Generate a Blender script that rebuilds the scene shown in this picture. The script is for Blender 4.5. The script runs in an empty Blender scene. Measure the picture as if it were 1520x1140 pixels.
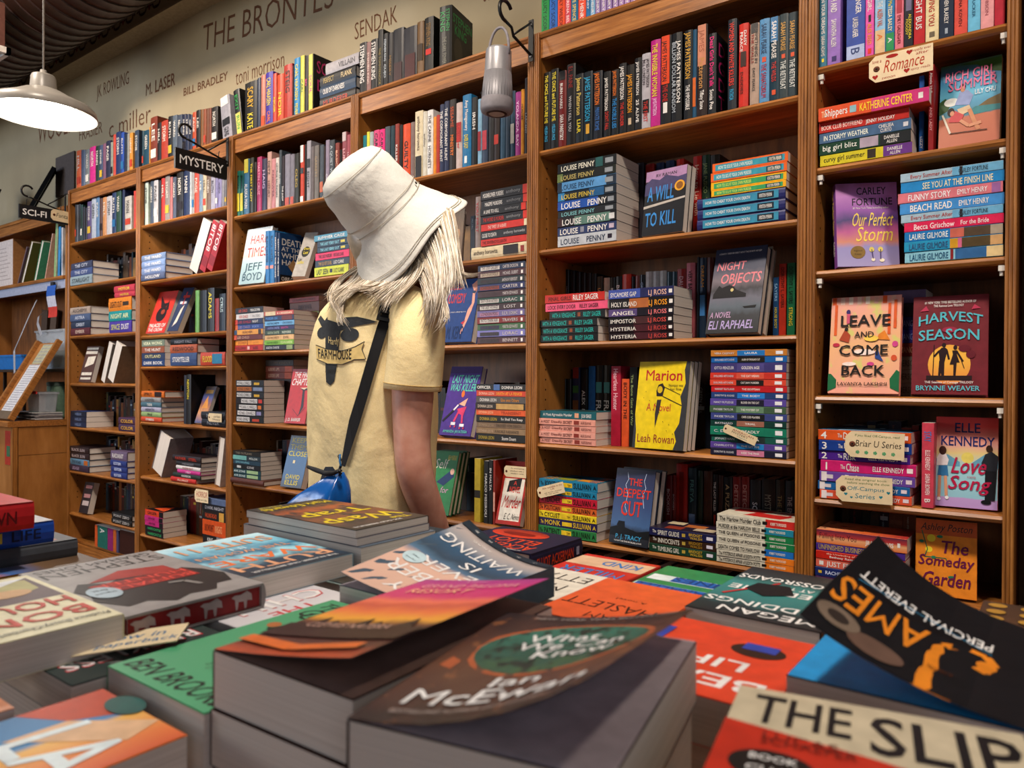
import bpy, math, random, re
from mathutils import Vector, Matrix
from mathutils.geometry import tessellate_polygon
R = random.Random(7)
SC = bpy.context.scene
COL = SC.collection

# ------------------------------------------------------------------ camera
CAM = Vector((0.51992, -1.913, 1.05))
FPX, YAW, PITCH, ROLL = 1100.4, 0.64239, -0.00448, 0.00641
_fw = Vector((-math.sin(YAW), math.cos(YAW), 0)); _rt = Vector((math.cos(YAW), math.sin(YAW), 0)); _up = Vector((0, 0, 1))
_f2 = _fw * math.cos(PITCH) + _up * math.sin(PITCH); _u2 = -_fw * math.sin(PITCH) + _up * math.cos(PITCH)
_r3 = _rt * math.cos(ROLL) + _u2 * math.sin(ROLL); _u3 = -_rt * math.sin(ROLL) + _u2 * math.cos(ROLL)
cd = bpy.data.cameras.new('camera'); cam = bpy.data.objects.new('camera', cd); COL.objects.link(cam)
m3 = Matrix((_r3, _u3, -_f2)).transposed()
cam.matrix_world = Matrix.Translation(CAM) @ m3.to_4x4()
cd.sensor_width = 36; cd.lens = FPX / 1520 * 36; cd.clip_start = .02; cd.clip_end = 60
cd.dof.use_dof = True; cd.dof.focus_distance = 2.0; cd.dof.aperture_fstop = 8.0
SC.camera = cam
# ------------------------------------------------------------------ light and exposure
SC.view_settings.view_transform = 'Standard'; SC.view_settings.look = 'None'
SC.view_settings.exposure = 0.42; SC.view_settings.gamma = 1.0
W = bpy.data.worlds.new('world'); SC.world = W; W.use_nodes = True
W.node_tree.nodes['Background'].inputs[0].default_value = (.55, .6, .75, 1)
W.node_tree.nodes['Background'].inputs[1].default_value = .07

def light(name, typ, loc, aim, power, col, size=.1, size_y=None, angle=None, blend=.5):
    l = bpy.data.lights.new(name, typ); l.energy = power; l.color = col
    if typ == 'AREA':
        l.size = size
        if size_y: l.shape = 'RECTANGLE'; l.size_y = size_y
    else:
        l.shadow_soft_size = size
    if typ == 'SPOT':
        l.spot_size = math.radians(angle); l.spot_blend = blend
    o = bpy.data.objects.new(name, l); COL.objects.link(o); o.location = loc
    o.rotation_euler = (Vector(aim) - Vector(loc)).to_track_quat('-Z', 'Y').to_euler()
    return o
WARM = (1, .85, .70)
for x, pw, az, an in ((.75, 100, 1.15, 100), (-.75, 100, 1.15, 96), (-2.2, 110, 1.3, 104), (-3.6, 120, 1.6, 140)):
    light('track_spot_lamp', 'SPOT', (x + .3, -1.3, 3.1), (x, 0, az), pw, WARM, .12, angle=an, blend=.9)
light('table_spot_lamp', 'SPOT', (-.15, -1.35, 3.0), (-.25, -1.15, .9), 120, (1, .93, .86), .12, angle=90, blend=.8)
light('shop_window_daylight', 'AREA', (-5.9, -3.6, 2.3), (-4.0, .3, 2.0), 60, (.62, .76, 1.0), 1.6, 1.6)
light('upper_wall_fill', 'AREA', (-4.4, -4.2, 1.5), (-2.6, .2, 2.7), 46, (1, .93, .84), 2.4, 1.2)  # added soft fill to brighten the upper wall and frieze, not an actual window
light('door_daylight', 'AREA', (2.6, -3.6, 1.9), (-1.2, -.6, 1.2), 12, (.86, .9, 1.0), 1.4, 1.8)

# ------------------------------------------------------------------ pixel rays (1520 x 1140)
def _ray(x, y): return _r3 * ((x - 760) / FPX) - _u3 * ((y - 570) / FPX) + _f2
def at_y(x, y, Y=0.): d = _ray(x, y); return CAM + d * ((Y - CAM.y) / d.y)
def at_z(x, y, Z): d = _ray(x, y); return CAM + d * ((Z - CAM.z) / d.z)
def at_x(x, y, X): d = _ray(x, y); return CAM + d * ((X - CAM.x) / d.x)
def at_plane(x, y, p, n): d = _ray(x, y); return CAM + d * ((p - CAM).dot(n) / d.dot(n))

# ------------------------------------------------------------------ materials
def lin(h):
    h = h.lstrip('#')
    if len(h) == 3: h = ''.join(c * 2 for c in h)
    v = [int(h[i:i + 2], 16) / 255 for i in (0, 2, 4)]
    return tuple(c / 12.92 if c <= .04045 else ((c + .055) / 1.055) ** 2.4 for c in v)
MATS = {}
def _nodes(name):
    m = bpy.data.materials.new(name); m.use_nodes = True
    nt = m.node_tree; return m, nt, nt.nodes['Principled BSDF']
def nd(nt, t, **kw):
    n = nt.nodes.new(t)
    for k, v in kw.items(): setattr(n, k, v)
    return n
def ramp(nt, stops):
    r = nd(nt, 'ShaderNodeValToRGB'); e = r.color_ramp.elements
    while len(e) < len(stops): e.new(.5)
    for i, (p, c) in enumerate(stops):
        e[i].position = p; e[i].color = (*(lin(c) if isinstance(c, str) else c), 1)
    return r
def mat(h, rough=.4, spec=.28, var=.12, sc=60, metal=0, bump=0):
    """paper, card or paint of one colour with a slight uneven print"""
    k = (h, rough, spec, var, sc, metal, bump)
    if k in MATS: return MATS[k]
    m, nt, b = _nodes('print_' + h.lstrip('#'))
    c = tuple(x ** 1.12 for x in lin(h)); tc = nd(nt, 'ShaderNodeTexCoord'); no = nd(nt, 'ShaderNodeTexNoise'); no.inputs['Scale'].default_value = sc; no.inputs['Detail'].default_value = 3
    nt.links.new(tc.outputs['Object'], no.inputs['Vector'])
    r = ramp(nt, ((.3, tuple(x * (1 - var) for x in c)), (.7, tuple(min(1, x * (1 + var)) for x in c))))
    nt.links.new(no.outputs['Fac'], r.inputs[0]); nt.links.new(r.outputs[0], b.inputs['Base Color'])
    if bump:
        bp = nd(nt, 'ShaderNodeBump'); bp.inputs['Strength'].default_value = bump; bp.inputs['Distance'].default_value = .01
        nt.links.new(no.outputs['Fac'], bp.inputs['Height']); nt.links.new(bp.outputs[0], b.inputs['Normal'])
    b.inputs['Roughness'].default_value = rough; b.inputs['Specular IOR Level'].default_value = spec; b.inputs['Metallic'].default_value = metal
    MATS[k] = m; return m
def art(stops, axis='v', noise=.12, sc=5, rough=.4, blot=None, key=None):
    """printed picture: bands of colour running across the sheet, broken up by noise (UV space of the sheet)"""
    k = ('art', tuple(stops), axis, noise, sc, blot, key)
    if k in MATS: return MATS[k]
    m, nt, b = _nodes('cover_art')
    uv = nd(nt, 'ShaderNodeUVMap'); sp = nd(nt, 'ShaderNodeSeparateXYZ'); nt.links.new(uv.outputs[0], sp.inputs[0])
    no = nd(nt, 'ShaderNodeTexNoise'); no.inputs['Scale'].default_value = sc; no.inputs['Detail'].default_value = 5
    nt.links.new(uv.outputs[0], no.inputs['Vector'])
    mu = nd(nt, 'ShaderNodeMath', operation='MULTIPLY_ADD'); mu.inputs[1].default_value = noise * 2
    nt.links.new(no.outputs['Fac'], mu.inputs[0]); nt.links.new(sp.outputs[1 if axis == 'v' else 0], mu.inputs[2])
    su = nd(nt, 'ShaderNodeMath', operation='SUBTRACT'); su.inputs[1].default_value = noise
    nt.links.new(mu.outputs[0], su.inputs[0])
    r = ramp(nt, stops); nt.links.new(su.outputs[0], r.inputs[0]); out = r.outputs[0]
    if blot:
        vo = nd(nt, 'ShaderNodeTexNoise'); vo.inputs['Scale'].default_value = blot[1]; vo.inputs['Detail'].default_value = 6
        nt.links.new(uv.outputs[0], vo.inputs['Vector'])
        rr = ramp(nt, ((blot[2] - .04, '#000'), (blot[2] + .04, '#fff'))); nt.links.new(vo.outputs['Fac'], rr.inputs[0])
        mx = nd(nt, 'ShaderNodeMix', data_type='RGBA'); mx.inputs[7].default_value = (*lin(blot[0]), 1)
        nt.links.new(rr.outputs[0], mx.inputs[0]); nt.links.new(out, mx.inputs[6]); out = mx.outputs[2]
    nt.links.new(out, b.inputs['Base Color']); b.inputs['Roughness'].default_value = rough
    MATS[k] = m; return m
def wood(name, c1, c2, c3, sc=(3, 30, 30), rough=.36, axis_noise=4.):
    if name in MATS: return MATS[name]
    m, nt, b = _nodes(name)
    tc = nd(nt, 'ShaderNodeTexCoord'); mp = nd(nt, 'ShaderNodeMapping'); mp.inputs['Scale'].default_value = sc
    nt.links.new(tc.outputs['Object'], mp.inputs[0])
    no = nd(nt, 'ShaderNodeTexNoise'); no.inputs['Scale'].default_value = axis_noise; no.inputs['Detail'].default_value = 8; no.inputs['Roughness'].default_value = .62
    nt.links.new(mp.outputs[0], no.inputs['Vector'])
    r = ramp(nt, ((.32, c1), (.5, c2), (.68, c3))); nt.links.new(no.outputs['Fac'], r.inputs[0])
    nt.links.new(r.outputs[0], b.inputs['Base Color']); b.inputs['Roughness'].default_value = rough
    bp = nd(nt, 'ShaderNodeBump'); bp.inputs['Strength'].default_value = .12; bp.inputs['Distance'].default_value = .004
    nt.links.new(no.outputs['Fac'], bp.inputs['Height']); nt.links.new(bp.outputs[0], b.inputs['Normal'])
    MATS[name] = m; return m
OAK_V = wood('oak_upright', '#6a3f18', '#8d5722', '#a56d33', (26, 26, 1.6))
OAK_H = wood('oak_board', '#6c401a', '#905824', '#aa6f36', (1.6, 26, 26))
OAK_B = wood('oak_back', '#553114', '#70421c', '#804e23', (9, 9, 1.2), .5)
BIRCH = wood('birch_panel', '#83501f', '#9a622b', '#aa713a', (3, 3, .8), .4)
def pages_mat():
    if 'pages' in MATS: return MATS['pages']
    m, nt, b = _nodes('page_edges')
    tc = nd(nt, 'ShaderNodeTexCoord'); mp = nd(nt, 'ShaderNodeMapping'); mp.inputs['Scale'].default_value = (2, 2, 900)
    nt.links.new(tc.outputs['Object'], mp.inputs[0])
    no = nd(nt, 'ShaderNodeTexNoise'); no.inputs['Scale'].default_value = 1.; no.inputs['Detail'].default_value = 2
    nt.links.new(mp.outputs[0], no.inputs['Vector'])
    r = ramp(nt, ((.3, '#c6bcb2'), (.7, '#dad1c7'))); nt.links.new(no.outputs['Fac'], r.inputs[0])
    nt.links.new(r.outputs[0], b.inputs['Base Color']); b.inputs['Roughness'].default_value = .8; b.inputs['Specular IOR Level'].default_value = .15
    MATS['pages'] = m; return m
PAGES = pages_mat()
def emit(h, s):
    k = ('emit', h, s)
    if k in MATS: return MATS[k]
    m, nt, b = _nodes('glow'); b.inputs['Base Color'].default_value = (*lin(h), 1)
    b.inputs['Emission Color'].default_value = (*lin(h), 1); b.inputs['Emission Strength'].default_value = s
    MATS[k] = m; return m

# ------------------------------------------------------------------ glyphs of the built-in font, flattened once
GLY = {}
def _prep_glyphs():
    chars = [c for c in 'ABCDEFGHIJKLMNOPQRSTUVWXYZabcdefghijklmnopqrstuvwxyz0123456789.,-\'!&#:/?•ËÖ()"']
    tmp = []
    for st, off in (('r', 0.), ('b', .011), ('l', -.008)):
        for c in chars + ['']:
            cu = bpy.data.curves.new('g', 'FONT'); cu.body = 'H' + c + 'H'; cu.resolution_u = 3; cu.offset = 0
            o = bpy.data.objects.new('g', cu); COL.objects.link(o)
            g = None
            if c:
                c2 = bpy.data.curves.new('g', 'FONT'); c2.body = c; c2.resolution_u = 2; c2.offset = off
                g = bpy.data.objects.new('g', c2); COL.objects.link(g)
            tmp.append((st, c, o, g))
    dg = bpy.context.evaluated_depsgraph_get(); base = {}; wid = {}
    for st, c, o, g in tmp:
        me = o.evaluated_get(dg).to_mesh(); wid[(st, c)] = max(v.co.x for v in me.vertices) - min(v.co.x for v in me.vertices); o.evaluated_get(dg).to_mesh_clear()
        if g:
            e = g.evaluated_get(dg); me = e.to_mesh()
            GLY[(st, c)] = ([(v.co.x, v.co.y) for v in me.vertices], [tuple(p.vertices) for p in me.polygons], 0.); e.to_mesh_clear()
    for st, c, o, g in tmp:
        if c: GLY[(st, c)] = (*GLY[(st, c)][:2], wid[(st, c)] - wid[(st, '')])
        for q in (o, g):
            if q: cu = q.data; bpy.data.objects.remove(q); bpy.data.curves.remove(cu)
    for c in 'M': GLY[('b', c)] = (*GLY[('r', c)][:2], GLY[('b', c)][2])
    for st in 'rbl': GLY[(st, ' ')] = ([], [], .3)
_prep_glyphs()
def text_geo(s, st='b'):
    """2-D verts and faces of a line of lettering, cap height 1, starting at x = 0; returns (verts, faces, width)"""
    V, F, x = [], [], 0.; K = 1 / .73
    for c in s:
        g = GLY.get((st, c)) or GLY.get((st, c.upper())) or GLY[(st, ' ')]
        b = len(V); V += [((a + x) * K, d * K) for a, d in g[0]]; F += [tuple(i + b for i in f) for f in g[1]]; x += g[2]
    return V, F, x * K

# ------------------------------------------------------------------ mesh collector
class MB:
    def __init__(s): s.v, s.f, s.m, s.uv, s.mats, s.sm = [], [], [], [], [], []
    def mi(s, m):
        if m not in s.mats: s.mats.append(m)
        return s.mats.index(m)
    def face(s, pts, m, uv=None, smooth=False):
        b = len(s.v); s.v += [tuple(p) for p in pts]; s.f.append(tuple(range(b, b + len(pts)))); s.m.append(s.mi(m)); s.uv.append(uv); s.sm.append(smooth)
    def mesh(s, V, F, m, smooth=False, uvs=None):
        b = len(s.v); k = s.mi(m); s.v += [tuple(p) for p in V]
        for f in F:
            s.f.append(tuple(i + b for i in f)); s.m.append(k); s.uv.append([uvs[i] for i in f] if uvs else None); s.sm.append(smooth)
    def box(s, a, b, m, T=None, mats=None):
        """axis box a..b; mats may override faces by key x0 x1 y0 y1 z0 z1"""
        x0, y0, z0 = a; x1, y1, z1 = b
        V = [(x0, y0, z0), (x1, y0, z0), (x1, y1, z0), (x0, y1, z0), (x0, y0, z1), (x1, y0, z1), (x1, y1, z1), (x0, y1, z1)]
        if T: V = [T @ Vector(v) for v in V]
        base = len(s.v); s.v += [tuple(v) for v in V]
        for key, f in (('z0', (0, 3, 2, 1)), ('z1', (4, 5, 6, 7)), ('y0', (0, 1, 5, 4)), ('x1', (1, 2, 6, 5)), ('y1', (2, 3, 7, 6)), ('x0', (3, 0, 4, 7))):
            s.f.append(tuple(i + base for i in f)); s.m.append(s.mi((mats or {}).get(key, m))); s.uv.append(None); s.sm.append(False)
    def prism(s, prof, a, b, m, axis=0, T=None, smooth=False):
        """closed 2-D profile pushed from a to b along an axis"""
        n = len(prof); V = []
        for t in (a, b):
            for p, q in prof:
                V.append((t, p, q) if axis == 0 else (p, t, q) if axis == 1 else (p, q, t))
        if T: V = [T @ Vector(v) for v in V]
        F = [(i, (i + 1) % n, n + (i + 1) % n, n + i) for i in range(n)]
        s.mesh(V, F, m, smooth); s.mesh(V[:n], [tuple(reversed(range(n)))], m); s.mesh(V[n:], [tuple(range(n))], m)
    def lathe(s, prof, c, m, n=32, smooth=True, T=None, sx=1, sy=1):
        V, F = [], []
        for r, z in prof:
            for i in range(n):
                a = 2 * math.pi * i / n; v = Vector((c[0] + r * sx * math.cos(a), c[1] + r * sy * math.sin(a), c[2] + z)); V.append(T @ v if T else v)
        for j in range(len(prof) - 1):
            for i in range(n): F.append((j * n + i, j * n + (i + 1) % n, (j + 1) * n + (i + 1) % n, (j + 1) * n + i))
        s.mesh(V, F, m, smooth)
    def tube(s, pts, r, m, n=8, caps=True):
        pts = [Vector(p) for p in pts]; V, F = [], []; rr = r if isinstance(r, (list, tuple)) else [r] * len(pts)
        prev = None
        for i, p in enumerate(pts):
            t = (pts[min(i + 1, len(pts) - 1)] - pts[max(i - 1, 0)]).normalized()
            if prev is None: a = t.orthogonal().normalized()
            else: a = (prev - t * prev.dot(t)).normalized()
            prev = a; b = t.cross(a)
            for k in range(n):
                an = 2 * math.pi * k / n; V.append(p + (a * math.cos(an) + b * math.sin(an)) * rr[i])
        for i in range(len(pts) - 1):
            for k in range(n): F.append((i * n + k, i * n + (k + 1) % n, (i + 1) * n + (k + 1) % n, (i + 1) * n + k))
        if caps: F += [tuple(reversed(range(n))), tuple(range((len(pts) - 1) * n, len(pts) * n))]
        s.mesh(V, F, m, True)
    def loft(s, rings, m, closed=True, smooth=True, caps=(False, False)):
        n = len(rings[0]); V = [p for r in rings for p in r]; F = []
        for j in range(len(rings) - 1):
            for i in range(n if closed else n - 1):
                F.append((j * n + i, j * n + (i + 1) % n, (j + 1) * n + (i + 1) % n, (j + 1) * n + i))
        if caps[0]: F.append(tuple(reversed(range(n))))
        if caps[1]: F.append(tuple(range((len(rings) - 1) * n, len(rings) * n)))
        s.mesh(V, F, m, smooth)
    def build(s, name, parent=None, loc=None, weld=False):
        me = bpy.data.meshes.new(name); me.from_pydata(s.v, [], s.f)
        for m in s.mats: me.materials.append(m)
        me.polygons.foreach_set('material_index', s.m); me.polygons.foreach_set('use_smooth', s.sm)
        if any(u for u in s.uv):
            ul = me.uv_layers.new(name='UVMap'); d = []
            for f, u in zip(s.f, s.uv):
                for i in range(len(f)): d += (u[i] if u else (0, 0))
            ul.data.foreach_set('uv', d)
        me.update(); o = bpy.data.objects.new(name, me); COL.objects.link(o)
        if parent: o.parent = parent
        if loc: o.location = loc
        return o
def empty(name, M=None):
    o = bpy.data.objects.new(name, None); COL.objects.link(o); o.empty_display_size = .05
    if M is not None: o.matrix_world = M
    return o
def tag(o, label, cat, group=None, kind=None):
    if label: o['label'] = label
    if cat: o['category'] = cat
    if group: o['group'] = group
    if kind: o['kind'] = kind
    return o
def struct(o): o['kind'] = 'structure'; return o
def frame3(o, ex, ey, ez=None):
    ex = Vector(ex).normalized(); ey = Vector(ey); ey = (ey - ex * ey.dot(ex)).normalized(); ez = ex.cross(ey)
    M = Matrix((ex, ey, ez)).transposed().to_4x4(); M.translation = Vector(o); return M
def put_text(mb, s, T, x0, x1, y0, y1, m, st='b', align='c', fit=True, shear=0., fn=None, maxx=1.6, off=.0005, arc=0.):
    """lettering fitted into the rectangle x0..x1, y0..y1 of the sheet T (or of the bent sheet fn)"""
    V, F, w = text_geo(s, st)
    if not V: return
    if getattr(fn, 'bent', False): V, F = split(V, F)
    desc = any(c in 'gjpqyQ,' for c in s) and s.upper() != s
    h = (y1 - y0) / (1.3 if desc else 1.0); base = y0 + (.27 * h if desc else 0)
    sx = min((x1 - x0) / max(w, .01), h * maxx); 
    if not fit: sx = min(sx, h * 1.0)
    wid = w * sx; x = x0 if align == 'l' else x1 - wid if align == 'r' else (x0 + x1 - wid) / 2
    P = []
    for a, b in V:
        X, Y = x + a * sx + shear * b * h, base + b * h
        if arc: t = (X - (x0 + x1) / 2) / ((x1 - x0) / 2); Y += arc * (1 - t * t)
        P.append(fn(X, Y, off) if fn else T @ Vector((X, Y, off)))
    mb.mesh(P, F, m)
# ------------------------------------------------------------------ room shell
PLASTER = None
def plaster():
    m, nt, b = _nodes('wall_plaster')
    tc = nd(nt, 'ShaderNodeTexCoord'); no = nd(nt, 'ShaderNodeTexNoise'); no.inputs['Scale'].default_value = 1.6; no.inputs['Detail'].default_value = 7
    nt.links.new(tc.outputs['Object'], no.inputs['Vector'])
    r = ramp(nt, ((.3, '#96886c'), (.55, '#a49678'), (.75, '#b0a388'))); nt.links.new(no.outputs['Fac'], r.inputs[0])
    nt.links.new(r.outputs[0], b.inputs['Base Color']); b.inputs['Roughness'].default_value = .85
    return m
PLASTER = plaster()
fl = MB(); fl.box((-7, -4.6, -.1), (3.2, .34, 0), wood('floor_boards', '#4a3320', '#5d4229', '#6b4d31', (1.2, 14, 14), .4)); struct(fl.build('floor'))
ce = MB(); ce.box((-7, -4.6, 3.9), (3.2, .34, 4.0), mat('#3a3634', .9)); struct(ce.build('ceiling'))
wb = MB(); wb.box((-7, .3, 0), (3.2, .42, 3.9), PLASTER)
BROWN = mat('#6d4a33', .9, var=.25, sc=40)
def wall_text(s, pl, pr_, h, st='l', shear=0., m=BROWN):
    """author name painted on the plaster: from pixel pl to pixel pr_ (baseline)"""
    a, b = at_y(*pl, .3), at_y(*pr_, .3); T = frame3(a - Vector((0, .001, 0)), b - a, (0, 0, 1))
    V, F, w = text_geo(s, st); sx = (b - a).length / w
    wb.mesh([T @ Vector((x * sx + shear * y * h, y * h, 0)) for x, y in V], F, m)
wall_text('THE BRONTËS', (300, 77), (496, 10), .15)
wall_text('SENDAK', (526, 60), (590, 33), .08)
wall_text('toni morrison', (350, 127), (423, 98), .085)
wall_text('BILL BRADLEY', (272, 143), (338, 118), .045, 'b')
wall_text('M. LASER', (216, 143), (260, 126), .075, 'b')
wall_text('JK ROWLING', (144, 146), (192, 124), .085)
wall_text('c miller', (161, 206), (224, 181), .12)
wall_text('FRASIER', (117, 210), (152, 197), .08)
wall_text('WOOLF', (56, 214), (108, 196), .16)
wall_text('toure', (716, 4), (752, -8), .1)
struct(wb.build('wall_back'))
wl = MB(); wl.box((-7.1, -4.6, 0), (-7, .42, 3.9), PLASTER); struct(wl.build('wall_left'))
# bulkhead with a painted frieze of scrollwork
sf = MB(); SOF = mat('#a89b80', .85, var=.08, sc=4)
sf.box((-7, .19, 3.06), (3.2, .3, 3.9), SOF)
sf.box((-7, .175, 3.045), (3.2, .3, 3.06), mat('#a99c84', .8))
DK, RD = mat('#55392a', .9), mat('#8a3326', .9)
for i in range(26):
    x = -5.4 + i * .15
    for s in (-1, 1):
        pts = [(x + .075 + s * .06 * math.cos(t) * (1 - t / 9), .186, 3.125 + .042 * math.sin(t) * (1 - t / 9)) for t in [k * .45 for k in range(13)]]
        for a, b in zip(pts, pts[1:]):
            dx, dz = b[0] - a[0], b[2] - a[2]; L = math.hypot(dx, dz) or 1; ox, oz = -dz / L * .007, dx / L * .007
            sf.face([(a[0] - ox, .1885, a[2] - oz), (b[0] - ox, .1885, b[2] - oz), (b[0] + ox, .1885, b[2] + oz), (a[0] + ox, .1885, a[2] + oz)], DK)
    if i % 2 == 0: sf.face([(x + .012 * math.cos(k * 1.047) , .188, 3.13 + .024 * math.sin(k * 1.047)) for k in range(6)], RD)
sf.face([(-7, .1888, 3.185), (3.2, .1888, 3.185), (3.2, .1888, 3.195), (-7, .1888, 3.195)], DK)
sf.face([(-7, .1888, 3.066), (3.2, .1888, 3.066), (3.2, .1888, 3.072), (-7, .1888, 3.072)], DK)
struct(sf.build('beam_frieze'))
# round spiral duct
du = MB(); DU = mat('#6a4a3e', .3, .6, .1, 3, .75); DS = mat('#2c1d1a', .5)
DY, DZ, DR = -.25, 3.13, .3; L = 0; prof = []
x = -6.9; V, F = [], []; n = 40
xs = []
while x < 2.9: xs += [(x, DR), (x + .094, DR), (x + .096, DR + .006), (x + .102, DR + .006), (x + .104, DR)]; x += .104
for px_, r_ in xs:
    for i in range(n):
        a = 2 * math.pi * i / n; V.append((px_ + .052 * i / n, DY + r_ * math.cos(a), DZ + r_ * math.sin(a)))
for j in range(len(xs) - 1):
    for i in range(n): F.append((j * n + i, (j + 1) * n + i, (j + 1) * n + (i + 1) % n, j * n + (i + 1) % n))
for k in range(len(xs) - 1):
    sub = F[k * n:(k + 1) * n]
    du.f += sub; mm = du.mi(DS if k % 5 in (1, 2, 3) else DU); du.m += [mm] * n; du.uv += [None] * n; du.sm += [k % 5 in (0, 4)] * n
du.v = V
o = du.build('air_duct'); tag(o, 'round spiral air duct running under the ceiling', 'duct')
rg = empty('air_register', Matrix.Translation((-3.92, -.64, 2.7))); tag(rg, 'boxy air vent with dark grille hanging from the round duct', 'vent')
b = MB(); b.box((-.22, -.1, -.02), (.22, .16, .2), mat('#5a3b33', .5)); b.build('housing', rg)
b = MB()
for a_, c_ in (((-.24, -.12, -.05), (.24, -.1, -.02)), ((-.24, .16, -.05), (.24, .18, -.02)), ((-.24, -.12, -.05), (-.21, .18, -.02)), ((.21, -.12, -.05), (.24, .18, -.02))): b.box(a_, c_, mat('#b9b4ae', .4))
b.build('rim', rg)
b = MB()
for i in range(12): b.box((-.205 + i * .035, -.1, -.04), (-.19 + i * .035, .16, -.022), mat('#20242a', .5))
b.build('grille', rg)

# ------------------------------------------------------------------ bookcases
DEP = .27; ST = .02
def stile(mb, x, w, z0, z1, y=-.008):
    """upright front edge with two worked reeds"""
    mb.box((x - w / 2, y + .004, z0), (x + w / 2, .006, z1), OAK_V)
    k = 3
    for i in range(k):
        c = x - w / 2 + w * (i + .5) / k; r = w / k * .46
        mb.prism([(c + r * math.cos(t), y + .004 - r * .7 * math.sin(t)) for t in [math.pi * q / 6 for q in range(7)]], z0, z1, OAK_V, 2, smooth=True)
HOLE = mat('#2a1608', .9)
def bookcase(x0, x1, shelves, label, top=2.14, holes=True, fascia=True):
    r = empty('bookcase', Matrix.Translation((x0, 0, 0))); w = x1 - x0
    tag(r, label, 'bookcase', 'bookcases along the shop wall')
    for i, c in enumerate((.0115, w - .0115)):
        b = MB(); b.box((c - .009, .004, 0), (c + .009, DEP, top), BIRCH); stile(b, c, .0215, 0, top)
        if holes:
            s = c + .0092 if i == 0 else c - .0092
            z = .35
            while z < 2.0:
                for y in (.045, .2): b.face([(s, y + .0035 * math.cos(t * math.pi / 3), z + .0035 * math.sin(t * math.pi / 3)) for t in range(6)], HOLE)
                z += .032
        b.build('side_panel', r)
    b = MB(); b.box((.0205, DEP - .008, .0), (w - .0205, DEP, top - .01), OAK_B); b.build('back_panel', r)
    for z in shelves:
        b = MB(); e = .021
        b.prism([(.012, z), (.004, z - .003), (.0, z - .01), (.004, z - ST + .003), (.012, z - ST), (DEP - .009, z - ST), (DEP - .009, z)], e, w - e, OAK_H)
        b.build('shelf', r)
    b = MB(); b.box((.021, .04, .085), (w - .021, DEP - .009, .103), OAK_H); b.build('bottom_board', r)
    if fascia:
        b = MB(); b.box((.0225, .004, top - .078), (w - .0225, .02, top - .016), OAK_H); b.build('fascia', r)
    b = MB(); b.prism([(.0, top - .016), (-.006, top - .008), (-.004, top), (DEP, top), (DEP, top - .014), (.02, top - .016)], .0225, w - .0225, OAK_H); b.build('top_board', r)
    b = MB(); b.box((.0225, .02, 0), (w - .0225, .036, .085), OAK_H); b.build('plinth', r)
    return r
P0, P1, P2, P3, P4, P5, P6 = -4.15, -3.326, -2.498, -1.668, -.832, 0., .4335
SH1 = [1.836, 1.584, 1.295, 1.021, .768, .514, .268]
SH2 = [1.839, 1.549, 1.27, 1.112, .829, .548, .25]
SH3 = [1.781, 1.462, 1.174, .858, .588, .3]
SH4 = [1.777, 1.457, 1.172, .849, .572, .3]
SH5 = [1.774, 1.462, 1.17, .855, .57, .3]
SH6 = [1.83, 1.582, 1.327, 1.018, .766, .556, .25]
bookcase(P0, P1, SH1, 'oak bookcase beside the counter, with the science fiction sign at its edge')
bookcase(P1, P2, SH2, 'oak bookcase between the two hanging signs, left of the mystery sign')
bookcase(P2, P3, SH3, 'oak bookcase directly right of the mystery sign')
bookcase(P3, P4, SH4, 'oak bookcase in front of which the woman stands, under the hanging speaker')
bookcase(P4, P5, SH5, 'wide oak bookcase right of the hanging speaker, full of thrillers')
bookcase(P5, P6, SH6, 'narrow oak bookcase carrying the romance card', top=2.42, fascia=False)
bookcase(.485, 1.3, [1.8, 1.45, 1.1, .75, .4], 'oak bookcase mostly cut off beyond the narrow romance bookcase', top=2.4, holes=False)
# shelf clips in the two nearest cases are small clear pegs
CLIP = mat('#d8d4cc', .2)
def clip(x, z, where):
    b = MB(); b.box((x - .006, .006, z - .012), (x + .006, .02, z), CLIP); b.prism([(x + .004 * math.cos(t * 1.047), .013 + .004 * math.sin(t * 1.047)) for t in range(6)], z - .022, z - .012, CLIP, 2)
    o = b.build('shelf_peg'); tag(o, where, 'shelf peg', 'pegs under the shelves')
for i, z in enumerate(SH6[:4]):
    nm = ('top', 'second', 'third', 'fourth')[i]
    clip(.029, z - .0205, f'small clear peg at the left end of the {nm} shelf of the romance bookcase')
    clip(.405, z - .0205, f'small clear peg at the right end of the {nm} shelf of the romance bookcase')

# ------------------------------------------------------------------ hanging signs and their brackets
IRON = mat('#121212', .4, .5, .1, 30, .3); SIGNB = mat('#17181a', .5, var=.1); SIGNW = mat('#e8e8e6', .6)
def bracket(x, z, reach, label, sx=1):
    r = empty('wall_bracket', Matrix.Translation((x, 0, z))); tag(r, label, 'bracket', 'black iron brackets on the bookcase uprights')
    b = MB(); b.box((-.009, -.02, -.1), (.009, -.0165, .03), IRON)
    for q in (-.085, .015): b.lathe([(.004, 0), (.004, .003), (0, .003)], (0, 0, 0), mat('#bdbdbd', .3, metal=.8), 8, T=Matrix.Translation((0, -.02, q)) @ Matrix.Rotation(math.pi / 2, 4, 'X'))
    b.build('plate', r)
    b = MB(); b.tube([(0, -.02, -.08), (0, -.11, -.055), (0, -reach + .03, -.032), (0, -reach, -.025)], .0045, IRON, 8); b.tube([(0, -.02, .02), (0, -.11, -.05)], .0035, IRON, 6); b.build('arm', r)
    b = MB(); b.tube([(0, -reach - .03 * math.sin(t), .005 - .03 * math.cos(t)) for t in [k * .42 for k in range(11)]], .0055, IRON, 8); b.build('hook', r)
    return r
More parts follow.
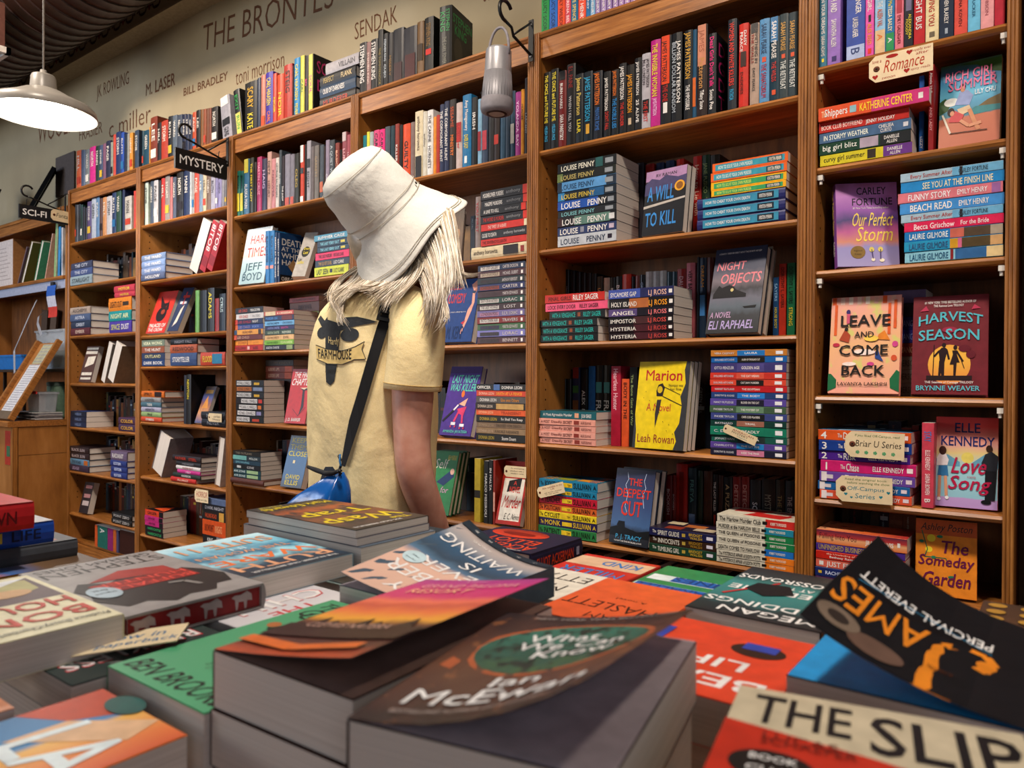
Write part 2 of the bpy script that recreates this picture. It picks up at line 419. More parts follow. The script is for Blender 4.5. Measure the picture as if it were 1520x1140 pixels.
def hang_sign(x, y0, y1, z0, z1, word, label, tagword=None):
    r = empty('hanging_sign', Matrix.Translation((x, y1, z0))); tag(r, label, 'sign')
    w, h = y1 - y0, z1 - z0; T = Matrix(((0, 0, 1, 0), (1, 0, 0, -w), (0, 1, 0, 0), (0, 0, 0, 1)))
    b = MB(); b.box((-.006, -w, 0), (.006, 0, h), SIGNB)
    T2 = Matrix.Translation((.0062, 0, 0)) @ T
    put_text(b, word, T2, .015, w * (.93 if not tagword else .56), h * .27, h * .73, SIGNW, 'b', align='l' if tagword else 'c')
    b.build('board', r)
    b = MB()
    for q in (.15, .85): b.tube([(0, -w * q, h - .003), (0, -w * q, h + .028), (0, -w * q + .004, h + .034)], .0018, IRON, 6)
    b.build('hanging_wire', r)
    return r
hang_sign(-2.5, -.262, -.024, 1.94, 2.026, 'MYSTERY', 'black hanging sign with pale letters reading MYSTERY')
bracket(-2.498, 2.1, .215, 'black iron bracket holding the mystery sign')
hang_sign(-4.15, -.257, -.005, 1.94, 2.016, 'SCI-FI', 'black hanging sign reading SCI-FI, half covered by a paper tag', True)
bracket(-4.15, 2.09, .215, 'black iron bracket holding the science fiction sign')
CARD = mat('#d9c6a4', .8, .2, .1, 25); CARD2 = mat('#e2cfae', .8, .2, .1, 25); INK = mat('#2b2622', .8); RED = mat('#a3231f', .8); RING = mat('#6b3a26', .7); TEALI = mat('#1d7f8c', .8); GREENI = mat('#3f9a6a', .8)
def heart(b, T, cx, cy, s, m, off=.0006):
    P = [(.5 * math.sin(t) ** 3 * 1.0, .41 * math.cos(t) - .16 * math.cos(2 * t) - .06 * math.cos(3 * t) - .03 * math.cos(4 * t)) for t in [k * math.pi / 10 for k in range(20)]]
    b.face([T @ Vector((cx + p * s, cy + q * s, off)) for p, q in reversed(P)], m)
def paper_tag(T, w, h, lines, label, hole=True, m=CARD, hearts=(), extra=None):
    """cardboard luggage tag with clipped corners and an eyelet; T maps its sheet (origin lower left) into the room"""
    r = empty('paper_tag', T); tag(r, label, 'tag', 'handwritten luggage tags'); I = Matrix.Identity(4)
    c = h * .22; b = MB(); P = [(c, 0), (w, 0), (w, h), (c, h), (0, h - c), (0, c)]
    b.prism(P, -.0006, .0004, m, 2)
    for (s, x0, x1, y0, y1, mm, sh) in lines: put_text(b, s, I, x0 * w, x1 * w, y0 * h, y1 * h, mm, 'r', shear=sh, off=.0006)
    for (x, y, s, mm) in hearts: heart(b, I, x * w, y * h, s * h, mm)
    if extra: extra(b, I, w, h)
    b.build('card', r)
    if hole:
        b = MB(); b.lathe([(h * .11, .0005), (h * .11, .001), (h * .045, .001)], (h * .26, h * .5, 0), RING, 16); b.lathe([(h * .045, .0008), (0, .0008)], (h * .26, h * .5, 0), HOLE, 12); b.build('eyelet', r)
    return r
def tag_y(bl, br, tl, Y, *a, **k):
    A, B, C_ = at_y(*bl, Y), at_y(*br, Y), at_y(*tl, Y); T = frame3(A, B - A, C_ - A)
    return paper_tag(T, (B - A).length, (C_ - A).dot(T.to_3x3().col[1]), *a, **k)
A, B, C_ = at_x(75, 326, -4.14), at_x(108, 333, -4.14), at_x(75, 309, -4.14)
T = frame3(A, B - A, C_ - A)
paper_tag(T, (B - A).length, (C_ - A).length, [('Fantasy', .22, .97, .25, .75, INK, .1)], 'pale paper tag reading Fantasy over the end of the black sign')
# romance card hung on the shelf edge
tag_y((1290, 125), (1385, 104), (1290, 86), -.012, [('Romance', .22, .86, .3, .78, mat('#b0381f', .8), .2), ('love a', .05, .2, .72, .86, RED, .1), ('happily ever', .68, .97, .82, .95, RED, 0), ('after', .74, .93, .7, .81, RED, 0), ('swoon', .2, .42, .06, .18, RED, .2), ('spicy reads', .66, .96, .14, .26, RED, 0)],
      'cream card with red hearts reading Romance, hung on a shelf edge', hearts=((.1, .2, .2, RED), (.6, .2, .2, RED), (.64, .86, .2, RED)), m=CARD2,
      extra=lambda b, T, w, h: b.face([T @ Vector((w * (.37 + .1 * math.cos(t * .5236)), h * (.87 + .07 * math.sin(t * .5236) ), .0006)) for t in range(12)], RED))

# ------------------------------------------------------------------ hanging speaker
bracket(-.832, 2.15, .15, 'black iron bracket from which the silver speaker hangs')
sp = empty('portable_speaker', Matrix.Translation((-.852, -.165, 1.848)) @ Matrix.Rotation(math.radians(2), 4, 'Y')); tag(sp, 'silver cylindrical speaker hanging by its handle from a black bracket', 'speaker')
SILV = mat('#a9a8ac', .38, .5, .04, 200, .35); GRIL = mat('#96959a', .5, .5, .1, 900, .4); RUB = mat('#8f8b90', .6)
b = MB(); b.lathe([(.0, .192), (.03, .192), (.036, .19), (.0385, .183), (.0405, .12)], (0, 0, 0), SILV, 40); b.build('upper_shell', sp)
b = MB(); b.lathe([(.0405, .12), (.0408, .12), (.0465, .045), (.0465, .04)], (0, 0, 0), GRIL, 40)
for i in range(30):
    a = 2 * math.pi * i / 30; b.tube([(.0407 * math.cos(a), .0407 * math.sin(a), .118), (.0467 * math.cos(a), .0467 * math.sin(a), .044)], .0007, GRIL, 4)
b.build('grille', sp)
b = MB(); b.lathe([(.0465, .042), (.0495, .034), (.0495, .012), (.046, .004), (.038, .0), (.030, .0)], (0, 0, 0), RUB, 40); b.build('bumper', sp)
b = MB(); b.lathe([(.031, .0005), (.031, -.002), (.024, -.0022)], (0, 0, 0), mat('#3a2019', .5), 32); b.lathe([(.024, -.0015), (.0, -.0015)], (0, 0, 0), mat('#b6aca6', .5), 32); b.build('base_ring', sp)
b = MB(); b.tube([(.038 * math.cos(t) , .0, .17 + .085 * max(0, math.sin(t)) ** .8) for t in [k * math.pi / 14 for k in range(15)]], .0042, RUB, 8); b.build('handle', sp)
b = MB(); T = Matrix.Rotation(math.radians(-35), 4, 'Z') @ Matrix.Translation((0, -.0478, .055)) @ Matrix.Rotation(math.pi / 2, 4, 'X'); put_text(b, 'BOSE', T, -.012, .012, 0, .006, mat('#3c3c40', .5), 'b'); b.build('logo', sp)

# ------------------------------------------------------------------ pendant lamp
LP = Vector((-2.93, -.6, 2.15)); lp = empty('pendant_lamp', Matrix.Translation(LP)); tag(lp, 'lit white enamel pendant lamp hanging below the round duct', 'lamp')
SHW = mat('#8d8983', .35, .5, .04); SHI = mat('#f2efe8', .6)
b = MB(); b.lathe([(.2, 0), (.203, .004), (.198, .03), (.185, .045), (.12, .075), (.08, .098), (.06, .105), (.05, .11)], (0, 0, 0), SHW, 48)
b.lathe([(.2, 0), (.195, .004), (.19, .028), (.178, .04), (.115, .07), (.05, .098), (0, .1)], (0, 0, 0), SHI, 48); b.build('shade', lp)
b = MB(); b.lathe([(.05, .108), (.046, .16), (.042, .168), (.012, .172), (.012, .19), (0, .19)], (0, 0, 0), SHW, 32); b.build('socket_cap', lp)
b = MB(); b.tube([(0, 0, .185), (0, .0, 1.75)], .004, mat('#a7a29b', .5), 8); b.build('cord', lp)
b = MB(); b.lathe([(0, .02), (.05, .022), (.085, .034), (.1, .052), (.07, .075), (0, .09)], (0, 0, 0), emit('#fff4e6', 30), 32); b.build('bulb', lp)
l = light('pendant_bulb_light', 'SPOT', LP + Vector((0, 0, .015)), LP + Vector((0, 0, -1)), 30, (1, .95, .88), .09, angle=150, blend=.4); l.parent = lp; l.matrix_parent_inverse = lp.matrix_world.inverted()
# ------------------------------------------------------------------ books
rest = MB()   # the books beyond the first few hundred, one object
def to_rest(T, mb):
    b0 = len(rest.v); rest.v += [tuple(T @ Vector(v)) for v in mb.v]; k = [rest.mi(m) for m in mb.mats]
    rest.f += [tuple(i + b0 for i in f) for f in mb.f]; rest.m += [k[i] for i in mb.m]; rest.uv += mb.uv; rest.sm += mb.sm
ORD = 'first second third fourth fifth sixth seventh eighth ninth tenth eleventh twelfth thirteenth fourteenth fifteenth sixteenth seventeenth eighteenth nineteenth twentieth'.split()
ORD += ['twenty-' + q for q in ORD[:9]] + ['thirtieth'] + ['thirty-' + q for q in ORD[:9]]
PAL = [('black', '#15151a'), ('charcoal', '#34363a'), ('dark brown', '#40281c'), ('brown', '#7a4a2a'), ('tan', '#b8946a'), ('cream', '#e2d8bf'), ('white', '#e8e6e4'), ('pale grey', '#bdbabc'), ('grey', '#85858a'),
       ('slate grey', '#56606a'), ('navy', '#1c2644'), ('blue', '#2f62ad'), ('bright blue', '#2487cf'), ('pale blue', '#90c0dc'), ('teal', '#1f7480'), ('dark green', '#1d4030'), ('green', '#2f8f55'), ('lime', '#b5c83a'), ('yellow', '#e6c92c'), ('amber', '#d99a2c'),
       ('orange', '#e0652a'), ('red', '#c8322c'), ('dark red', '#6f1d1f'), ('maroon', '#4d2228'), ('pink', '#e08ea0'), ('hot pink', '#d83a86'), ('magenta', '#a8267f'), ('salmon', '#e2968a'), ('purple', '#54328a'), ('lilac', '#9c86bc'), ('mauve', '#8a6a80'), ('peach', '#e8b894'), ('olive', '#4a4a2a')]
PALV = [(n, lin(h)) for n, h in PAL]
def cname(h):
    c = lin(h); return min(PALV, key=lambda p: sum((a ** .45 - b ** .45) ** 2 for a, b in zip(p[1], c)))[0]
def M_(c): return mat(c) if isinstance(c, str) else c
BOOKS = [0]
def book_parts(T, w, h, t, base, hard=False, spine=(), front=(), pages=True, parts=True, name=None, bend=None, back=None):
    """a book in its own frame: x from spine to fore edge, y up its height, z through its thickness (front cover at z = t)"""
    nm = name or ('hardcover_book' if hard else 'paperback_book')
    c = .0022 if hard else .0005; ov = .003 if hard else .0002; ch = min(.0022 if hard else .0009, t * .3); bm = M_(base)
    mb = MB()
    if hard: sp = [(ch * .9, 0), (0, t * .18), (-.0012, t * .5), (0, t * .82), (ch * .9, t)]
    else: sp = [(ch, 0), (0, ch), (0, t - ch), (ch, t)]
    prof = [(w, 0)] + sp + [(w, t), (w, t - c), (c + ch, t - c), (c + ch, c), (w, c)]
    V = [(x, 0., z) for x, z in prof] + [(x, h, z) for x, z in prof]; n = len(prof)
    F = [(i, n + i, n + (i + 1) % n, (i + 1) % n) for i in range(n)]
    ns = len(sp)
    mb.mesh(V, F, bm)
    # ends of the case, split in convex pieces
    for yy, o in ((0., 0), (h, n)):
        q = [o + i for i in range(n)]
        k = ns
        pcs = [(q[0], q[1], q[n - 2], q[n - 1]), (q[k], q[k + 1], q[k + 2], q[k + 3]), tuple(q[1:k + 1]) + (q[k + 3], q[n - 2])]
        b0 = len(mb.v) - 2 * n
        for f in pcs: mb.f.append(tuple(b0 + i for i in (f if o else reversed(f)))); mb.m.append(mb.mi(bm)); mb.uv.append(None); mb.sm.append(False)
    I = Matrix.Identity(4)
    TS = Matrix(((0, 0, -1, -.0003 - (.0012 if hard else 0)), (-1, 0, 0, h), (0, 1, 0, 0), (0, 0, 0, 1)))
    lay = 0
    for e in spine:
        lay += 1; off = .00008 * lay
        if isinstance(e[0], str) and e[0].startswith('#'):
            a0, a1 = e[1] * h, e[2] * h; v0, v1 = (e[3] * t, e[4] * t) if len(e) > 3 else (ch if not hard else t * .12, t - (ch if not hard else t * .12))
            mb.face([TS @ Vector(p) for p in ((a0, v0, off), (a1, v0, off), (a1, v1, off), (a0, v1, off))], mat(e[0]))
        elif not isinstance(e[0], str):
            mb.face([TS @ Vector(p) for p in ((e[1] * h, ch, off), (e[2] * h, ch, off), (e[2] * h, t - ch, off), (e[1] * h, t - ch, off))], e[0], [(0, e[1]), (0, e[2]), (1, e[2]), (1, e[1])][0:1] + [(0, 1), (1, 1), (1, 0)])
        else:
            v0, v1 = (e[4], e[5]) if len(e) > 5 else (.26, .74)
            put_text(mb, e[0], TS, e[2] * h, e[3] * h, v0 * t, v1 * t, mat(e[1]), e[6] if len(e) > 6 else 'b', off=off + .0002, maxx=1.5)
    if front: draw(mb, front, w, h, lambda x, y, o: Vector((x, y, t + o)))
    if back: draw(mb, back, w, h, lambda x, y, o: Vector((w - x, y, -o)))
    if parts:
        r = empty(nm, T); mb.build('cover', r)
    else: r = None
    if pages:
        pb = mb if not parts else MB()
        x0, x1 = c + ch + .0001, w - ov
        pb.box((x0, ov, c + .00005), (x1, h - ov, t - c - .00005), PAGES)
        if parts: pb.build('page_block', r)
    if not parts:
        if name == 'rest': to_rest(T, mb); return None
        r = mb.build(nm); r.matrix_world = T
    BOOKS[0] += 1
    return r
def split(P, F):
    """every triangle (or quad) of a flat mesh cut in four through its edge middles"""
    P = list(P); mid = {}; out = []
    def m(i, j):
        k = (min(i, j), max(i, j))
        if k not in mid: mid[k] = len(P); P.append(((P[i][0] + P[j][0]) / 2, (P[i][1] + P[j][1]) / 2))
        return mid[k]
    for f in F:
        for q in range(1, len(f) - 1):
            a, b, c = f[0], f[q], f[q + 1]; x, y, z = m(a, b), m(b, c), m(c, a); out += [(a, x, z), (x, b, y), (z, y, c), (x, y, z)]
    return P, out
def draw(mb, els, w, h, fn):
    lay = 0
    for e in els:
        lay += 1; o = .00025 + .00012 * lay; k = e[0]
        if k in ('bg', 'r'):
            if k == 'bg': u0, v0, u1, v1, m = 0, 0, 1, 1, e[1]
            else: u0, v0, u1, v1, m = e[1:6]
            nu, nv = (6, 6) if getattr(fn, 'bent', False) else (1, 1); e_ = .0007
            V, uv, F = [], [], []
            for j in range(nv + 1):
                for i in range(nu + 1):
                    a, b_ = u0 + (u1 - u0) * i / nu, v0 + (v1 - v0) * j / nv
                    V.append(fn(min(max(a * w, e_), w - e_), min(max(b_ * h, e_), h - e_), o)); uv.append((a, b_))
            for j in range(nv):
                for i in range(nu): F.append((j * (nu + 1) + i, j * (nu + 1) + i + 1, (j + 1) * (nu + 1) + i + 1, (j + 1) * (nu + 1) + i))
            mb.mesh(V, F, M_(m), uvs=uv)
        elif k == 'e':
            cu, cv, ru, rv, m = e[1:6]; n = 28
            P = [(cu + ru * math.cos(2 * math.pi * i / n), cv + rv * math.sin(2 * math.pi * i / n)) for i in range(n)]
            if getattr(fn, 'bent', False):
                q = [(cu, cv)] + [(cu + (a - cu) * k / 5, cv + (b_ - cv) * k / 5) for k in range(1, 6) for a, b_ in P]
                F = [(0, i + 1, (i + 1) % n + 1) for i in range(n)] + [(1 + k * n + i, 1 + (k + 1) * n + i, 1 + (k + 1) * n + (i + 1) % n, 1 + k * n + (i + 1) % n) for k in range(4) for i in range(n)]
                mb.mesh([fn(a * w, b_ * h, o) for a, b_ in q], F, M_(m), uvs=q)
            else:
                V = [fn(cu * w, cv * h, o)] + [fn(a * w, b_ * h, o) for a, b_ in P]
                mb.mesh(V, [(0, i + 1, (i + 1) % n + 1) for i in range(n)], M_(m), uvs=[(cu, cv)] + P)
        elif k == 'p':
            P = e[1]; A = sum(P[i - 1][0] * P[i][1] - P[i][0] * P[i - 1][1] for i in range(len(P)))
            if A < 0: P = P[::-1]
            tri = tessellate_polygon([[Vector((a * w, b_ * h, 0)) for a, b_ in P]])
            if getattr(fn, 'bent', False): P, tri = split(*split(P, tri))
            V = [fn(a * w, b_ * h, o) for a, b_ in P]; TT = []
            for f in tri:
                n_ = (Vector(V[f[1]]) - Vector(V[f[0]])).cross(Vector(V[f[2]]) - Vector(V[f[0]])); ref = Vector(fn(.5 * w, .5 * h, .01)) - Vector(fn(.5 * w, .5 * h, 0))
                TT.append(f if n_.dot(ref) > 0 else f[::-1])
            mb.mesh(V, TT, M_(e[2]), uvs=list(P))
        elif k == 'l':
            P = e[1]; th = e[3]
            for a, b_ in zip(P, P[1:]):
                dx, dy = (b_[0] - a[0]) * w, (b_[1] - a[1]) * h; L = math.hypot(dx, dy) or 1e-6; ox, oy = -dy / L * th / 2, dx / L * th / 2
                mb.mesh([fn(a[0] * w - ox, a[1] * h - oy, o), fn(b_[0] * w - ox, b_[1] * h - oy, o), fn(b_[0] * w + ox, b_[1] * h + oy, o), fn(a[0] * w + ox, a[1] * h + oy, o)], [(0, 1, 2, 3)], M_(e[2]))
        elif k == 't':
            _, s, u0, u1, v0, v1, col = e[:7]; st = e[7] if len(e) > 7 else 'b'; sh = e[8] if len(e) > 8 else 0; ar = e[9] if len(e) > 9 else 0
            al = e[10] if len(e) > 10 else 'c'
            put_text(mb, s, None, u0 * w, u1 * w, v0 * h, v1 * h, M_(col), st, fn=fn, off=o, shear=sh, arc=ar * h, align=al, maxx=1.35)
PX = [-4.15, -3.326, -2.498, -1.668, -.832, 0., .4335]
def bounds(x, z):
    if z > 2.1: return -99, 99
    for a, b in zip(PX, PX[1:]):
        if a <= x < b: return a + .0228, b - .0228
    return -99, 99
def shorter(d): return re.sub(r' on the (\w+) shelf', r', \1 shelf', d).replace(' of the romance bookcase', ', romance bookcase')
def row(desc, z, Y0, crop, items, hard=True, depth=.15, group=None, stuff=False):
    """a row of standing books; each item (x0, x1, ytop, colour, spine[, option]) in the pixels of one crop (ox, oy, scale)"""
    ox, oy, s = crop; last = -99.; desc = desc if desc.startswith('on the') else shorter(desc); num = 0
    for i, it in enumerate(items):
        x0, x1, yt, col, spn = it[:5]; opt = it[5] if len(it) > 5 else {}
        y = oy + yt / s + 50
        A, B = at_y(ox + x0 / s, y, Y0).x, at_y(ox + x1 / s, y, Y0).x; A = max(A, last + .0004)
        if B - A < .004: B = A + .004
        lo, hi = bounds((A + B) / 2, z); A, B = max(A, lo), min(B, hi); last = B
        if B - A < .003: continue
        top = opt.get('h') or at_y(ox + (x0 + x1) / 2 / s, oy + yt / s, Y0).z - z
        top = min(max(top, .12), .262)
        if 1.7 < z < 2.1 and A < -.01: top = min(top, 2.057 - z)
        hd = opt.get('hard', hard); T = frame3((A, Y0, z + .0006), (0, 1, 0), (0, 0, 1))
        col0 = col if isinstance(col, str) else opt.get('c', '#808080')
        o = book_parts(T, opt.get('d', depth), top, B - A, col, hd, spine=spn, front=opt.get('front', ()), parts=False, name='rest' if stuff else None)
        if stuff: continue
        kn = 'hardback' if hd else 'paperback'
        tag(o, f"{opt.get('look', cname(col0) + ' ' + kn)}, {ORD[num]} from left {desc}", 'book', group or 'books standing ' + desc); num += 1
def stack(desc, z, Y0, crop, xl, xr, yt, items, depth=.135, hard=False, yaw=0., cat='book', jit=.0015, dz=0.):
    """a pile of books lying spine outwards, listed from the top; (weight, colour, spine[, option])"""
    ox, oy, s = crop; desc = shorter(desc)
    A = at_y(ox + xl / s, oy + yt / s, Y0); H = A.z - z; tw = sum(i[0] for i in items); zz = z + .0004
    for k, it in reversed(list(enumerate(items))):
        wt, col, spn = it[:3]; opt = it[3] if len(it) > 3 else {}
        t = H * wt / tw - .0004; ymid = 570 - (zz + t / 2 - 1.05) * 500
        X0, X1 = at_y(ox + opt.get('xl', xl) / s, ymid, Y0).x, at_y(ox + opt.get('xr', xr) / s, ymid, Y0).x
        lo, hi = bounds((X0 + X1) / 2, z); e = .003 + abs(yaw) * .002
        if X1 > hi - e: X0 -= X1 - hi + e; X1 = hi - e
        if X0 < lo + e: X1 += lo + e - X0; X0 = lo + e
        if X1 > hi - e: X1 = hi - e
        j = R.uniform(-jit, jit); jy = R.uniform(0, 2 * abs(jit)); ya = math.radians(yaw + opt.get('yaw', 0) + R.uniform(-.6, .6) * (jit > 0))
        hd = opt.get('hard', hard); d = opt.get('d', depth)
        org = Vector((X1 + j, Y0 + opt.get('dy', 0) + jy, zz)); T = frame3(org, (-math.sin(ya), math.cos(ya), 0), (-math.cos(ya), -math.sin(ya), 0))
        o = book_parts(T, d, X1 - X0, t, col, hd, spine=spn, front=opt.get('front', ()))
        c0 = col if isinstance(col, str) else opt.get('c', '#808080'); kn = 'hardback' if hd else 'paperback'
        tag(o, f"{opt.get('look', cname(c0) + ' ' + kn)}, {'topmost' if k == 0 else 'bottom one' if k == len(items) - 1 else ORD[k] + ' from top'} {desc}", 'book', 'books piled ' + desc)
        zz += t + .0004
def faceout(label, z, Y0, bl, br, tl, t, base, front, spine=(), hard=True, yaw=0., lean=None, n=1, spare=None, group=None, h=None):
    """a book shown face out, leaning back; corners given in photo pixels at the plane Y0"""
    P = at_y(*bl, Y0); P.z = z + .001; ya = math.radians(yaw); ex = Vector((math.cos(ya), math.sin(ya), 0)); bk = Vector((-math.sin(ya), math.cos(ya), 0))
    Q2 = at_plane(*br, P, bk); w = (Q2 - P).dot(ex)
    if lean is None:
        Q = at_plane(*tl, P, ex); v = Q - P; le = math.atan2(v.dot(bk), v.z); hh = v.length
        le = max(math.radians(2), min(le, math.radians(32)))
    else:
        le = math.radians(lean); ey = Vector((0, 0, math.cos(le))) + bk * math.sin(le); Q = at_plane(*tl, P, ex.cross(ey)); hh = (Q - P).dot(ey)
    ey = Vector((0, 0, math.cos(le))) + bk * math.sin(le); hh = h or hh
    for k in range(n):
        T = frame3(P - ex.cross(ey) * (t * (k + 1) + .0035 * k), ex, ey)
        # the lower back edge of a leaning book must not sink into the board
        dz_ = math.sin(le) * (t * (k + 1) + .0035 * k) + .0004; T.translation += ey * (dz_ / math.cos(le))
        o = book_parts(T, w, hh, t, base if k == 0 else (spare or base), hard, spine=spine if k == 0 else (), front=front if k == 0 else ())
        tag(o, label if k == 0 else f"{ORD[k]} copy behind the {' '.join(label.replace(',', '').split()[:11])}", 'book', group)
    return T, w, hh
# ---- case right of the speaker: row on the first shelf and above the case
Y_, W_, O_, C_, R_, K_ = '#d8c638', '#dcd8d4', '#d9792c', '#38a0c8', '#c0392f', '#14151a'
G_ = '#c79a3e'
JP = 'JAMES PATTERSON'
row('on the top shelf right of the speaker', SH5[0], .012, (660, 0, 3.8), [
 (557, 595, 410, K_, [('THE ONCE and FUTURE ME', Y_, .04, .66), ('MELISSA PACE', C_, .7, .9, .3, .7)]),
 (597, 640, 390, K_, [('THE ONCE and FUTURE ME', Y_, .04, .66), ('MELISSA PACE', C_, .7, .9, .3, .7)]),
 (642, 685, 402, '#6d1d1b', [(K_, 0, .12), ('BURN MARKS', W_, .16, .5, .25, .6), ('SARA PARETSKY', W_, .58, .92)]),
 (688, 736, 362, '#1b191b', [('E.L. PAINE', '#8a2a26', .03, .3), ('WHEN I KILL YOU', '#b9b7b9', .4, .84, .3, .62)]),
 (738, 780, 418, '#20262c', [('James Patterson', '#d6c06a', .06, .6, .2, .8), ('LIAR', Y_, .66, .86)]),
 (784, 833, 405, '#11202c', [(JP, C_, .08, .72, .2, .8), (G_, .76, .9, .3, .7)]),
 (838, 888, 402, '#101623', [(JP, O_, .03, .5, .2, .75), ('PRIVATE ROME', '#3f6fae', .54, .88)]),
 (895, 935, 405, K_, [(JP, W_, .1, .6, .25, .7), ('DON\'T FALL', R_, .62, .9, .3, .8)]),
 (940, 980, 395, K_, [(JP, O_, .02, .4), ('THE NOBLE LIES', '#2d86c4', .44, .9, .2, .8)]),
 (983, 1023, 358, K_, [(JP, W_, .05, .52, .2, .75), ('THE MURDER', R_, .56, .9)]),
 (1025, 1068, 366, '#191510', [(JP, '#d8992e', .15, .72, .2, .8), ('#b8a489', .8, .9, .3, .7)]),
 (1070, 1110, 328, K_, [(JP, W_, .06, .52, .3, .7), ('25 ALIVE', W_, .58, .9, .3, .7)]),
 (1112, 1160, 302, '#aaa6ac', [('BILL CLINTON', '#40363a', .08, .42, .1, .45), (JP, '#40363a', .08, .46, .55, .9), (K_, .62, .8), ('THE FIRST', R_, .64, .92)], {'look': 'pale grey dark footed hardback'}),
 (1162, 1216, 226, '#b0237f', [('THE INVISIBLE WOMAN', Y_, .05, .66, .2, .75), (JP, '#e7b6dc', .68, .88, .3, .7)]),
 (1218, 1276, 204, K_, [('#cf4a22', 0, .55), (JP, K_, .06, .52, .2, .65), ('THE ONE', '#b5332a', .56, .75), (W_, .76, .88, .3, .7)], {'look': 'orange and black hardback'}),
 (1280, 1338, 186, K_, [('BILLION DOLLAR RANSOM', '#a9b0b8', .1, .9, .08, .46), (JP, W_, .1, .8, .54, .9)]),
 (1350, 1398, 172, K_, [(JP, G_, .03, .55, .2, .8), ('THE IMPOSSIBLE', W_, .62, .9)]),
 (1399, 1421, 168, '#20506e', [('#c26428', .55, .88)]),
 (1422, 1482, 142, '#2a1a17', [('#bf8268', 0, .45), ('JAMES', '#9d5f48', .06, .3), ('Patterson', '#b98a52', .36, .7), ('Tiffany Stone', W_, .72, .93)], {'look': 'salmon and dark brown hardback'}),
 (1486, 1532, 190, '#1b2026', [('Dead Girls Don\'t Talk', '#d8347f', .04, .66, .25, .75), ('Sonia Poe', W_, .7, .95)], {'front': [('bg', '#1b2026')] + [('t', c_, .08, .42, v_, v_ + .17, '#c02f70') for c_, v_ in (('D', .74), ('G', .52), ('D', .3), ('T', .08))]}),
])
row('past the black book with pink lettering', SH5[0], .012, (1000, 0, 5.846), [
 (470, 545, 168, '#272c34', [('WOMEN AND WHITE KILLERS', '#d23b2e', .04, .74, .2, .75), ('PATRICIA', C_, .78, .9)]),
 (566, 646, 206, '#bf3327', [('DAISY', W_, .06, .3, .55, .85), ('PEARCE', W_, .1, .34, .15, .45), ('#3a201c', .34, .52, .2, .8), ('DADDIES', '#5a1f18', .58, .85, .2, .5)]),
 (662, 740, 205, '#a89283', [('#3c3a3a', 0, .12), ('SOMETHING IN', '#5d5652', .06, .5, .55, .9), ('THE WALLS', '#8f2f28', .12, .5, .15, .45), ('DAISY PEARCE', '#4a4340', .55, .84, .3, .6)]),
 (745, 829, 166, '#5c8fb8', [('SARAH PEARSE', '#2c4a6b', .06, .42, .2, .75), ('#c4522f', .46, .52, .3, .7), ('THE SANATORIUM', '#a8344a', .54, .95, .2, .75)]),
 (832, 914, 150, '#153848', [('#2e6f9c', 0, .3), ('SARAH PEARSE', W_, .05, .5, .25, .75), ('THE WILDS', R_, .54, .78), ('#c4522f', .88, .94, .3, .7)], {'look': 'blue and black hardback'}),
 (916, 992, 122, '#3a464a', [('SARAH PEARSE', '#c0954a', .1, .44, .2, .75), ('#c4522f', .48, .53, .3, .7), ('THE RETREAT', '#c9ccc8', .56, .9, .2, .8)]),
 (995, 1072, 108, '#39454a', [('SARAH PEARSE', '#c0954a', .1, .44, .2, .75), ('#c4522f', .48, .53, .3, .7), ('THE RETREAT', '#c9ccc8', .56, .9, .2, .8)]),
])
ab = (1100, 0)
row('atop the case right of the speaker', 2.1408, .03, (660, 0, 3.8), [
 (548, 591, -400, '#1d8a44', [('LUCY SCORE', '#0d3a1f', .45, .95)], {'h': .21}), (593, 638, -400, '#2a66b0', [('LUCY SCORE', '#0e2a55', .45, .95)], {'h': .215}), (640, 680, -400, '#d2502a', [('EMILY WILSON', '#5a1a10', .4, .95)], {'h': .2}),
 (682, 713, -400, '#c64a5a', [('SERENA BELL', '#e8d0d0', .5, .95)], {'h': .205}), (715, 753, -400, '#27688e', [('KATE SPENCER', '#d9c46a', .45, .95)], {'h': .2}), (756, 798, -400, '#d8563c', [('EMILY HENRY', W_, .45, .95)], {'h': .207}),
 (800, 822, -400, '#2f6f9e', [('HENRY', W_, .5, .9)], {'h': .207}), (824, 850, -400, '#7aa6c6', [('EMILY HENRY', W_, .45, .95)], {'h': .207}), (852, 880, -400, '#8f7bab', [('HENRY', W_, .6, .95)], {'h': .207}),
 (884, 913, -400, '#9a83b4', [('HENRY', W_, .6, .95)], {'h': .207}), (916, 946, -400, '#8a72a8', [('HENRY', W_, .6, .95)], {'h': .207}), (950, 980, -400, '#9a80b0', [('HENRY', W_, .6, .95)], {'h': .207}),
 (984, 1012, -400, '#a184b4', [('HENRY', W_, .6, .95)], {'h': .207}), (1016, 1046, -400, '#a888b8', [('HENRY', W_, .6, .95)], {'h': .207}), (1050, 1082, -400, '#9f7fb0', [('HENRY', W_, .6, .95)], {'h': .207})], hard=False, depth=.14)
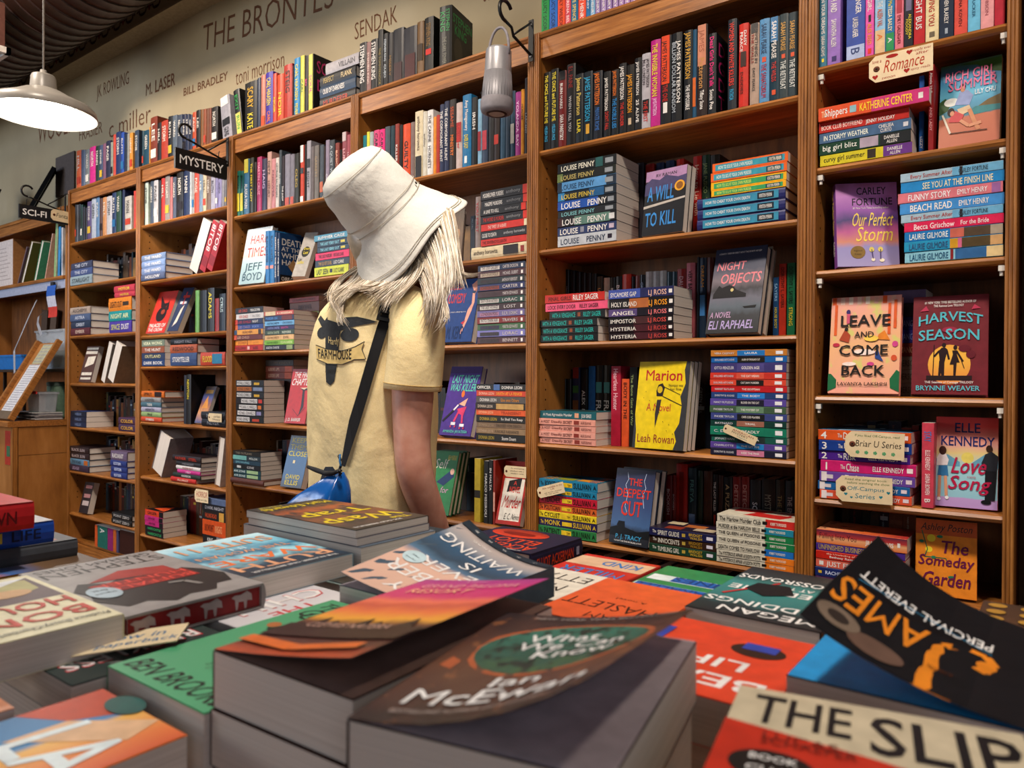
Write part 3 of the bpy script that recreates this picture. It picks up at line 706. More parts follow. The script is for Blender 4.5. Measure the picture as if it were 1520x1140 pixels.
# ---- romance case, top row (cut by the frame)
row('on the top shelf of the romance bookcase', SH6[0], .012, (1190, 0, 4.597), [
 (115, 178, -600, '#3a7890', [('IN YOUR DREAMS', W_, .2, .62), ('SARAH ADAMS', W_, .64, .88), (Y_, .91, .95, .35, .65)], {'h': .21}),
 (181, 270, -600, '#8f6cb4', [('CATCH AND', W_, .1, .4), ('SAMANTHA ALLEN', W_, .48, .8, .3, .7), ('#3a2a6a', .91, .97, .35, .7)], {'h': .21}),
 (310, 437, -600, '#36509e', [('THE STRANGER', W_, .1, .5, .5, .8), ('LAUREN ASHER', W_, .54, .76, .35, .65), ('#a9b6d6', .85, 1.0), ('B', '#3a4a7a', .87, .95)], {'h': .216}),
 (440, 498, -600, '#d256a2', [('CITY GIRL', W_, .2, .5), (K_, .54, .62, .35, .65), ('ALEE REED', '#e89a2c', .64, .88), ('#d03a2a', .92, .98, .3, .7)], {'h': .21}),
 (504, 576, -600, '#8fb6d2', [('AFTER THE', W_, .3, .48), ('ALEEN VAL', '#c8642c', .5, .7), ('#d2b48c', .74, 1.0), ('A', O_, .78, .86)], {'h': .208, 'look': 'pale blue and tan paperback'}),
 (579, 638, -600, '#2274a6', [('Catch Me', Y_, .3, .5), ('TESSA BAILEY', '#e8e0c0', .5, .78), ('#2f8f58', .8, 1.0), ('A', W_, .84, .92)], {'h': .208}),
 (641, 700, -600, '#d27888', [('#a83a4a', .44, .6, .2, .8), ('EMILY GALLAGHER', '#8a2a3c', .62, .95, .3, .7)], {'h': .206}),
 (703, 766, -600, '#20222e', [('#6f6a86', .35, .6, .2, .8), ('ALEXANDRA', Y_, .64, .92, .5, .8), ('MOODY', Y_, .66, .9, .2, .45)], {'h': .206}),
 (770, 846, -600, '#b3232c', [('NIGHT BUS', W_, .4, .84, .2, .75)], {'h': .206}),
 (850, 940, -600, '#d8c9a0', [('BY LOVING YOU', '#b3372c', .35, .84, .25, .7), ('#6f6450', .9, .96, .3, .7)], {'h': .206}),
 (944, 1042, -600, '#212f45', [('LAUREN BLAKELY', W_, .5, .85, .35, .65), ('#9aa4b0', .9, .96, .4, .6)], {'h': .206}),
 (1046, 1136, -600, '#cf5548', [('KATRINA KOVEN', '#6f2424', .48, .92, .35, .6)], {'h': .206}),
 (1139, 1223, -600, '#6fb4d2', [('K. A. TUCKER', '#2c6480', .45, .9, .35, .6)], {'h': .206}),
 (1226, 1316, -600, '#d89a9c', [('A. K. ROBSON', '#a05a64', .45, .9, .35, .6)], {'h': .206}),
 (1320, 1392, -600, '#b0283c', [('THE LAST', '#e0a0a0', .4, .8, .4, .6)], {'h': .206})], hard=False, depth=.14)
# ---- case behind the woman: row on its first shelf, and the black hardbacks above it
row('on the shelf under the hanging speaker', SH4[0], .015, (300, 0, 3.8), [
 (905, 925, 765, '#2a7e8c', [(K_, .3, .5)]), (927, 943, 745, '#c9c84a', [('LEWIS', '#4a7a50', .1, .8)]), (944, 964, 745, '#9aa6a4', []), (967, 998, 735, '#c84a7a', [('CARL HIAASEN', K_, .05, .9)]),
 (1000, 1028, 730, '#d8307c', [('CARL HIAASEN', K_, .05, .9)]), (1030, 1058, 715, '#4a545c', []), (1062, 1085, 710, '#1f3a44', []), (1087, 1110, 700, '#8a3a30', [('KILLER', W_, .3, .7)]), (1112, 1129, 705, '#1c1c20', []),
 (1132, 1173, 700, '#c84e26', [('GUILTY', K_, .3, .8)]), (1175, 1198, 690, '#7c6a66', []), (1200, 1243, 628, '#ccc0a4', [('anthony horowitz', '#5a4a3a', .08, .6), ('#1e1a1a', .68, 1.)], {'look': 'cream hardback with black foot'}), (1245, 1267, 630, '#c4c0b4', [('anthony', '#5a4a3a', .2, .7)]),
 (1269, 1301, 622, '#d2d0ce', [('THE CARINE', '#3a3a3a', .08, .5), ('HORNETS', '#5a5a5a', .55, .9)]), (1303, 1319, 660, '#d08a34', []), (1320, 1338, 650, '#a8382f', []), (1340, 1363, 590, '#2c3654', [('THE CORMORANT HUNT', W_, .1, .85, .2, .8)]),
 (1365, 1391, 572, '#2a3350', [('THE CORMORANT HUNT', W_, .1, .85, .2, .8)]), (1393, 1430, 562, '#2c2624', [('SESAME', '#b0512c', .1, .4), ('MINISTRY', O_, .5, .8)]), (1432, 1466, 580, '#b8a8a4', [('#a02a2c', .3, .6), ('October', R_, .35, .7)]),
 (1468, 1516, 535, '#22709c', [('Amy Montgomery', W_, .08, .5), ('OVER EASY', Y_, .55, .75), ('#cfd8dc', .85, .95, .3, .6)]), (1518, 1552, 550, '#15181c', [('IRISH', W_, .2, .5)]), (1554, 1576, 560, '#7fa6c0', [('#8a2430', .5, .8)]), (1578, 1610, 556, '#334258', [('#a83a48', .5, .8)]),
 (1614, 1643, 552, '#26262a', []), (1645, 1676, 545, '#2a2020', [('#a8342a', .6, .75)]), (1681, 1708, 530, '#2c4a60', []), (1710, 1736, 525, '#2a3c4e', []), (1738, 1764, 515, '#2a4458', [('#a8a49c', .5, .8)]), (1766, 1796, 520, '#a03a86', [('YOLANDA BAY', '#e7c0dc', .1, .9)]), (1797, 1816, 505, '#c98a2c', [('MURDER', K_, .1, .6)]), (1818, 1840, 440, '#26222a', [('LARCENY', '#8a8a90', .3, .9)])], hard=True, depth=.145)
row('atop the case under the speaker', 2.1408, .03, (300, 0, 3.8), [
 (887, 925, 242, K_, [('STEPHEN KING', W_, .05, .75, .15, .8)]), (927, 950, 238, '#8a6a68', [('STEPHEN KING', '#d8c0b8', .2, .8)]), (952, 987, 222, K_, [('STEPHEN KING', W_, .05, .75, .15, .8)]), (990, 1018, 168, '#181a1c', [('THE TOMMYKNOCK', '#8a7a40', .3, .9)]),
 (1021, 1046, 190, '#1c1e22', [('STEPHEN KING', '#b8c0c8', .1, .5), ('CUJO', '#b8c0c8', .55, .8)]), (1049, 1075, 186, '#242226', [('MISERY', '#8a6a3a', .4, .8)]), (1077, 1135, 162, '#1e1e26', [('#3a1a1e', .6, .95)]), (1137, 1210, 152, '#22222c', [('#4a1c1e', .5, .95)]), (1212, 1249, 122, '#6b4f2c', [('#3a2a1a', .4, .7)]), (1253, 1303, 98, '#12110f', [('STEPHEN KING', '#8a6a3a', .1, .5), ('#c02a20', .55, .65, .2, .8)])], hard=True, depth=.15)
# ---- case right of the MYSTERY sign
row('on the top shelf right of the MYSTERY sign', SH3[0], .015, (330, 170, 7.6), [
 (157, 198, 640, '#1f6f60', [('#c8b838', .5, .9), ('BOOKS', K_, .1, .4)]), (200, 238, 640, '#1c5a58', [('#c8b838', .5, .9), ('BOOKS', K_, .1, .4)]), (243, 300, 505, '#3a6a8a', [('ALASKA MAIN', W_, .45, .9, .2, .8), ('#b8b050', 0, .25)]), (308, 352, 490, '#2e3026', [('THE FIRST LADY', Y_, .1, .8)]), (355, 385, 540, '#241a1c', []),
 (389, 441, 480, '#a02f62', [('MARTIN CRUZ', '#e0a0b8', .1, .7)]), (444, 500, 500, '#34324e', [('HAIG', '#b8a8c8', .2, .6)]), (505, 552, 425, '#b8938a', [('DIETZ', K_, .15, .4), ('HENRY', '#6a4a44', .5, .8)]), (554, 597, 500, '#b98286', [('KNOWER', '#7a4a50', .2, .8)]), (599, 636, 490, '#c2bdb8', [('GEORGE SAUNDERS', '#4a4444', .1, .8)]), (638, 666, 405, '#3f4a52', [('RYAN', '#c0c8cc', .3, .7)]), (668, 700, 470, '#2a1e26', [('THE JUDY', W_, .6, .9)]),
 (703, 762, 450, '#7e7c88', [('#b04a38', .85, 1.)]), (765, 810, 450, '#77747f', [('#b04a38', .85, 1.)]), (813, 866, 440, '#26251c', [('OLEG', '#a8903a', .3, .7)]), (878, 921, 350, '#b8452f', [('#d8d0cc', 0, .3), ('#15151a', .4, .5), (W_, .9, 1.)]), (925, 946, 340, '#1a1c20', []), (950, 995, 300, '#9a98a0', [('#1a1a1c', .3, .45), ('SIGHT', K_, .5, .8)]), (1000, 1031, 362, '#6d6668', []), (1035, 1086, 350, '#6f6a66', [('GARRETT', '#a08a6a', .2, .6)]), (1097, 1141, 345, '#47505a', [('#b05a2c', .7, .9)]), (1145, 1160, 360, '#3a2a2a', []),
 (1163, 1204, 290, '#8a7f92', [('COUNT', '#d8d0d8', .6, .9)]), (1206, 1262, 290, '#3e444a', [('A QUIET WARD', '#a8b0b4', .1, .8)]), (1270, 1316, 322, '#7c3a32', [('#b0563a', .5, .95), ('BASIC', '#d8a890', .1, .5)]), (1320, 1346, 400, '#1e1416', []), (1350, 1402, 200, '#8a4a54', [('#b8a8a8', 0, .15), ('LURE', '#d8b0b4', .2, .6)]), (1404, 1440, 230, '#98505a', [('LURE', '#d8b0b4', .2, .6)])], hard=True, depth=.145)
row('atop the case past the MYSTERY sign', 2.1408, .03, (300, 0, 3.8), [
 (240, 308, 462, '#1c1a16', [('SCARY', '#c8a02c', .1, .5), ('KATE', Y_, .6, .9)]), (310, 329, 440, '#22304a', []), (331, 356, 425, '#b87868', [('#c8542c', .75, 1.)]), (358, 397, 408, '#42349a', [('CARL HIAASEN', Y_, .1, .6, .2, .8), ('CARL', O_, .7, .9)]), (398, 420, 415, '#b8402a', [('NOIR', Y_, .3, .9)]), (423, 458, 420, '#bf4a24', [('NOIR', Y_, .3, .9)]), (460, 506, 365, '#a82c1c', [('STEIG', K_, .1, .5)]), (508, 516, 372, '#3a1a20', []),
 (518, 550, 328, '#2c84b4', [('CARL HIAASEN', Y_, .1, .7), ('FEVER', Y_, .75, .95)]), (553, 575, 315, '#c9c455', [('CARL', '#2a7a4a', .1, .9)]), (577, 598, 315, '#1e161c', [('SO', '#d83a86', .3, .6)]), (600, 628, 308, '#1e161c', [('#c9c455', 0, 1.), ('SOUL', '#d83a86', .1, .9)], {'look': 'yellow and black hardback', 'front': [('bg', '#1c151a'), ('t', 'SOUL', .1, .9, .7, .92, '#d83a86'), ('t', 'DS', .1, .6, .4, .6, '#d83a86')]})], hard=True, depth=.15)
# ---- the two far cases
far2 = [(710, 725, 640, '#22242a'), (727, 757, 640, '#b8c4b8'), (776, 808, 630, '#46505e'), (809, 850, 620, '#b9b6b8'), (852, 877, 625, '#2c2a28'), (880, 914, 600, '#b5362b'), (916, 960, 560, '#8a817c'), (963, 985, 590, '#b86f6c'), (987, 1020, 590, '#4e5464'), (1025, 1086, 530, '#2b2620'), (1091, 1146, 520, '#1f2c4e'), (1148, 1166, 540, '#aeb4b8'), (1168, 1190, 545, '#93908f'), (1192, 1234, 550, '#b84a36'), (1236, 1270, 560, '#6f8296'), (1272, 1303, 565, '#b8ab92'), (1305, 1344, 575, '#6f5a4c'), (1346, 1386, 585, '#9a98a8'), (1389, 1413, 600, '#8680a8'), (1415, 1446, 610, '#8e88b0'), (1448, 1474, 615, '#8a8890'), (1476, 1496, 620, '#77757c')]
words_ = ['LEE', 'RUTH', 'MANN', 'PAGE', 'STORM', 'NORTH', 'GREEN', 'HILL', 'WARD', 'STONE']
def auto(L, dk=None):
    out = []
    for i, (a, b_, t, c) in enumerate(L):
        l_ = sum(lin(c)); ink = '#d8d2c8' if l_ < .9 else '#3a3432'
        sp = [(words_[(i * 7 + len(L)) % 10], ink, .12, .5)] if (b_ - a) > 26 else []
        if i % 3 == 0: sp = sp + [(['#b8452f', '#c8a83a', '#2f6f9e', '#d8d2c8', '#2a2226'][i % 5], .66, .84)]
        out.append((a, b_, t, c, sp))
    return out
row('on the top shelf under the MYSTERY sign', SH2[0], .015, (100, 170, 6.333), auto(far2), depth=.145)
row('atop the case under the MYSTERY sign', 2.1408, .03, (100, 170, 6.333), auto([(700, 716, 155, '#24424e'), (718, 766, 150, '#20485a'), (768, 777, 120, '#c0862c'), (779, 842, 25, '#7c3a24'), (844, 879, 80, '#26201e'), (881, 942, 60, '#a8402c'), (945, 985, 18, '#1c1c1e'), (987, 1028, 10, '#5a6470'), (1030, 1076, 5, '#454c5a'), (1080, 1110, 0, '#1e2440'), (1112, 1140, 0, '#28304a'), (1142, 1170, 5, '#202a44'), (1174, 1206, -20, '#b04a22'), (1209, 1246, -40, '#1c1816'), (1250, 1276, -45, '#7a5228'), (1278, 1302, -50, '#8a4a2a'), (1304, 1328, -55, '#6f4228'), (1330, 1350, -60, '#7a4430'), (1352, 1410, -70, '#2a2420')]), depth=.15)
row('on the top shelf behind the SCI-FI sign', SH1[0], .015, (100, 170, 6.333), auto([(70, 84, 850, '#2a2a30'), (86, 100, 850, '#5a5e66'), (102, 120, 845, '#22262a'), (122, 140, 850, '#1e3a34'), (142, 160, 870, '#26262e'), (162, 182, 880, '#1f1a20'), (185, 222, 820, '#5a4a74'), (225, 265, 780, '#a9b0bc'), (267, 299, 780, '#5f7ea0'), (301, 326, 790, '#5a3a2a'), (330, 365, 780, '#c08a5a'), (367, 416, 770, '#b8b6ba'), (418, 455, 700, '#26385e'), (457, 502, 720, '#2c4a3a'), (513, 536, 680, '#23284a'), (538, 600, 770, '#b8b2aa'), (620, 641, 720, '#b83a26')]), depth=.145)
row('atop the case behind the SCI-FI sign', 2.1408, .03, (100, 170, 6.333), auto([(84, 126, 340, '#d0653a'), (128, 146, 335, '#4a5670'), (148, 166, 335, '#6a7488'), (168, 205, 330, '#7a7f80'), (208, 261, 305, '#c02f82'), (263, 298, 298, '#24382e'), (300, 330, 290, '#44506a'), (332, 358, 275, '#7a5468'), (360, 402, 250, '#2a2c44'), (404, 426, 260, '#8a8f84'), (429, 452, 190, '#b84a38'), (454, 500, 165, '#26355e'), (502, 530, 170, '#2f4f9a'), (532, 556, 185, '#1e2a3e'), (559, 580, 180, '#8a8a84'), (582, 612, 175, '#c88a34'), (630, 668, 150, '#3a4658')]), depth=.15)
L6 = (0, 230, 4.2222); L7 = (0, 460, 4.2222)
def plain(n, cols, word=None, ink='#cfc8bc', **k):
    return [(1, cols[i % len(cols)], [(word, ink, .1, .9, .25, .75)] if word else [], k) for i in range(n)]
# far-left case
stack('in the pile on the second shelf beside the counter', SH1[1], .0, L6, 408, 540, 690, [(1, '#3f4660', [('THE CITY', '#c8ccd8', .1, .9)]), (1, '#4a5a86', [('THE CITY', '#c8ccd8', .1, .9)]), (1.3, '#8fa0a8', [('STARLIGHT', '#3a4448', .1, .9)])], hard=True, depth=.15)
stack('in the left pile on the third shelf beside the counter', SH1[2], .0, L6, 424, 546, 962, [(1, '#a8988c', [('ALCHEMY', '#4a4040', .1, .9)], {'front': [('bg', '#1c7484')]}), (1, '#4e5e7e', [('ASTRA', '#c8ccd8', .1, .9)]), (1, '#2c3a52', [('ORBIT', '#c8ccd8', .1, .9)]), (1, '#5e2a34', [('EMBER', '#d8c0b0', .1, .9)])], hard=True, depth=.15)
stack('in the right pile on the third shelf beside the counter', SH1[2], .005, L6, 682, 822, 830, [(.65, '#b03a4c', [('MOTOR', Y_, .1, .9)], {'xl': 715, 'xr': 846}), (.5, '#b03a4c', [('MOTOR', Y_, .1, .9)], {'xl': 718, 'xr': 846}), (1.3, '#d07f24', [('LIGHTS OUT', '#3a2010', .08, .6), ('#3a2a1a', .64, .9, .35, .65)], {'xr': 822}), (1, '#1a8a8c', [('NIGHT AIR', '#d8d8a8', .1, .9)], {'xr': 822}), (1.15, '#4c3a94', [('SPACE', '#c8c86a', .1, .5), ('DUST', W_, .56, .9)], {'xr': 822})], hard=True, depth=.1)
stack('in the left pile on the fifth shelf beside the counter', SH1[4], .0, L7, 425, 525, 632, plain(3, ['#1c2436', '#1f2a40', '#22304a'], 'HELIX', '#7a88a8', front=[('bg', '#2e4a86')]), hard=False, depth=.15)
stack('in the right pile on the fifth shelf beside the counter', SH1[4], .005, L7, 742, 848, 672, plain(2, ['#4a2f4a', '#45304e'], 'COLOR', '#d8a83a', hard=True), depth=.12)
stack('in the left pile on the sixth shelf beside the counter', SH1[5], .0, L7, 430, 548, 850, [(1, '#2a2024', [('BLACK SUN', '#b8a8a8', .1, .8)]), (1, '#2c2226', [('BLACK SUN', '#b8a8a8', .1, .8)]), (1, '#5f86a0', [('THE ROAD', '#2a3a44', .1, .6), ('#b0642a', .75, .95)]), (1, '#3a2e40', [('EDGE', '#a890a8', .1, .6)])], hard=True, depth=.15)
stack('in the right pile on the sixth shelf beside the counter', SH1[5], .0, L7, 690, 790, 880, [(1.6, '#6a5a74', [('RADIANT', W_, .1, .8)]), (1, '#2a3c78', [('ESTER', '#c8d0e8', .1, .8)]), (1, '#2a3c78', [('ESTER', '#c8d0e8', .1, .8)]), (1, '#2a3c78', [('ESTER', '#c8d0e8', .1, .8)])], hard=True, depth=.13)
stack('in the low dark pile beside the counter', SH1[6], .0, (0, 720, 5.067), 835, 985, 200, plain(2, ['#1e2022', '#22201e'], 'POINT ZERO', '#b8b4b0'), hard=True, depth=.14)
# case under the MYSTERY sign
stack('in the pile on the second shelf under the MYSTERY sign', SH2[1], .0, L6, 850, 995, 640, [(1, '#7486a4', [('THE WARD', W_, .08, .9)]), (1, '#7c92b8', [('THE WARD', W_, .08, .9)]), (1, '#7688ac', [('THE WARD', W_, .08, .9)]), (1, '#525c78', [('HOLLOW', W_, .08, .9)])], hard=True, depth=.15)
stack('in the left pile on the fourth shelf under the MYSTERY sign', SH2[3], .0, L7, 888, 1030, 192, [(1, '#6d7a6c', [('VERA WONG', '#d8d8b8', .08, .9)]), (1, '#8a5038', [('THE HUNT', W_, .08, .9)]), (1, '#2c3a58', [('OUTLAND', '#c8c088', .08, .9)]), (1, '#26406c', [('DARK BOOK', W_, .08, .9)])], depth=.13)
stack('in the middle pile on the fourth shelf under the MYSTERY sign', SH2[3], .002, L7, 1068, 1232, 184, [(.8, '#1c1e24', [('NIGHT FALL', '#8a8a94', .1, .9)]), (1.1, '#a85a3c', [('REDWOOD', '#3a2018', .1, .9)]), (1.7, '#3c5078', [('STORYTELLER', W_, .1, .75, .3, .7)])], hard=True, depth=.12)
stack('in the right pile on the fourth shelf under the MYSTERY sign', SH2[3], .002, L7, 1258, 1408, 268, [(1, '#b84a34', [('#2f7a9c', .5, .9), ('FLOOD', Y_, .1, .5)], {'look': 'red and teal hardback'})], hard=True, depth=.13)
stack('in the pile on the fifth shelf under the MYSTERY sign', SH2[4], .0, L7, 865, 990, 506, [(1.3, '#c46a24', [('SPIRIT', '#2a1a14', .1, .5), ('#2a1a1c', .6, .9)], {'xl': 840, 'xr': 982, 'd': .148, 'front': [('bg', art(((0, '#2a1c22'), (.5, '#b8402a'), (1, '#c88a3a')), key='sp'))]}), (1, '#8a8a8c', [('LOCKED', '#2c2c30', .1, .8)]), (1, '#4a6a78', [('TIDE', W_, .1, .8)]), (1, '#9a98ac', [('HEARTH', '#2c2c40', .1, .8)]), (1, '#8aa070', [('PINE', '#2c3a20', .1, .8)]), (1, '#b84a2c', [('EMBERS', W_, .1, .8)])], hard=True, depth=.135)
stack('in the small pile on the fifth shelf under the MYSTERY sign', SH2[4], .0, L7, 1258, 1408, 636, plain(2, ['#22242c', '#1e2028'], 'NEVER', '#8a8c94'), hard=True, depth=.13)
stack('in the pile on the sixth shelf under the MYSTERY sign', SH2[5], .0, L7, 1080, 1252, 905, [(1.3, '#2c2226', [('FATHER', '#b8402c', .1, .5), ('STEEL', '#b8402c', .55, .9)], {'xl': 1080, 'xr': 1256}), (1, '#2a2a2e', [('MIDNIGHT', '#8a8a90', .1, .9)], {'xl': 1098}), (.85, '#c8c4c4', [('SUGAR BAY', '#a02c30', .1, .9)], {'xl': 1098}), (.85, '#b83a86', [('HEIST', '#e8c0dc', .1, .9)], {'xl': 1108}), (1, '#2a3a34', [('HARBOR', W_, .1, .9)], {'xl': 1078}), (1, '#b8322c', [('ALLIANCE', '#e8c8b8', .1, .9)], {'xl': 1068, 'xr': 1222, 'd': .15})], hard=True, depth=.13)
stack('in the pile on the lowest shelf under the MYSTERY sign', SH2[6], .0, (0, 720, 5.067), 1085, 1218, 178, [(1.2, '#c8472a', [('SAGER', K_, .1, .7), (K_, .78, 1.)], {'front': [('bg', '#1c1a1c'), ('p', [(.1, .1), (.9, .5), (.3, .9)], '#d0562c')]}), (1, '#b82f78', [('HYDE', '#4a1030', .1, .7), (K_, .8, 1.)]), (1, '#b82f78', [('HYDE', '#4a1030', .1, .7), (K_, .8, 1.)]), (1, '#1c1e20', [('HARDCASTLE', '#3fae6c', .15, .9)]), (1, '#1c1e20', [('HARDCASTLE', '#3fae6c', .15, .9)])], depth=.125)
stack('in the pile behind the horror card under the MYSTERY sign', SH2[6], .005, (180, 700, 4.4706), 535, 690, 168, [(.7, '#5a6a8a', []), (.8, '#20222a', [('DARK NIGHT', '#b8b8c0', .1, .9)]), (1.1, '#221e1e', [('FALLING ROAD', '#c8542c', .1, .6), ('#c89a4a', .7, .9)]), (1.8, '#c8541f', [('SNOWDRIFT', '#6a2a10', .1, .5), ('KNIGHTS', '#e8a878', .55, .85)]), (1, '#1c1c20', [('KING', W_, .2, .45), ('#8a8a90', .6, .9)]), (.8, '#7a8088', [])], depth=.13)
# case right of the MYSTERY sign
L3 = (330, 320, 5.43); L5 = (330, 510, 4.955)
stack('in the bright pile beside the cream hat', SH3[1], .004, L3, 745, 1018, 165, [(1, '#4a88a0', [('SUMMER CAGE', W_, .1, .9)], {'xl': 742}), (1, '#1c3446', [('THE LAST FERRY OUT', '#8ac8d8', .1, .7), ('#c8b848', .75, .88, .3, .7)], {'xl': 762}), (.9, '#1c3446', [('THE LAST FERRY OUT', '#8ac8d8', .1, .7), ('#c8b848', .75, .88, .3, .7)], {'xl': 764}), (1.2, '#cc1f58', [('THE LAST MURDER', K_, .1, .5), ('HEATHER CLARK', '#5a0a24', .55, .85)]), (1.15, '#1c2c3c', [('THE QUIET DUEL', '#b08a4a', .1, .5), ('LUCY CLARKE', W_, .55, .85)]), (1.5, '#c2c826', [('LAST SEEN', K_, .06, .42, .2, .8), (K_, .46, .54, .3, .7), ('LUCY CLARKE', '#3a3a10', .58, .88)])], depth=.13)
stack('in the left pile, third shelf past the MYSTERY sign', SH3[2], .004, L3, 92, 318, 750, [(1.15, '#1a1718', [('LEE CHILD', '#c2452a', .12, .45), ('MAN DOWN', W_, .55, .9)], {'xl': 106, 'xr': 325}), (1.1, '#c6c2c2', [('LEE CHILD', '#c2452a', .12, .45), ('IN TOO', '#8a8a8c', .6, .9)], {'xl': 108, 'xr': 328}), (1, '#26304e', [('#b8402c', 0, .1), ('LEE CHILD', '#b03a50', .12, .6), ('NIGHT', W_, .64, .85)]), (1, '#2a4686', [('#c8642c', 0, .1), ('LEE CHILD', '#9a86a4', .12, .55), ('WORTH', '#88a0d8', .62, .85)]), (1, '#d89a44', [('#2c4a6a', 0, .1), ('REACHER', '#6a3a2a', .3, .65), ('#3a2a20', .85, .95)]), (1, '#6a2c24', [('#c8502c', 0, .1), ('LEE CHILD', '#c8a088', .12, .55)]), (1, '#d88a24', [('ECHO', '#a85a10', .1, .4), ('#8a4a10', .44, .46)]), (1.1, '#b02a1c', [('KILLING', '#5a100a', .05, .4), ('#d8b0a8', .46, .54, .2, .8), ('LEE', '#5a100a', .6, .9)])], depth=.108)
stack('in the right pile, third shelf past the MYSTERY sign', SH3[2], .004, L3, 340, 576, 778, [(.9, '#b0524a', [('#c8b898', .05, .4), ('A CARIBBEAN', '#e8d0b8', .45, .95)]), (1.05, '#283458', [('MURDER ON', '#5a94d0', .05, .45), ('#6a2a24', .6, .95)]), (1, '#6fa4cc', [('AGATHA CHRISTIE', '#1c3a54', .08, .5), ('CROOKED', '#1c3a54', .6, .95)]), (.9, '#2c2c54', [('AGATHA CHRISTIE', '#8a94c8', .1, .5), ('DEATH', '#b84a8a', .55, .8)]), (1, '#3a4a3e', [('AGATHA CHRISTIE', '#a8b8a0', .1, .5), ('NEMESIS', '#c8d0c0', .6, .9)]), (1.05, '#cda878', [('AGATHA CHRISTIE', '#8a6a44', .08, .5), ('EVIL', '#8a6a44', .58, .9)]), (1, '#7aa83e', [('AGATHA CHRISTIE', '#4a7a20', .08, .48), ('TOWARDS', '#d0e0a0', .55, .95)]), (1, '#22222a', [('AGATHA CHRISTIE', '#c8c8cc', .05, .5), ('#8a9a6a', .75, .95)])], depth=.125)
stack('in the back pile, third shelf past the MYSTERY sign', SH3[2], .145, L3, 540, 778, 668, [(.75, '#9a3a30', [('COUNTERSTRIKE', '#5a1a14', .1, .9)]), (1.5, '#7a4a22', [('BONES IN THE WATER', '#3a2010', .3, .75)]), (.9, '#9aa03a', [('WHO', '#4a5010', .1, .8)]), (5, '#5a3a2a', [])], depth=.1)
stack('in the black pile on the fourth shelf right of the MYSTERY sign', SH3[3], .004, L5, 97, 300, 268, [(1, '#1a1a1c', [('#c6c4c2', .04, .56, .15, .85), ('MICHAEL CONNELLY', '#1a1a1c', .05, .55), ('#c8a02c', .66, .85, .2, .6)], {'front': [('bg', '#2a3050'), ('r', 0, 0, 1, .4, '#c8a03c')]}), (.95, '#2a2c34', [('#b06a2c', .02, .56, .15, .85), ('MICHAEL CONNELLY', '#3a2010', .05, .55), ('#7a86a0', .62, .95, .2, .8)]), (1, '#1a1a1c', [('#c6c4c2', .04, .56, .15, .85), ('MICHAEL CONNELLY', '#1a1a1c', .05, .55), ('#c8a02c', .66, .85, .2, .6)]), (1, '#1f1416', [('#d0cdcc', .2, .78, .15, .85), ('MICHAEL CONNELLY', '#1f1416', .22, .76), ('#b8342a', .82, .95, .2, .8)]), (1, '#1c1614', [('#d0cdcc', .12, .76, .15, .85), ('MICHAEL CONNELLY', '#1f1416', .14, .74), ('#c8702c', .8, .92, .2, .8)]), (1, '#1c1c24', [('#d0cdcc', .05, .7, .15, .85), ('MICHAEL CONNELLY', '#1f1416', .07, .68), ('#8a86b0', .74, .9, .2, .8)]), (1.05, '#1a1a1c', [('#d0cdcc', .03, .5, .15, .85), ('MICHAEL CONNELLY', '#1f1416', .05, .48), ('#b8442c', .6, .84, .2, .6)])], depth=.105)
stack('in the back pile on the fourth shelf right of the MYSTERY sign', SH3[3], .12, L5, 318, 520, 122, [(1, '#2a1c16', [('MY KINDLY', '#6a5a44', .3, .9)]), (1, '#7a3520', [('LOOSE LIPS', '#d0a890', .1, .5), ('#b8542c', .7, .95)]), (1.1, '#7a3520', [('LOOSE LIPS', '#d0a890', .1, .5), ('#b8542c', .7, .95)]), (7, '#3a2a24', [])], depth=.12)
stack('in the pile on the fifth shelf right of the MYSTERY sign', SH3[4], .0, L5, 62, 262, 782, [(1, '#22201e', [('THE OUTLAWS', '#8a8070', .1, .7)], {'front': [('bg', '#22252a'), ('r', .1, .3, .9, .7, '#5a4a3a')]}), (1.1, '#2c3a42', [('#6fa8a4', 0, .5), ('HOLLOW', '#c8d0d0', .6, .9)]), (1, '#2a4454', [('DROWNING', '#7ab0c0', .1, .6)]), (1.1, '#1f2226', [('#b8bcbc', .15, .3, .2, .7), ('COVE', '#c8c8c8', .5, .8)]), (1.05, '#21444c', [('AVE ZONE', '#c8d8d8', .03, .45), ('#9ab48a', .5, .9, .15, .85)]), (1.05, '#21444c', [('AVE ZONE', '#c8d8d8', .03, .45), ('#9ab48a', .5, .9, .15, .85)]), (1.2, '#5a2f22', [], {'xl': 28, 'hard': True, 'd': .15, 'dy': -.012})], depth=.108)
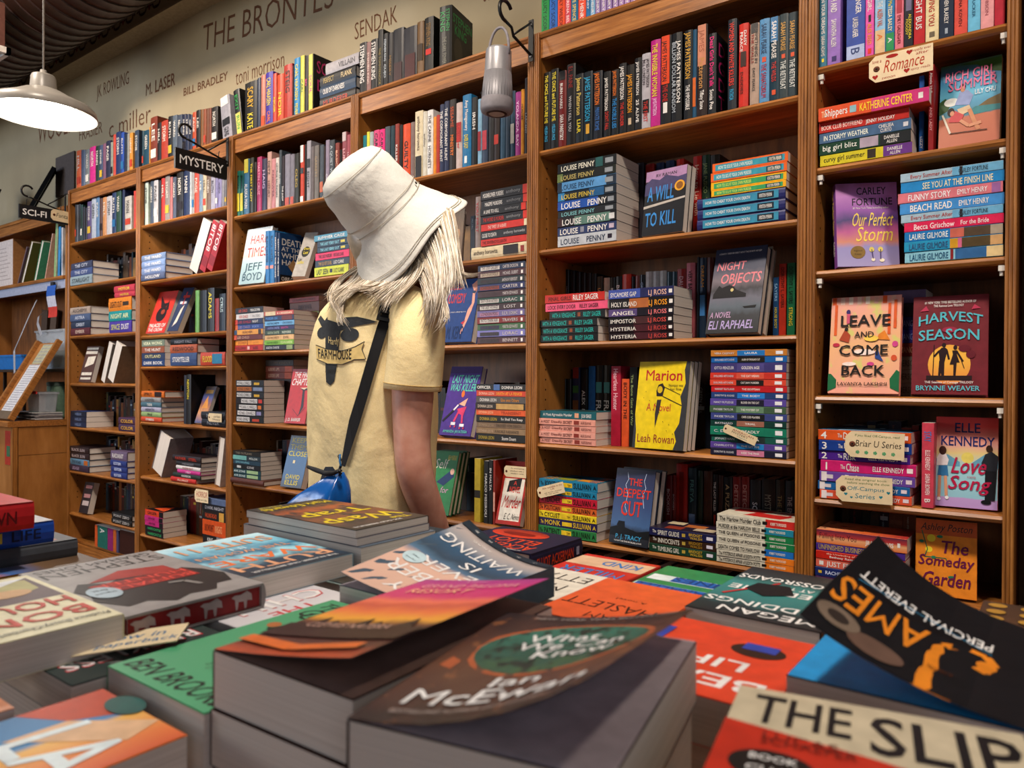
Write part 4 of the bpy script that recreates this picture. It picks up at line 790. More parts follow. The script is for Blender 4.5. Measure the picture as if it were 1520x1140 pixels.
# case behind the woman
L8 = (620, 260, 4.385); L9 = (620, 510, 4.07)
HZ = [('#c83a2a', .9, 1.)]
stack('in the red and grey pile beside the hat', SH4[1], .006, L8, 410, 716, 108, [(1.2, '#2c2b2e', [('MOONFLOWER MURDERS', W_, .05, .5), ('anthony', '#8a8a8c', .55, .85)] + HZ), (1.05, '#2a2a2e', [('MAGPIE MURDERS', W_, .08, .46), ('anthony', '#8a8a8c', .55, .85)] + HZ), (.95, '#2a2a2c', [('A LINE TO KILL', W_, .08, .42), ('anthony', '#8a8a8c', .55, .85)] + HZ, {'xr': 706}), (1.05, '#2c2a2e', [('THE WORD IS MURDER', R_, .05, .5), ('anthony', '#8a8a8c', .55, .85)] + HZ), (.9, '#c2342a', [('THE TWIST OF A KNIFE', '#e8c0b8', .15, .55), ('#d8d0b0', .92, 1.)]), (1.05, '#26262a', [('CLOSE TO DEATH', W_, .03, .35), ('anthony horowitz', '#a8a8aa', .5, .95)]), (.85, '#c0352b', [('THE SENTENCE IS DEATH', '#5a120c', .03, .55)]), (1.5, '#cdbf9f', [('anthony horowitz', '#4a3a2a', .05, .48), ('#241a1a', .58, .84), ('#8a2a24', .88, .94, .2, .7)], {'xl': 345, 'd': .13, 'hard': True})], depth=.13)
CR = lambda c, p, q='LORAC', pc='#c2bdb8', dx=0: (1, c, [(pc, .06, .47, .15, .7), (p, '#4a3a3a', .08, .45), (q, '#c0b8b8', .54, .86), (W_, .92, .96, .2, .7)])
stack('in the tall slim pile right of the woman', SH4[2], .006, L8, 388, 696, 590, [CR('#28344e', 'THE LOST GALLERY', 'CARTER DICKSON'), CR('#4c2c32', 'DEATH OF A BOOKSELLER', 'MICHAEL GILBERT', '#b8a894'), CR('#232b2e', 'MURDER IN THE BASEMENT', 'ANTHONY BERKELEY', '#2a2426'), CR('#2e3460', 'CHECKMATE', 'CARTER', '#8a3a2a'), CR('#44282e', 'MURDER AT THE MANOR', 'MARTIN EDWARDS', '#44282e'), CR('#21443a', 'DEATH OF AN AUTHOR', 'LORAC'), CR('#3c2429', 'THE LAST VOYAGE', 'LOST'), CR('#6f6594', 'LONDON FOG', 'E.C.R. LORAC', '#a87a98'), CR('#7a221f', 'INTO THIN AIR', 'TRAVERS', '#c2bdb8'), CR('#3f6440', 'AS IF BY MAGIC', 'MARTIN EDWARDS', '#26284a'), CR('#7a78b4', 'SERPENT', 'LORAC', '#2c2a3a'), CR('#502a34', 'MURDER OVER THE FELL', 'BENNETT', '#30222a')], depth=.128)
stack('in the black and orange pile right of the elbow', SH4[3], .006, L9, 352, 658, 244, [(1.05, '#1c1a1c', [('OFFICER', W_, .02, .3), ('#4a6aa0', .36, .48), ('DONNA LEON', W_, .52, .92)]), (.95, '#c2452a', [('DONNA LEON', '#e8b8a0', .05, .36), ('DEATH AT LA FENICE', '#f0a838', .4, .9)]), (1.1, '#55504e', [('DONNA LEON', W_, .08, .42), ('Give unto Others', '#c8862c', .5, .86)]), (1, '#2c2422', [('DONNA LEON', '#c8b8a8', .05, .35), ('#b8945a', .42, .95)]), (1, '#cf5a24', [('DONNA LEON', '#e8b08a', .05, .35), ('TRANSIENT', '#a8401a', .5, .9)]), (1.1, '#1c1c1c', [('DONNA LEON', '#b8a03a', .07, .42), ('So Shall You Reap', W_, .5, .92)]), (.95, '#7a6450', [('DONNA LEON', '#a08a70', .05, .35), ('DRESSED FOR DEATH', '#5a4a3a', .4, .9)]), (.95, '#8c7458', [('DONNA LEON', '#b8a088', .05, .35), ('A NOBLE RADIANCE', '#5a4a3a', .38, .85)]), (1.2, '#1a1a1a', [('DONNA LEON', '#b09a3a', .05, .37), ('Storm Doors', W_, .52, .8)], {'d': .14})], depth=.13)
# ---- case right of the speaker
LA = (790, 210, 3.707); LB = (790, 350, 3.707); LC = (790, 510, 3.707); LD = (780, 670, 3.619)
PEN = lambda c, tc, segs=(), w=1.: (w, c, list(segs) + [('LOUISE PENNY', tc, .06, .64, .2, .75), ('#8a8f94', .82, .95, .25, .75)])
stack('in the tall pile of nine past the speaker', SH5[1], .006, LA, 140, 462, 128, [
 PEN('#16191c', '#e0dccc', [('#2a5a5a', .66, .78)], 1.1), PEN('#23271f', '#b8a86a', [('#6a7a4a', 0, .1), ('#1a1c1a', .1, .95)]), PEN('#5c94c4', '#2c4a6a', [('#223040', 0, .08), ('#223040', .84, 1.)], 1.1), PEN('#14222e', '#c8b048', [('#2c78a8', .0, .12), ('#1f5a86', .55, .8)]),
 (1.05, '#10161e', [('#1a4f9e', 0, .7), ('LOUISE', W_, .06, .4, .15, .8), ('PENNY', W_, .52, .84, .15, .8), ('#8a8f94', .86, .96, .25, .75)]), PEN('#1c2024', '#7ab0b4', (), .8),
 (1.05, '#1f1c20', [('#5a7a70', .3, .9), ('#3a1a1a', .0, .1), ('LOUISE', W_, .08, .42, .15, .8), ('PENNY', W_, .52, .84, .15, .8), ('#c8c8c8', .88, .97, .2, .8)]), (1.0, '#2c3a62', [('LOUISE', W_, .04, .36, .15, .8), ('#8a8a96', .4, .46, .2, .8), ('PENNY', W_, .52, .85, .15, .8), ('#b8a8b8', .88, .96, .25, .75)]),
 (1.2, '#b4b8be', [('LOUISE', '#26344e', .05, .38, .2, .75), ('PENNY', '#26344e', .5, .82, .2, .75), ('#2a2030', .86, .93, .3, .7)])], depth=.142)
HS = lambda c, in_, tc, w=1., ed='#2c4a6a', **k: (w, c, [(in_, .04, .96, .18, .82), ('HOW TO SOLVE YOUR OWN MURDER', tc, .08, .55, .3, .7), ('#1f4a56', .74, .93, .22, .78), ('KRISTEN PERRIN', '#e0d8c8', .76, .92, .3, .7)], k)
stack('in the bright pile right of the lilac paperback', SH5[1], .008, LA, 905, 1388, 140, [
 HS('#d8662a', '#3f95a6', '#d8e0d8', 1.2, xl=990, xr=1404), HS('#d8662a', '#3f95a6', '#d8e0d8', 1.2, xl=980, xr=1398), HS('#e0a820', '#3f9a62', '#c8d86a', 1.05, xl=980, xr=1394), HS('#e0a820', '#3f9a62', '#c8d86a', .85, xl=985, xr=1394),
 *[(1.35, '#2c2f66', [('#3f8aa6', .07, .93, .12, .88), ('HOW TO CHEAT YOUR OWN DEATH', W_, .1, .62, .36, .66), ('#20303e', .7, .88, .2, .8), ('KRISTEN PERRIN', W_, .72, .86, .34, .68)], {'hard': True, 'd': .145, 'front': [('bg', '#3a86a8')]}) for _ in range(3)]], depth=.13)
o = book_parts(frame3((at_y(1178, 245, .075).x - .04, .15, SH5[1] + .1868), (0, 1, 0), (-1, 0, 0)), .1, .17, .02, '#3a2440', False, spine=[('MURDER', '#8a6a8a', .2, .5), ('RV RAMAN', '#a890a8', .55, .8), ('#c8642c', 0, .12)])
tag(o, 'dark purple paperback lying high at the back above the orange books', 'book')
RS = [('WITH A VENGEANCE', '#2aa8a0', .05, .48, .2, .8), ('#8a4a2a', .52, .57, .25, .75), ('RILEY SAGER', '#2aa8a0', .62, .93, .2, .8)]
stack('in the left pile on the third shelf past the speaker', SH5[2], .004, LB, 35, 350, 332, [
 (1.15, '#b5281f', [('FINAL GIRLS', '#5a0f0c', .06, .45), ('RILEY SAGER', W_, .48, .9, .2, .85)], {'xl': 72, 'xr': 398}), (1.15, '#d8587a', [('LOCK EVERY DOOR', '#4a1a28', .04, .5), ('RILEY SAGER', '#4a1a28', .56, .86)], {'xl': 72, 'xr': 412}), (1.1, '#17191b', RS, {'xl': 95, 'xr': 400}),
 (1.05, '#141618', RS, {'xr': 350}), (1, '#141618', RS), (1.05, '#141618', RS)], depth=.13)
LJ = lambda c, s, t, segs=(), w=1.: (w, c, list(segs) + [(s, '#d8d4cc', .03, .44, .2, .7), ('LJ ROSS', t, .62, .9, .2, .75), (W_, .93, .98, .3, .7)])
stack('in the right pile on the third shelf past the speaker', SH5[2], .004, LB, 420, 776, 300, [
 LJ('#2c2f5a', 'SYCAMORE GAP', '#d8b0a0', [('#44559c', 0, .5)], 1.2), LJ('#1c181c', 'HOLY ISLAND', '#e09a2c', [('#a8663a', .32, .62)], 1.25), LJ('#201c26', 'ANGEL', '#d87a7a', [('#5a4a78', .0, .45)], 1.), LJ('#1a171a', 'IMPOSTOR', '#c8524a', [('#4a2a2c', .4, .7)], 1.), LJ('#231419', 'HYSTERIA', '#b84a44', [('#4a2028', .4, .8)], .95), LJ('#231419', 'HYSTERIA', '#b84a44', [('#4a2028', .4, .8)], .95)], depth=.128)
ND = lambda c: (1, c, [('A MOST', '#5a2a26', .04, .2), ('Deadly', '#7a3a34', .22, .42), ('SECRET', '#5a2a26', .44, .6), ('#8a3a30', .63, .72, .2, .8), ('ALIE DUMAS', '#7a4a44', .75, .93, .3, .7)])
stack('in the pale pink pile on the fourth shelf past the speaker', SH5[3], .004, LC, 25, 333, 368, [(1.2, '#1f5f68', [('A Most Agreeable Murder', W_, .06, .58), ('#d8a080', .63, .7, .2, .8), ('JULIA SEALES', W_, .75, .92)], {'front': [('bg', '#1c5a60'), ('r', .2, .2, .8, .8, '#2c3a3a')]}), ND('#d89a8a'), ND('#d4988a'), ND('#d69c8e'), ND('#d29688')], depth=.128)
AM = lambda c, c2, a='', b='', s=0.: (1 + s, c, [(c2, .36, .72, .08, .92), (a or 'DOROTHY B. HUGHES', '#c8c8d0', .05, .32, .35, .66), (b or 'THE EXPENDABLE', '#e0dcd8', .42, .66, .35, .66), ('#d8d8dc', .86, .95, .25, .75)])
stack('in the tall tagged pile right of the yellow paperback', SH5[3], .006, LC, 980, 1398, 38, [
 AM('#b87a34', '#2c78b8', 'VERA CASPARY', 'LAURA', .0), AM('#1f62a4', '#26241e', 'DOLORES HITCHENS', 'ALARM OF THE BLACK CAT'), AM('#453f78', '#544e88', 'OTTO PENZLER', 'GOLDEN AGE', .5), AM('#c23c30', '#cf5a46', 'DOLORES HITCHENS', 'THE CAT WEARS', .05), AM('#cf4c38', '#26201e', 'DOLORES HITCHENS', 'CAT SAW MURDER'), AM('#b8242a', '#b8242a', 'HARRIET RUTLAND', 'THE EGYPTIAN', .0),
 AM('#2a4478', '#2f7fc8', '', 'THE BODY', .0), AM('#5c4c9a', '#26243a', 'NANCY RUTLEDGE', 'BLOOD ON THE CAT', .1), AM('#46604a', '#6a8a70', 'PHOEBE TAYLOR', 'THE MYSTERY OF', .1), AM('#3f4a84', '#1f2026', 'PHOEBE TAYLOR', 'CAPE COD PLAYERS', .1), AM('#143f3a', '#9a6a5a', 'BAYNARD', 'TRIAL', .0), AM('#1c7a62', '#1c7a62', 'C. DALY', 'DEADLY', .4), AM('#1c5a50', '#2a3a38', 'JONATHAN', 'ENIGMA', .05), AM('#5a4690', '#2b86c4', 'CHARLOTTE', 'THE LITTLE', .0), AM('#23243c', '#c47a98', '', 'RIDE THE PINK', .05)], depth=.14)
SU = lambda c, t, k, w=1., tc='#15140f', **o: (w, c, [('The', tc, .03, .08), (t, tc, .1, .38, .2, .85), ('#d8b82c', .41, .58, .25, .75), ('TIM', tc, .5, .56, .3, .6), ('SULLIVAN', tc, .6, .9, .2, .85), ('A', tc, .93, .98)], o)
stack('in the rainbow pile on the fifth shelf past the speaker', SH5[4], .002, LD, 52, 362, 142, [
 SU('#1f7a9c', 'BOOKSELLER', '', 1.25, front=[('bg', '#1c7292'), ('r', .1, .45, .42, .75, '#8a8a28'), ('r', .12, .2, .42, .4, '#c8882c'), ('t', 'SULLIVAN', .05, .95, .04, .2, O_), ('t', 'BOOKSELLER', .05, .95, .78, .95, '#d8a03a'), ('e', .6, .55, .14, .08, '#15303c')]), SU('#1f7a9c', 'BOOKSELLER', ''), SU('#b81f3a', 'TEACHER', '', 1.25), SU('#c8622c', 'POLITICIAN', '', 1.05), SU('#d8c02a', 'CYCLIST', '', 1.), SU('#2c2450', 'MONK', '', 1.15, '#d8b82c'), SU('#2f7a44', 'PATIENT', '', 1.3)], depth=.13)
BW = lambda c, t, a, **o: (1, c, [('The', '#d8d4c8', .05, .11, .4, .8), (t, '#d8d4c8', .13, .46, .2, .8), ('#b8a04a', .5, .55, .3, .7), ('BRIDGET', a, .6, .8, .52, .86), ('WALSH', a, .62, .8, .14, .46), ('#d0ccd8', .86, .95, .3, .7)], o)
stack('in the pile of three on the fifth shelf past the speaker', SH5[4], .004, LD, 664, 1024, 405, [BW('#22244e', 'SPIRIT GUIDE', '#c8a83a', front=[('bg', '#2a2032'), ('r', .2, .1, .5, .4, '#b8a890'), ('r', .45, .3, .75, .6, '#b06a3a'), ('r', .1, .55, .4, .8, '#8a3a2c'), ('r', .6, .65, .9, .9, '#c8b898')]), BW('#3a261c', 'INNOCENTS', '#a8842c'), BW('#1f4432', 'TUMBLING GIRL', '#c8a83a')], depth=.13)
MM = lambda t, c2, a='ROBERT THOROGOOD', w=1., **o: (w, '#c9c4b4', [(c2, .64, 1., .02, .98), ('#1f1d1c', .6, .66, .3, .7), (t, '#26221e', .03, .58, .22, .8), (a, '#e8e4d8', .7, .9, .32, .68)], o)
stack('in the white spined pile past the speaker', SH5[4], .002, LD, 1034, 1452, 335, [MM('The Marlow Murder Club', '#c0302a', front=[('bg', '#c9c2b0'), ('p', [(.1, .2), (.5, .1), (.6, .6), (.2, .7)], '#b82c28'), ('p', [(.6, .5), (.95, .4), (.9, .9), (.55, .9)], '#b82c28'), ('t', 'CLUB', .3, .9, .15, .35, '#b82c28')], w=1.2), MM('MURDER at the MARLOW BELLE', '#24829c', w=1.), MM('THE QUEEN of POISONS', '#1f7a4a', w=1.05), MM('THE QUEEN of POISONS', '#1f7a4a', w=1.05), MM('DEATH COMES TO MARLOW', '#2470b8'), MM('The MYSTERIOUS AFFAIR of JUDITH POTTS', '#d87a24', w=.95), MM('The MYSTERIOUS AFFAIR of JUDITH POTTS', '#d87a24', w=.95)], depth=.13)
# ---- romance bookcase
LE = (1190, 0, 4.597); LF = (1190, 220, 4.606); LG = (1190, 600, 4.606); LH = (1190, 740, 4.606)
stack('in the pile under the romance card', SH6[1], .006, LE, 118, 745, 752, [
 (1.55, '#d2552a', [('#c2387a', .5, 1.), ('The', '#f0c8a0', .03, .08), ('Shippers', W_, .06, .28, .12, .85, 'b'), ('#8ab0b8', .3, .36, .25, .75), ('KATHERINE CENTER', '#f0c838', .39, .86, .22, .8), (W_, .91, .95, .3, .7)], {'xl': 92, 'xr': 838, 'look': 'orange and pink hardback', 'd': .15, 'dy': -.012}),
 (1.2, '#b02820', [('BOOK CLUB BOYFRIEND', '#e8c8c0', .03, .5, .25, .7), ('JENNY HOLIDAY', W_, .54, .85, .2, .55)], {'xl': 112, 'xr': 725}), (1.2, '#4a6788', [('IN STORMY WEATHER', '#e0e4d8', .05, .55, .25, .75), ('CHELSEA', W_, .66, .82, .52, .85), ('CURTO', W_, .68, .8, .12, .45), ('#c8c8cc', .92, .97, .3, .7)]),
 (1.3, '#17412f', [('#22262a', .68, 1.), ('#a89aa8', .46, .66, .1, .95), ('big girl blitz', '#e8e8e0', .04, .43, .22, .85, 'r'), ('DANIELLE', W_, .72, .88, .5, .8), ('ALLEN', W_, .75, .86, .14, .42)]), (1.25, '#c9bc2c', [('#6a3a86', .7, 1.), ('#3a3026', .53, .62, .1, .9), ('curvy girl summer', '#2a2420', .04, .5, .22, .85, 'r'), ('DANIELLE', W_, .74, .9, .5, .8), ('ALLEN', W_, .77, .88, .14, .42)])], depth=.135)
EH = lambda c, t1, c1, t2='', c2=W_, segs=(), **o: (o.pop('w', 1.), c, list(segs) + [(t1, c1, .1 if t2 else (.05 if segs else .22), .52 if t2 else (.46 if segs else .9), .18, .8, o.pop('st', 'b'))] + ([(t2, c2, .58, .86, .25, .75)] if t2 else []), o)
stack('in the tall bluish romance pile', SH6[2], .006, LF, 712, 1386, 175, [
 EH('#9fb6c4', 'Every Summer After', '#b04030', 'CARLEY FORTUNE', '#3a4a54', [('#6fa8c8', .52, 1.), ('#2a2a30', .59, .62)], xl=688, xr=1392, st='r', look='pale blue paperback with red script'), EH('#2a86c0', 'SEE YOU AT THE FINISH LINE', '#e0d8b8', xl=684, xr=1392, w=1.2), EH('#d07a84', 'FUNNY STORY', '#e8e0e4', 'EMILY HENRY', '#e8e0e4', [('#9a6aa0', .9, .98)], xl=660, xr=1376, w=1.15), EH('#4a90cc', 'BEACH READ', '#e8e4e0', 'EMILY HENRY', '#e8e4e0', xl=672, xr=1384, w=1.25),
 EH('#9fb6c4', 'Every Summer After', '#b04030', 'CARLEY FORTUNE', '#3a4a54', [('#6fa8c8', .52, 1.), ('#2a2a30', .59, .62)], xl=688, xr=1388, st='r', w=.95, look='pale blue paperback with red script'), EH('#cf2a58', 'Becca Grischow', '#f0d8dc', 'For the Bride', '#f0d8dc', xl=706, xr=1388, w=1.05), EH('#2478b4', 'LAURIE GILMORE', '#d8e0e0', '', W_, [('#c26a5a', .48, .62), ('#5a4a3a', .62, .88), ('#a89a88', .88, 1.)], w=1.1),
 EH('#2c93ba', 'LAURIE GILMORE', '#3a5a80', '', W_, [('#c8982c', .48, .56), ('#c86a8a', .56, .6), ('#5a4a30', .6, .88), ('#c8a070', .88, 1.)], w=1.15, look='teal blue paperback with a shopfront print'), EH('#8cc0d0', 'LAURIE GILMORE', '#2f5f80', '', W_, [('#8a2a2c', .48, .51), ('#3a6a9a', .53, .84), ('#d8c090', .84, 1.)], w=1.2, look='pale aqua paperback with a shopfront print')], depth=.135, jit=.001)
BU = lambda n, c, t, **o: (o.pop('w', 1.), c, [(n, W_, .03, .1, .15, .85), ('The', W_, .22, .27, .3, .7), (t, W_, .28, .42, .15, .85), ('ELLE KENNEDY', W_, .56, .88, .25, .7), ('#e8d8d8', .91, .97, .3, .7)], o)
OC = lambda c, **o: (o.pop('w', 1.), c, [('#d8d0d0', .02, .08), ('#c8c0c4', .08, .15, .3, .7), ('The Goal', W_, .28, .48, .2, .8), ('ELLE KENNEDY', W_, .56, .88, .25, .7), ('#d8c8d0', .91, .97, .3, .7)], o)
stack('in the tagged pile on the fifth shelf of the romance bookcase', SH6[4], .006, LG, 120, 752, 172, [BU('4', '#d05a24', 'Dare', xl=112, xr=748, front=[('bg', '#4a7a9c'), ('r', .1, .4, .9, .8, '#8ab0c8')], w=1.2), BU('3', '#1c3f8a', 'Play', xl=118, xr=752, w=1.2), BU('2', '#4a2384', 'Risk', xl=116, xr=742, w=1.1), BU('1', '#c2246e', 'Chase', xl=130, xr=782, w=1.3), OC('#6a4a9a', xl=124, xr=776, w=1.15), OC('#23629a', xl=112, xr=742), OC('#d2583c', xl=124, xr=752)], depth=.13, jit=.0006)
stack('in the pile on the sixth shelf of the romance bookcase', .557, .006, LH, 90, 700, 205, [(1.9, '#c8562c', [(art(((0, '#cf6a34'), (.4, '#d89a6a'), (.6, '#a82c2c'), (1, '#4a2038')), 'u', .06, 3, key='fi'), 0, 1), ('Falling Into You', '#3a2030', .03, .46, .25, .8, 'l'), ('JILL SHALVIS', W_, .56, .86, .28, .6), (W_, .9, .93, .35, .65)], {'xl': 84, 'xr': 702, 'front': [('bg', art(((0, '#a82c2c'), (.5, '#d0622c'), (1, '#e09a6a')), noise=.1, key='fc', blot=('#22181c', 6, .62)))], 'c': '#c8562c', 'look': 'thick orange and red paperback'}),
 (1, '#4c2f86', [('UNFINISHED BUSINESS', '#b09a5a', .03, .56, .2, .9), ('#8a7ab0', .62, .82, .2, .8)]), (1.1, '#b8281c', [('the Unwinding of', '#e8b8a8', .12, .46, .55, .85), ('Bethany Raven', W_, .16, .46, .14, .5)]), (1.15, '#cf6a58', [(W_, .04, .09, .25, .75), ('JUST FRIENDS', W_, .13, .62, .2, .8)]), (1.25, '#202e68', [('RACHEL REID', '#c8d0e8', .12, .46, .3, .7), ('#c8a83a', .04, .08, .35, .65)]), (.9, '#5a2a60', [])], depth=.13)
# ---- books shown face out on the shelves
SV = '#c9c5c0'
faceout('lilac and purple hardback with yellow script, leaning in the romance bookcase', SH6[2], .012, (1243, 392), (1336, 381), (1233, 258), .03, '#7a4a96', [('bg', art(((0, '#9a92c0'), (.22, '#8f88bc'), (.3, '#c8806a'), (.42, '#b0508a'), (.55, '#3a2c6a'), (.68, '#8a4aa0'), (.85, '#a868b0'), (1, '#7a3a6a')), noise=.1, sc=3, key='ops')),
 ('t', 'CARLEY', .34, .82, .86, .95, '#1d1626'), ('t', 'FORTUNE', .26, .92, .73, .82, '#1d1626'), ('t', '#1 New York Times bestselling author', .28, .86, .68, .715, W_, 'r'), ('t', 'Our Perfect', .24, .9, .48, .65, '#e8cf62', 'r', .2), ('t', 'Storm', .3, .9, .3, .48, '#e8cf62', 'r', .2), ('e', .34, .17, .12, .075, '#8a6f3a'), ('t', 'Signed', .26, .42, .175, .2, '#3a2c18', 'r'), ('t', 'Copy', .28, .4, .135, .16, '#3a2c18', 'r'), ('e', .56, .2, .04, .03, '#d8c86a'), ('e', .7, .2, .04, .03, '#d8c86a'), ('e', .58, .08, .03, .02, '#e8e0c8'), ('e', .72, .07, .04, .02, '#e8e0c8'), ('l', [(.56, .2), (.58, .09)], '#4a3a6a', .002), ('l', [(.7, .2), (.7, .08)], '#4a3a6a', .002)],
 spine=[('Our Perfect Storm', '#e8cf62', .06, .6), ('CARLEY', W_, .68, .86)], yaw=27, lean=8, h=.212)
faceout('orange pink hardback with black capital letters, left of the plum red hardback', SH6[3], .012, (1228, 583), (1334, 583), (1231, 446), .028, '#d88a78', [('bg', art(((0, '#e09a86'), (.5, '#e0aa78'), (1, '#e09a90')), noise=.25, sc=4, key='lcb', blot=('#c8c06a', 5, .6))),
 *[('r', .02 + i * .12, .92, .08 + i * .12, 1., c) for i, c in enumerate(['#d8602c', '#e8c8b8', '#e8d8c8', '#e8c8b8', '#e8d8c8', '#e0b0a0', '#d8602c', '#e0b0a0'])], ('r', .06, .6, .1, .92, '#d0602c'), ('r', .82, .6, .86, .92, '#d0602c'), ('r', .9, .66, .94, .95, '#d0602c'),
 ('p', [(0, .02), (.12, .06), (.12, .14), (.04, .2), (0, .2)], '#1f6a44'), ('p', [(1, .02), (.88, .06), (.87, .15), (.96, .24), (1, .22)], '#1f6a44'), ('e', .1, .5, .05, .02, '#b8304a'), ('e', .93, .5, .04, .03, '#c84a8a'), ('e', .92, .36, .04, .03, '#d05a34'), ('e', .6, .3, .05, .02, '#c84a8a'), ('p', [(.14, .55), (.28, .52), (.3, .6), (.22, .66)], '#a8492c'), ('p', [(.68, .55), (.86, .54), (.78, .64), (.7, .6)], '#d8842c'), ('p', [(.66, .36), (.78, .32), (.72, .4), (.7, .45), (.66, .42)], '#2c4a8a'), ('e', .26, .84, .03, .025, '#3a2a6a'), ('p', [(.24, .72), (.3, .72), (.29, .82), (.24, .82)], '#c85a7a'), ('e', .24, .66, .025, .02, '#26201e'), ('e', .69, .47, .02, .018, '#26201e'), ('e', .5, .42, .16, .03, '#e8d8d0'), ('e', .3, .3, .1, .02, '#e8d8d0'), ('e', .6, .56, .1, .03, '#e8c85a'),
 ('t', 'LEAVE', .14, .86, .69, .81, '#211d1c'), ('t', 'AND', .36, .64, .57, .635, '#211d1c'), ('t', 'COME', .14, .84, .39, .5, '#211d1c'), ('t', 'BACK', .18, .8, .18, .29, '#211d1c'), ('t', 'LAVANYA LAKSHMI', .14, .84, .08, .115, '#211d1c')], spine=[('LEAVE AND COME BACK', '#211d1c', .1, .7)], yaw=2, lean=10)
faceout('plum red hardback with pale blue letters and two silhouettes', SH6[3], .014, (1352, 585), (1466, 589), (1357, 445), .03, '#7a2a34', [('bg', '#742731'), ('e', .5, .3, .28, .2, art(((0, '#d0642c'), (.4, '#e8b03a'), (.7, '#d0502c'), (1, '#a02c50')), noise=.08, key='hs')), ('r', .2, .14, .8, .19, '#2a1518'),
 ('p', [(.4, .19), (.44, .19), (.44, .32), (.48, .45), (.45, .47), (.4, .47), (.36, .44), (.38, .32)], '#2a1216'), ('p', [(.36, .19), (.39, .19), (.42, .33), (.37, .34)], '#2a1216'), ('e', .43, .495, .028, .024, '#2a1216'), ('l', [(.29, .19), (.3, .5)], '#2a1216', .0018), ('l', [(.37, .44), (.3, .38)], '#2a1216', .004), ('l', [(.47, .44), (.5, .35)], '#2a1216', .004), ('p', [(.56, .19), (.59, .19), (.6, .32), (.64, .32), (.6, .4), (.61, .44), (.54, .44), (.55, .4), (.51, .3), (.56, .3)], '#2a1216'), ('e', .58, .47, .026, .024, '#2a1216'), ('l', [(.6, .43), (.68, .33)], '#2a1216', .004), ('l', [(.66, .34), (.7, .26)], '#2a1216', .0015), ('e', .7, .46, .08, .035, '#6a1c2c'), ('e', .78, .4, .06, .04, '#6a1c2c'),
 ('p', [(.1, .845), (.22, .85), (.18, .9)], '#b83a5a'), ('p', [(.78, .85), (.9, .86), (.82, .9)], '#b83a5a'), ('e', .5, .65, .1, .03, '#9a2c4a'), ('t', 'HARVEST', .07, .93, .69, .79, '#5cb6c4', 'b', 0, .05), ('t', 'SEASON', .08, .9, .54, .65, '#5cb6c4', 'b', 0, .015), ('t', '#1 NEW YORK TIMES BESTSELLING AUTHOR OF', .16, .84, .92, .945, W_), ('t', 'THE Ruinous Love TRILOGY', .28, .68, .885, .91, W_), ('t', 'THE Seasons of Carnage TRILOGY', .18, .82, .105, .135, W_), ('t', 'BRYNNE WEAVER', .06, .9, .04, .09, '#5cb6c4')], yaw=3, lean=10, n=2, spare='#7a2a34')
faceout('pastel paperback with red script and a couple drawn on it, in the romance bookcase', SH6[4], .03, (1387, 745), (1481, 750), (1391, 620), .022, '#9a2a2c', [('bg', art(((0, '#a888c0'), (.1, '#b090c4'), (.11, '#88b8c8'), (.45, '#9ac8d0'), (.6, '#d8c080'), (.68, '#d8a090'), (.9, '#cf3a34'), (1, '#b82c2c')), noise=.02, key='ls')), ('e', .52, .55, .1, .06, '#e0d070'), ('p', [(.0, .52), (.2, .58), (.4, .5), (.4, .45), (0, .45)], '#6aa0b8'), ('p', [(.6, .5), (.8, .6), (1, .54), (1, .45), (.6, .45)], '#6aa0b8'),
 ('t', 'ELLE', .3, .72, .83, .94, '#232a5c'), ('t', 'KENNEDY', .08, .94, .68, .79, '#26306a'), ('p', [(.02, .45), (.2, .46), (.22, .52), (.16, .6), (.08, .6), (.03, .54)], '#e8e0e0'), ('e', .12, .62, .06, .05, '#4a2c22'), ('p', [(.04, .34), (.22, .34), (.2, .45), (.06, .45)], '#3f7fae'), ('l', [(.08, .34), (.07, .1)], '#d8a080', .006), ('l', [(.17, .34), (.19, .12)], '#d8a080', .006), ('e', .07, .08, .03, .02, '#e8e8e8'), ('e', .2, .1, .03, .02, '#e8e8e8'), ('p', [(.78, .42), (.98, .42), (1, .58), (.9, .63), (.8, .6), (.74, .5)], '#2c2e36'), ('e', .86, .66, .05, .04, '#3a2418'), ('p', [(.8, .1), (.95, .1), (.98, .42), (.8, .42)], '#1c1c22'), ('e', .82, .08, .08, .025, '#17171a'),
 ('t', 'Love', .24, .8, .38, .56, '#b01f4a', 'b', .25), ('t', 'Song', .2, .86, .16, .36, '#b01f4a', 'b', .25), ('t', 'A NOVEL', .52, .66, .33, .35, '#b01f4a')], hard=False, yaw=2, lean=7)
o = book_parts(frame3((at_y(1368, 700, .004).x, .004, SH6[4] + .001), (0, 1, 0), (0, 0, 1)), .13, .193, at_y(1387, 700, .004).x - at_y(1368, 700, .004).x - .001, '#c4485a', False, spine=[('STAY', '#5a7ab8', .1, .22, .2, .8), ('ELLE KENNEDY', '#f0d8d8', .32, .56, .3, .7), ('SARINA BOWEN', '#f0d8d8', .6, .85, .3, .7), ('B', W_, .89, .94)])
tag(o, 'coral paperback standing upright beside the tagged pile, spine outwards', 'book')
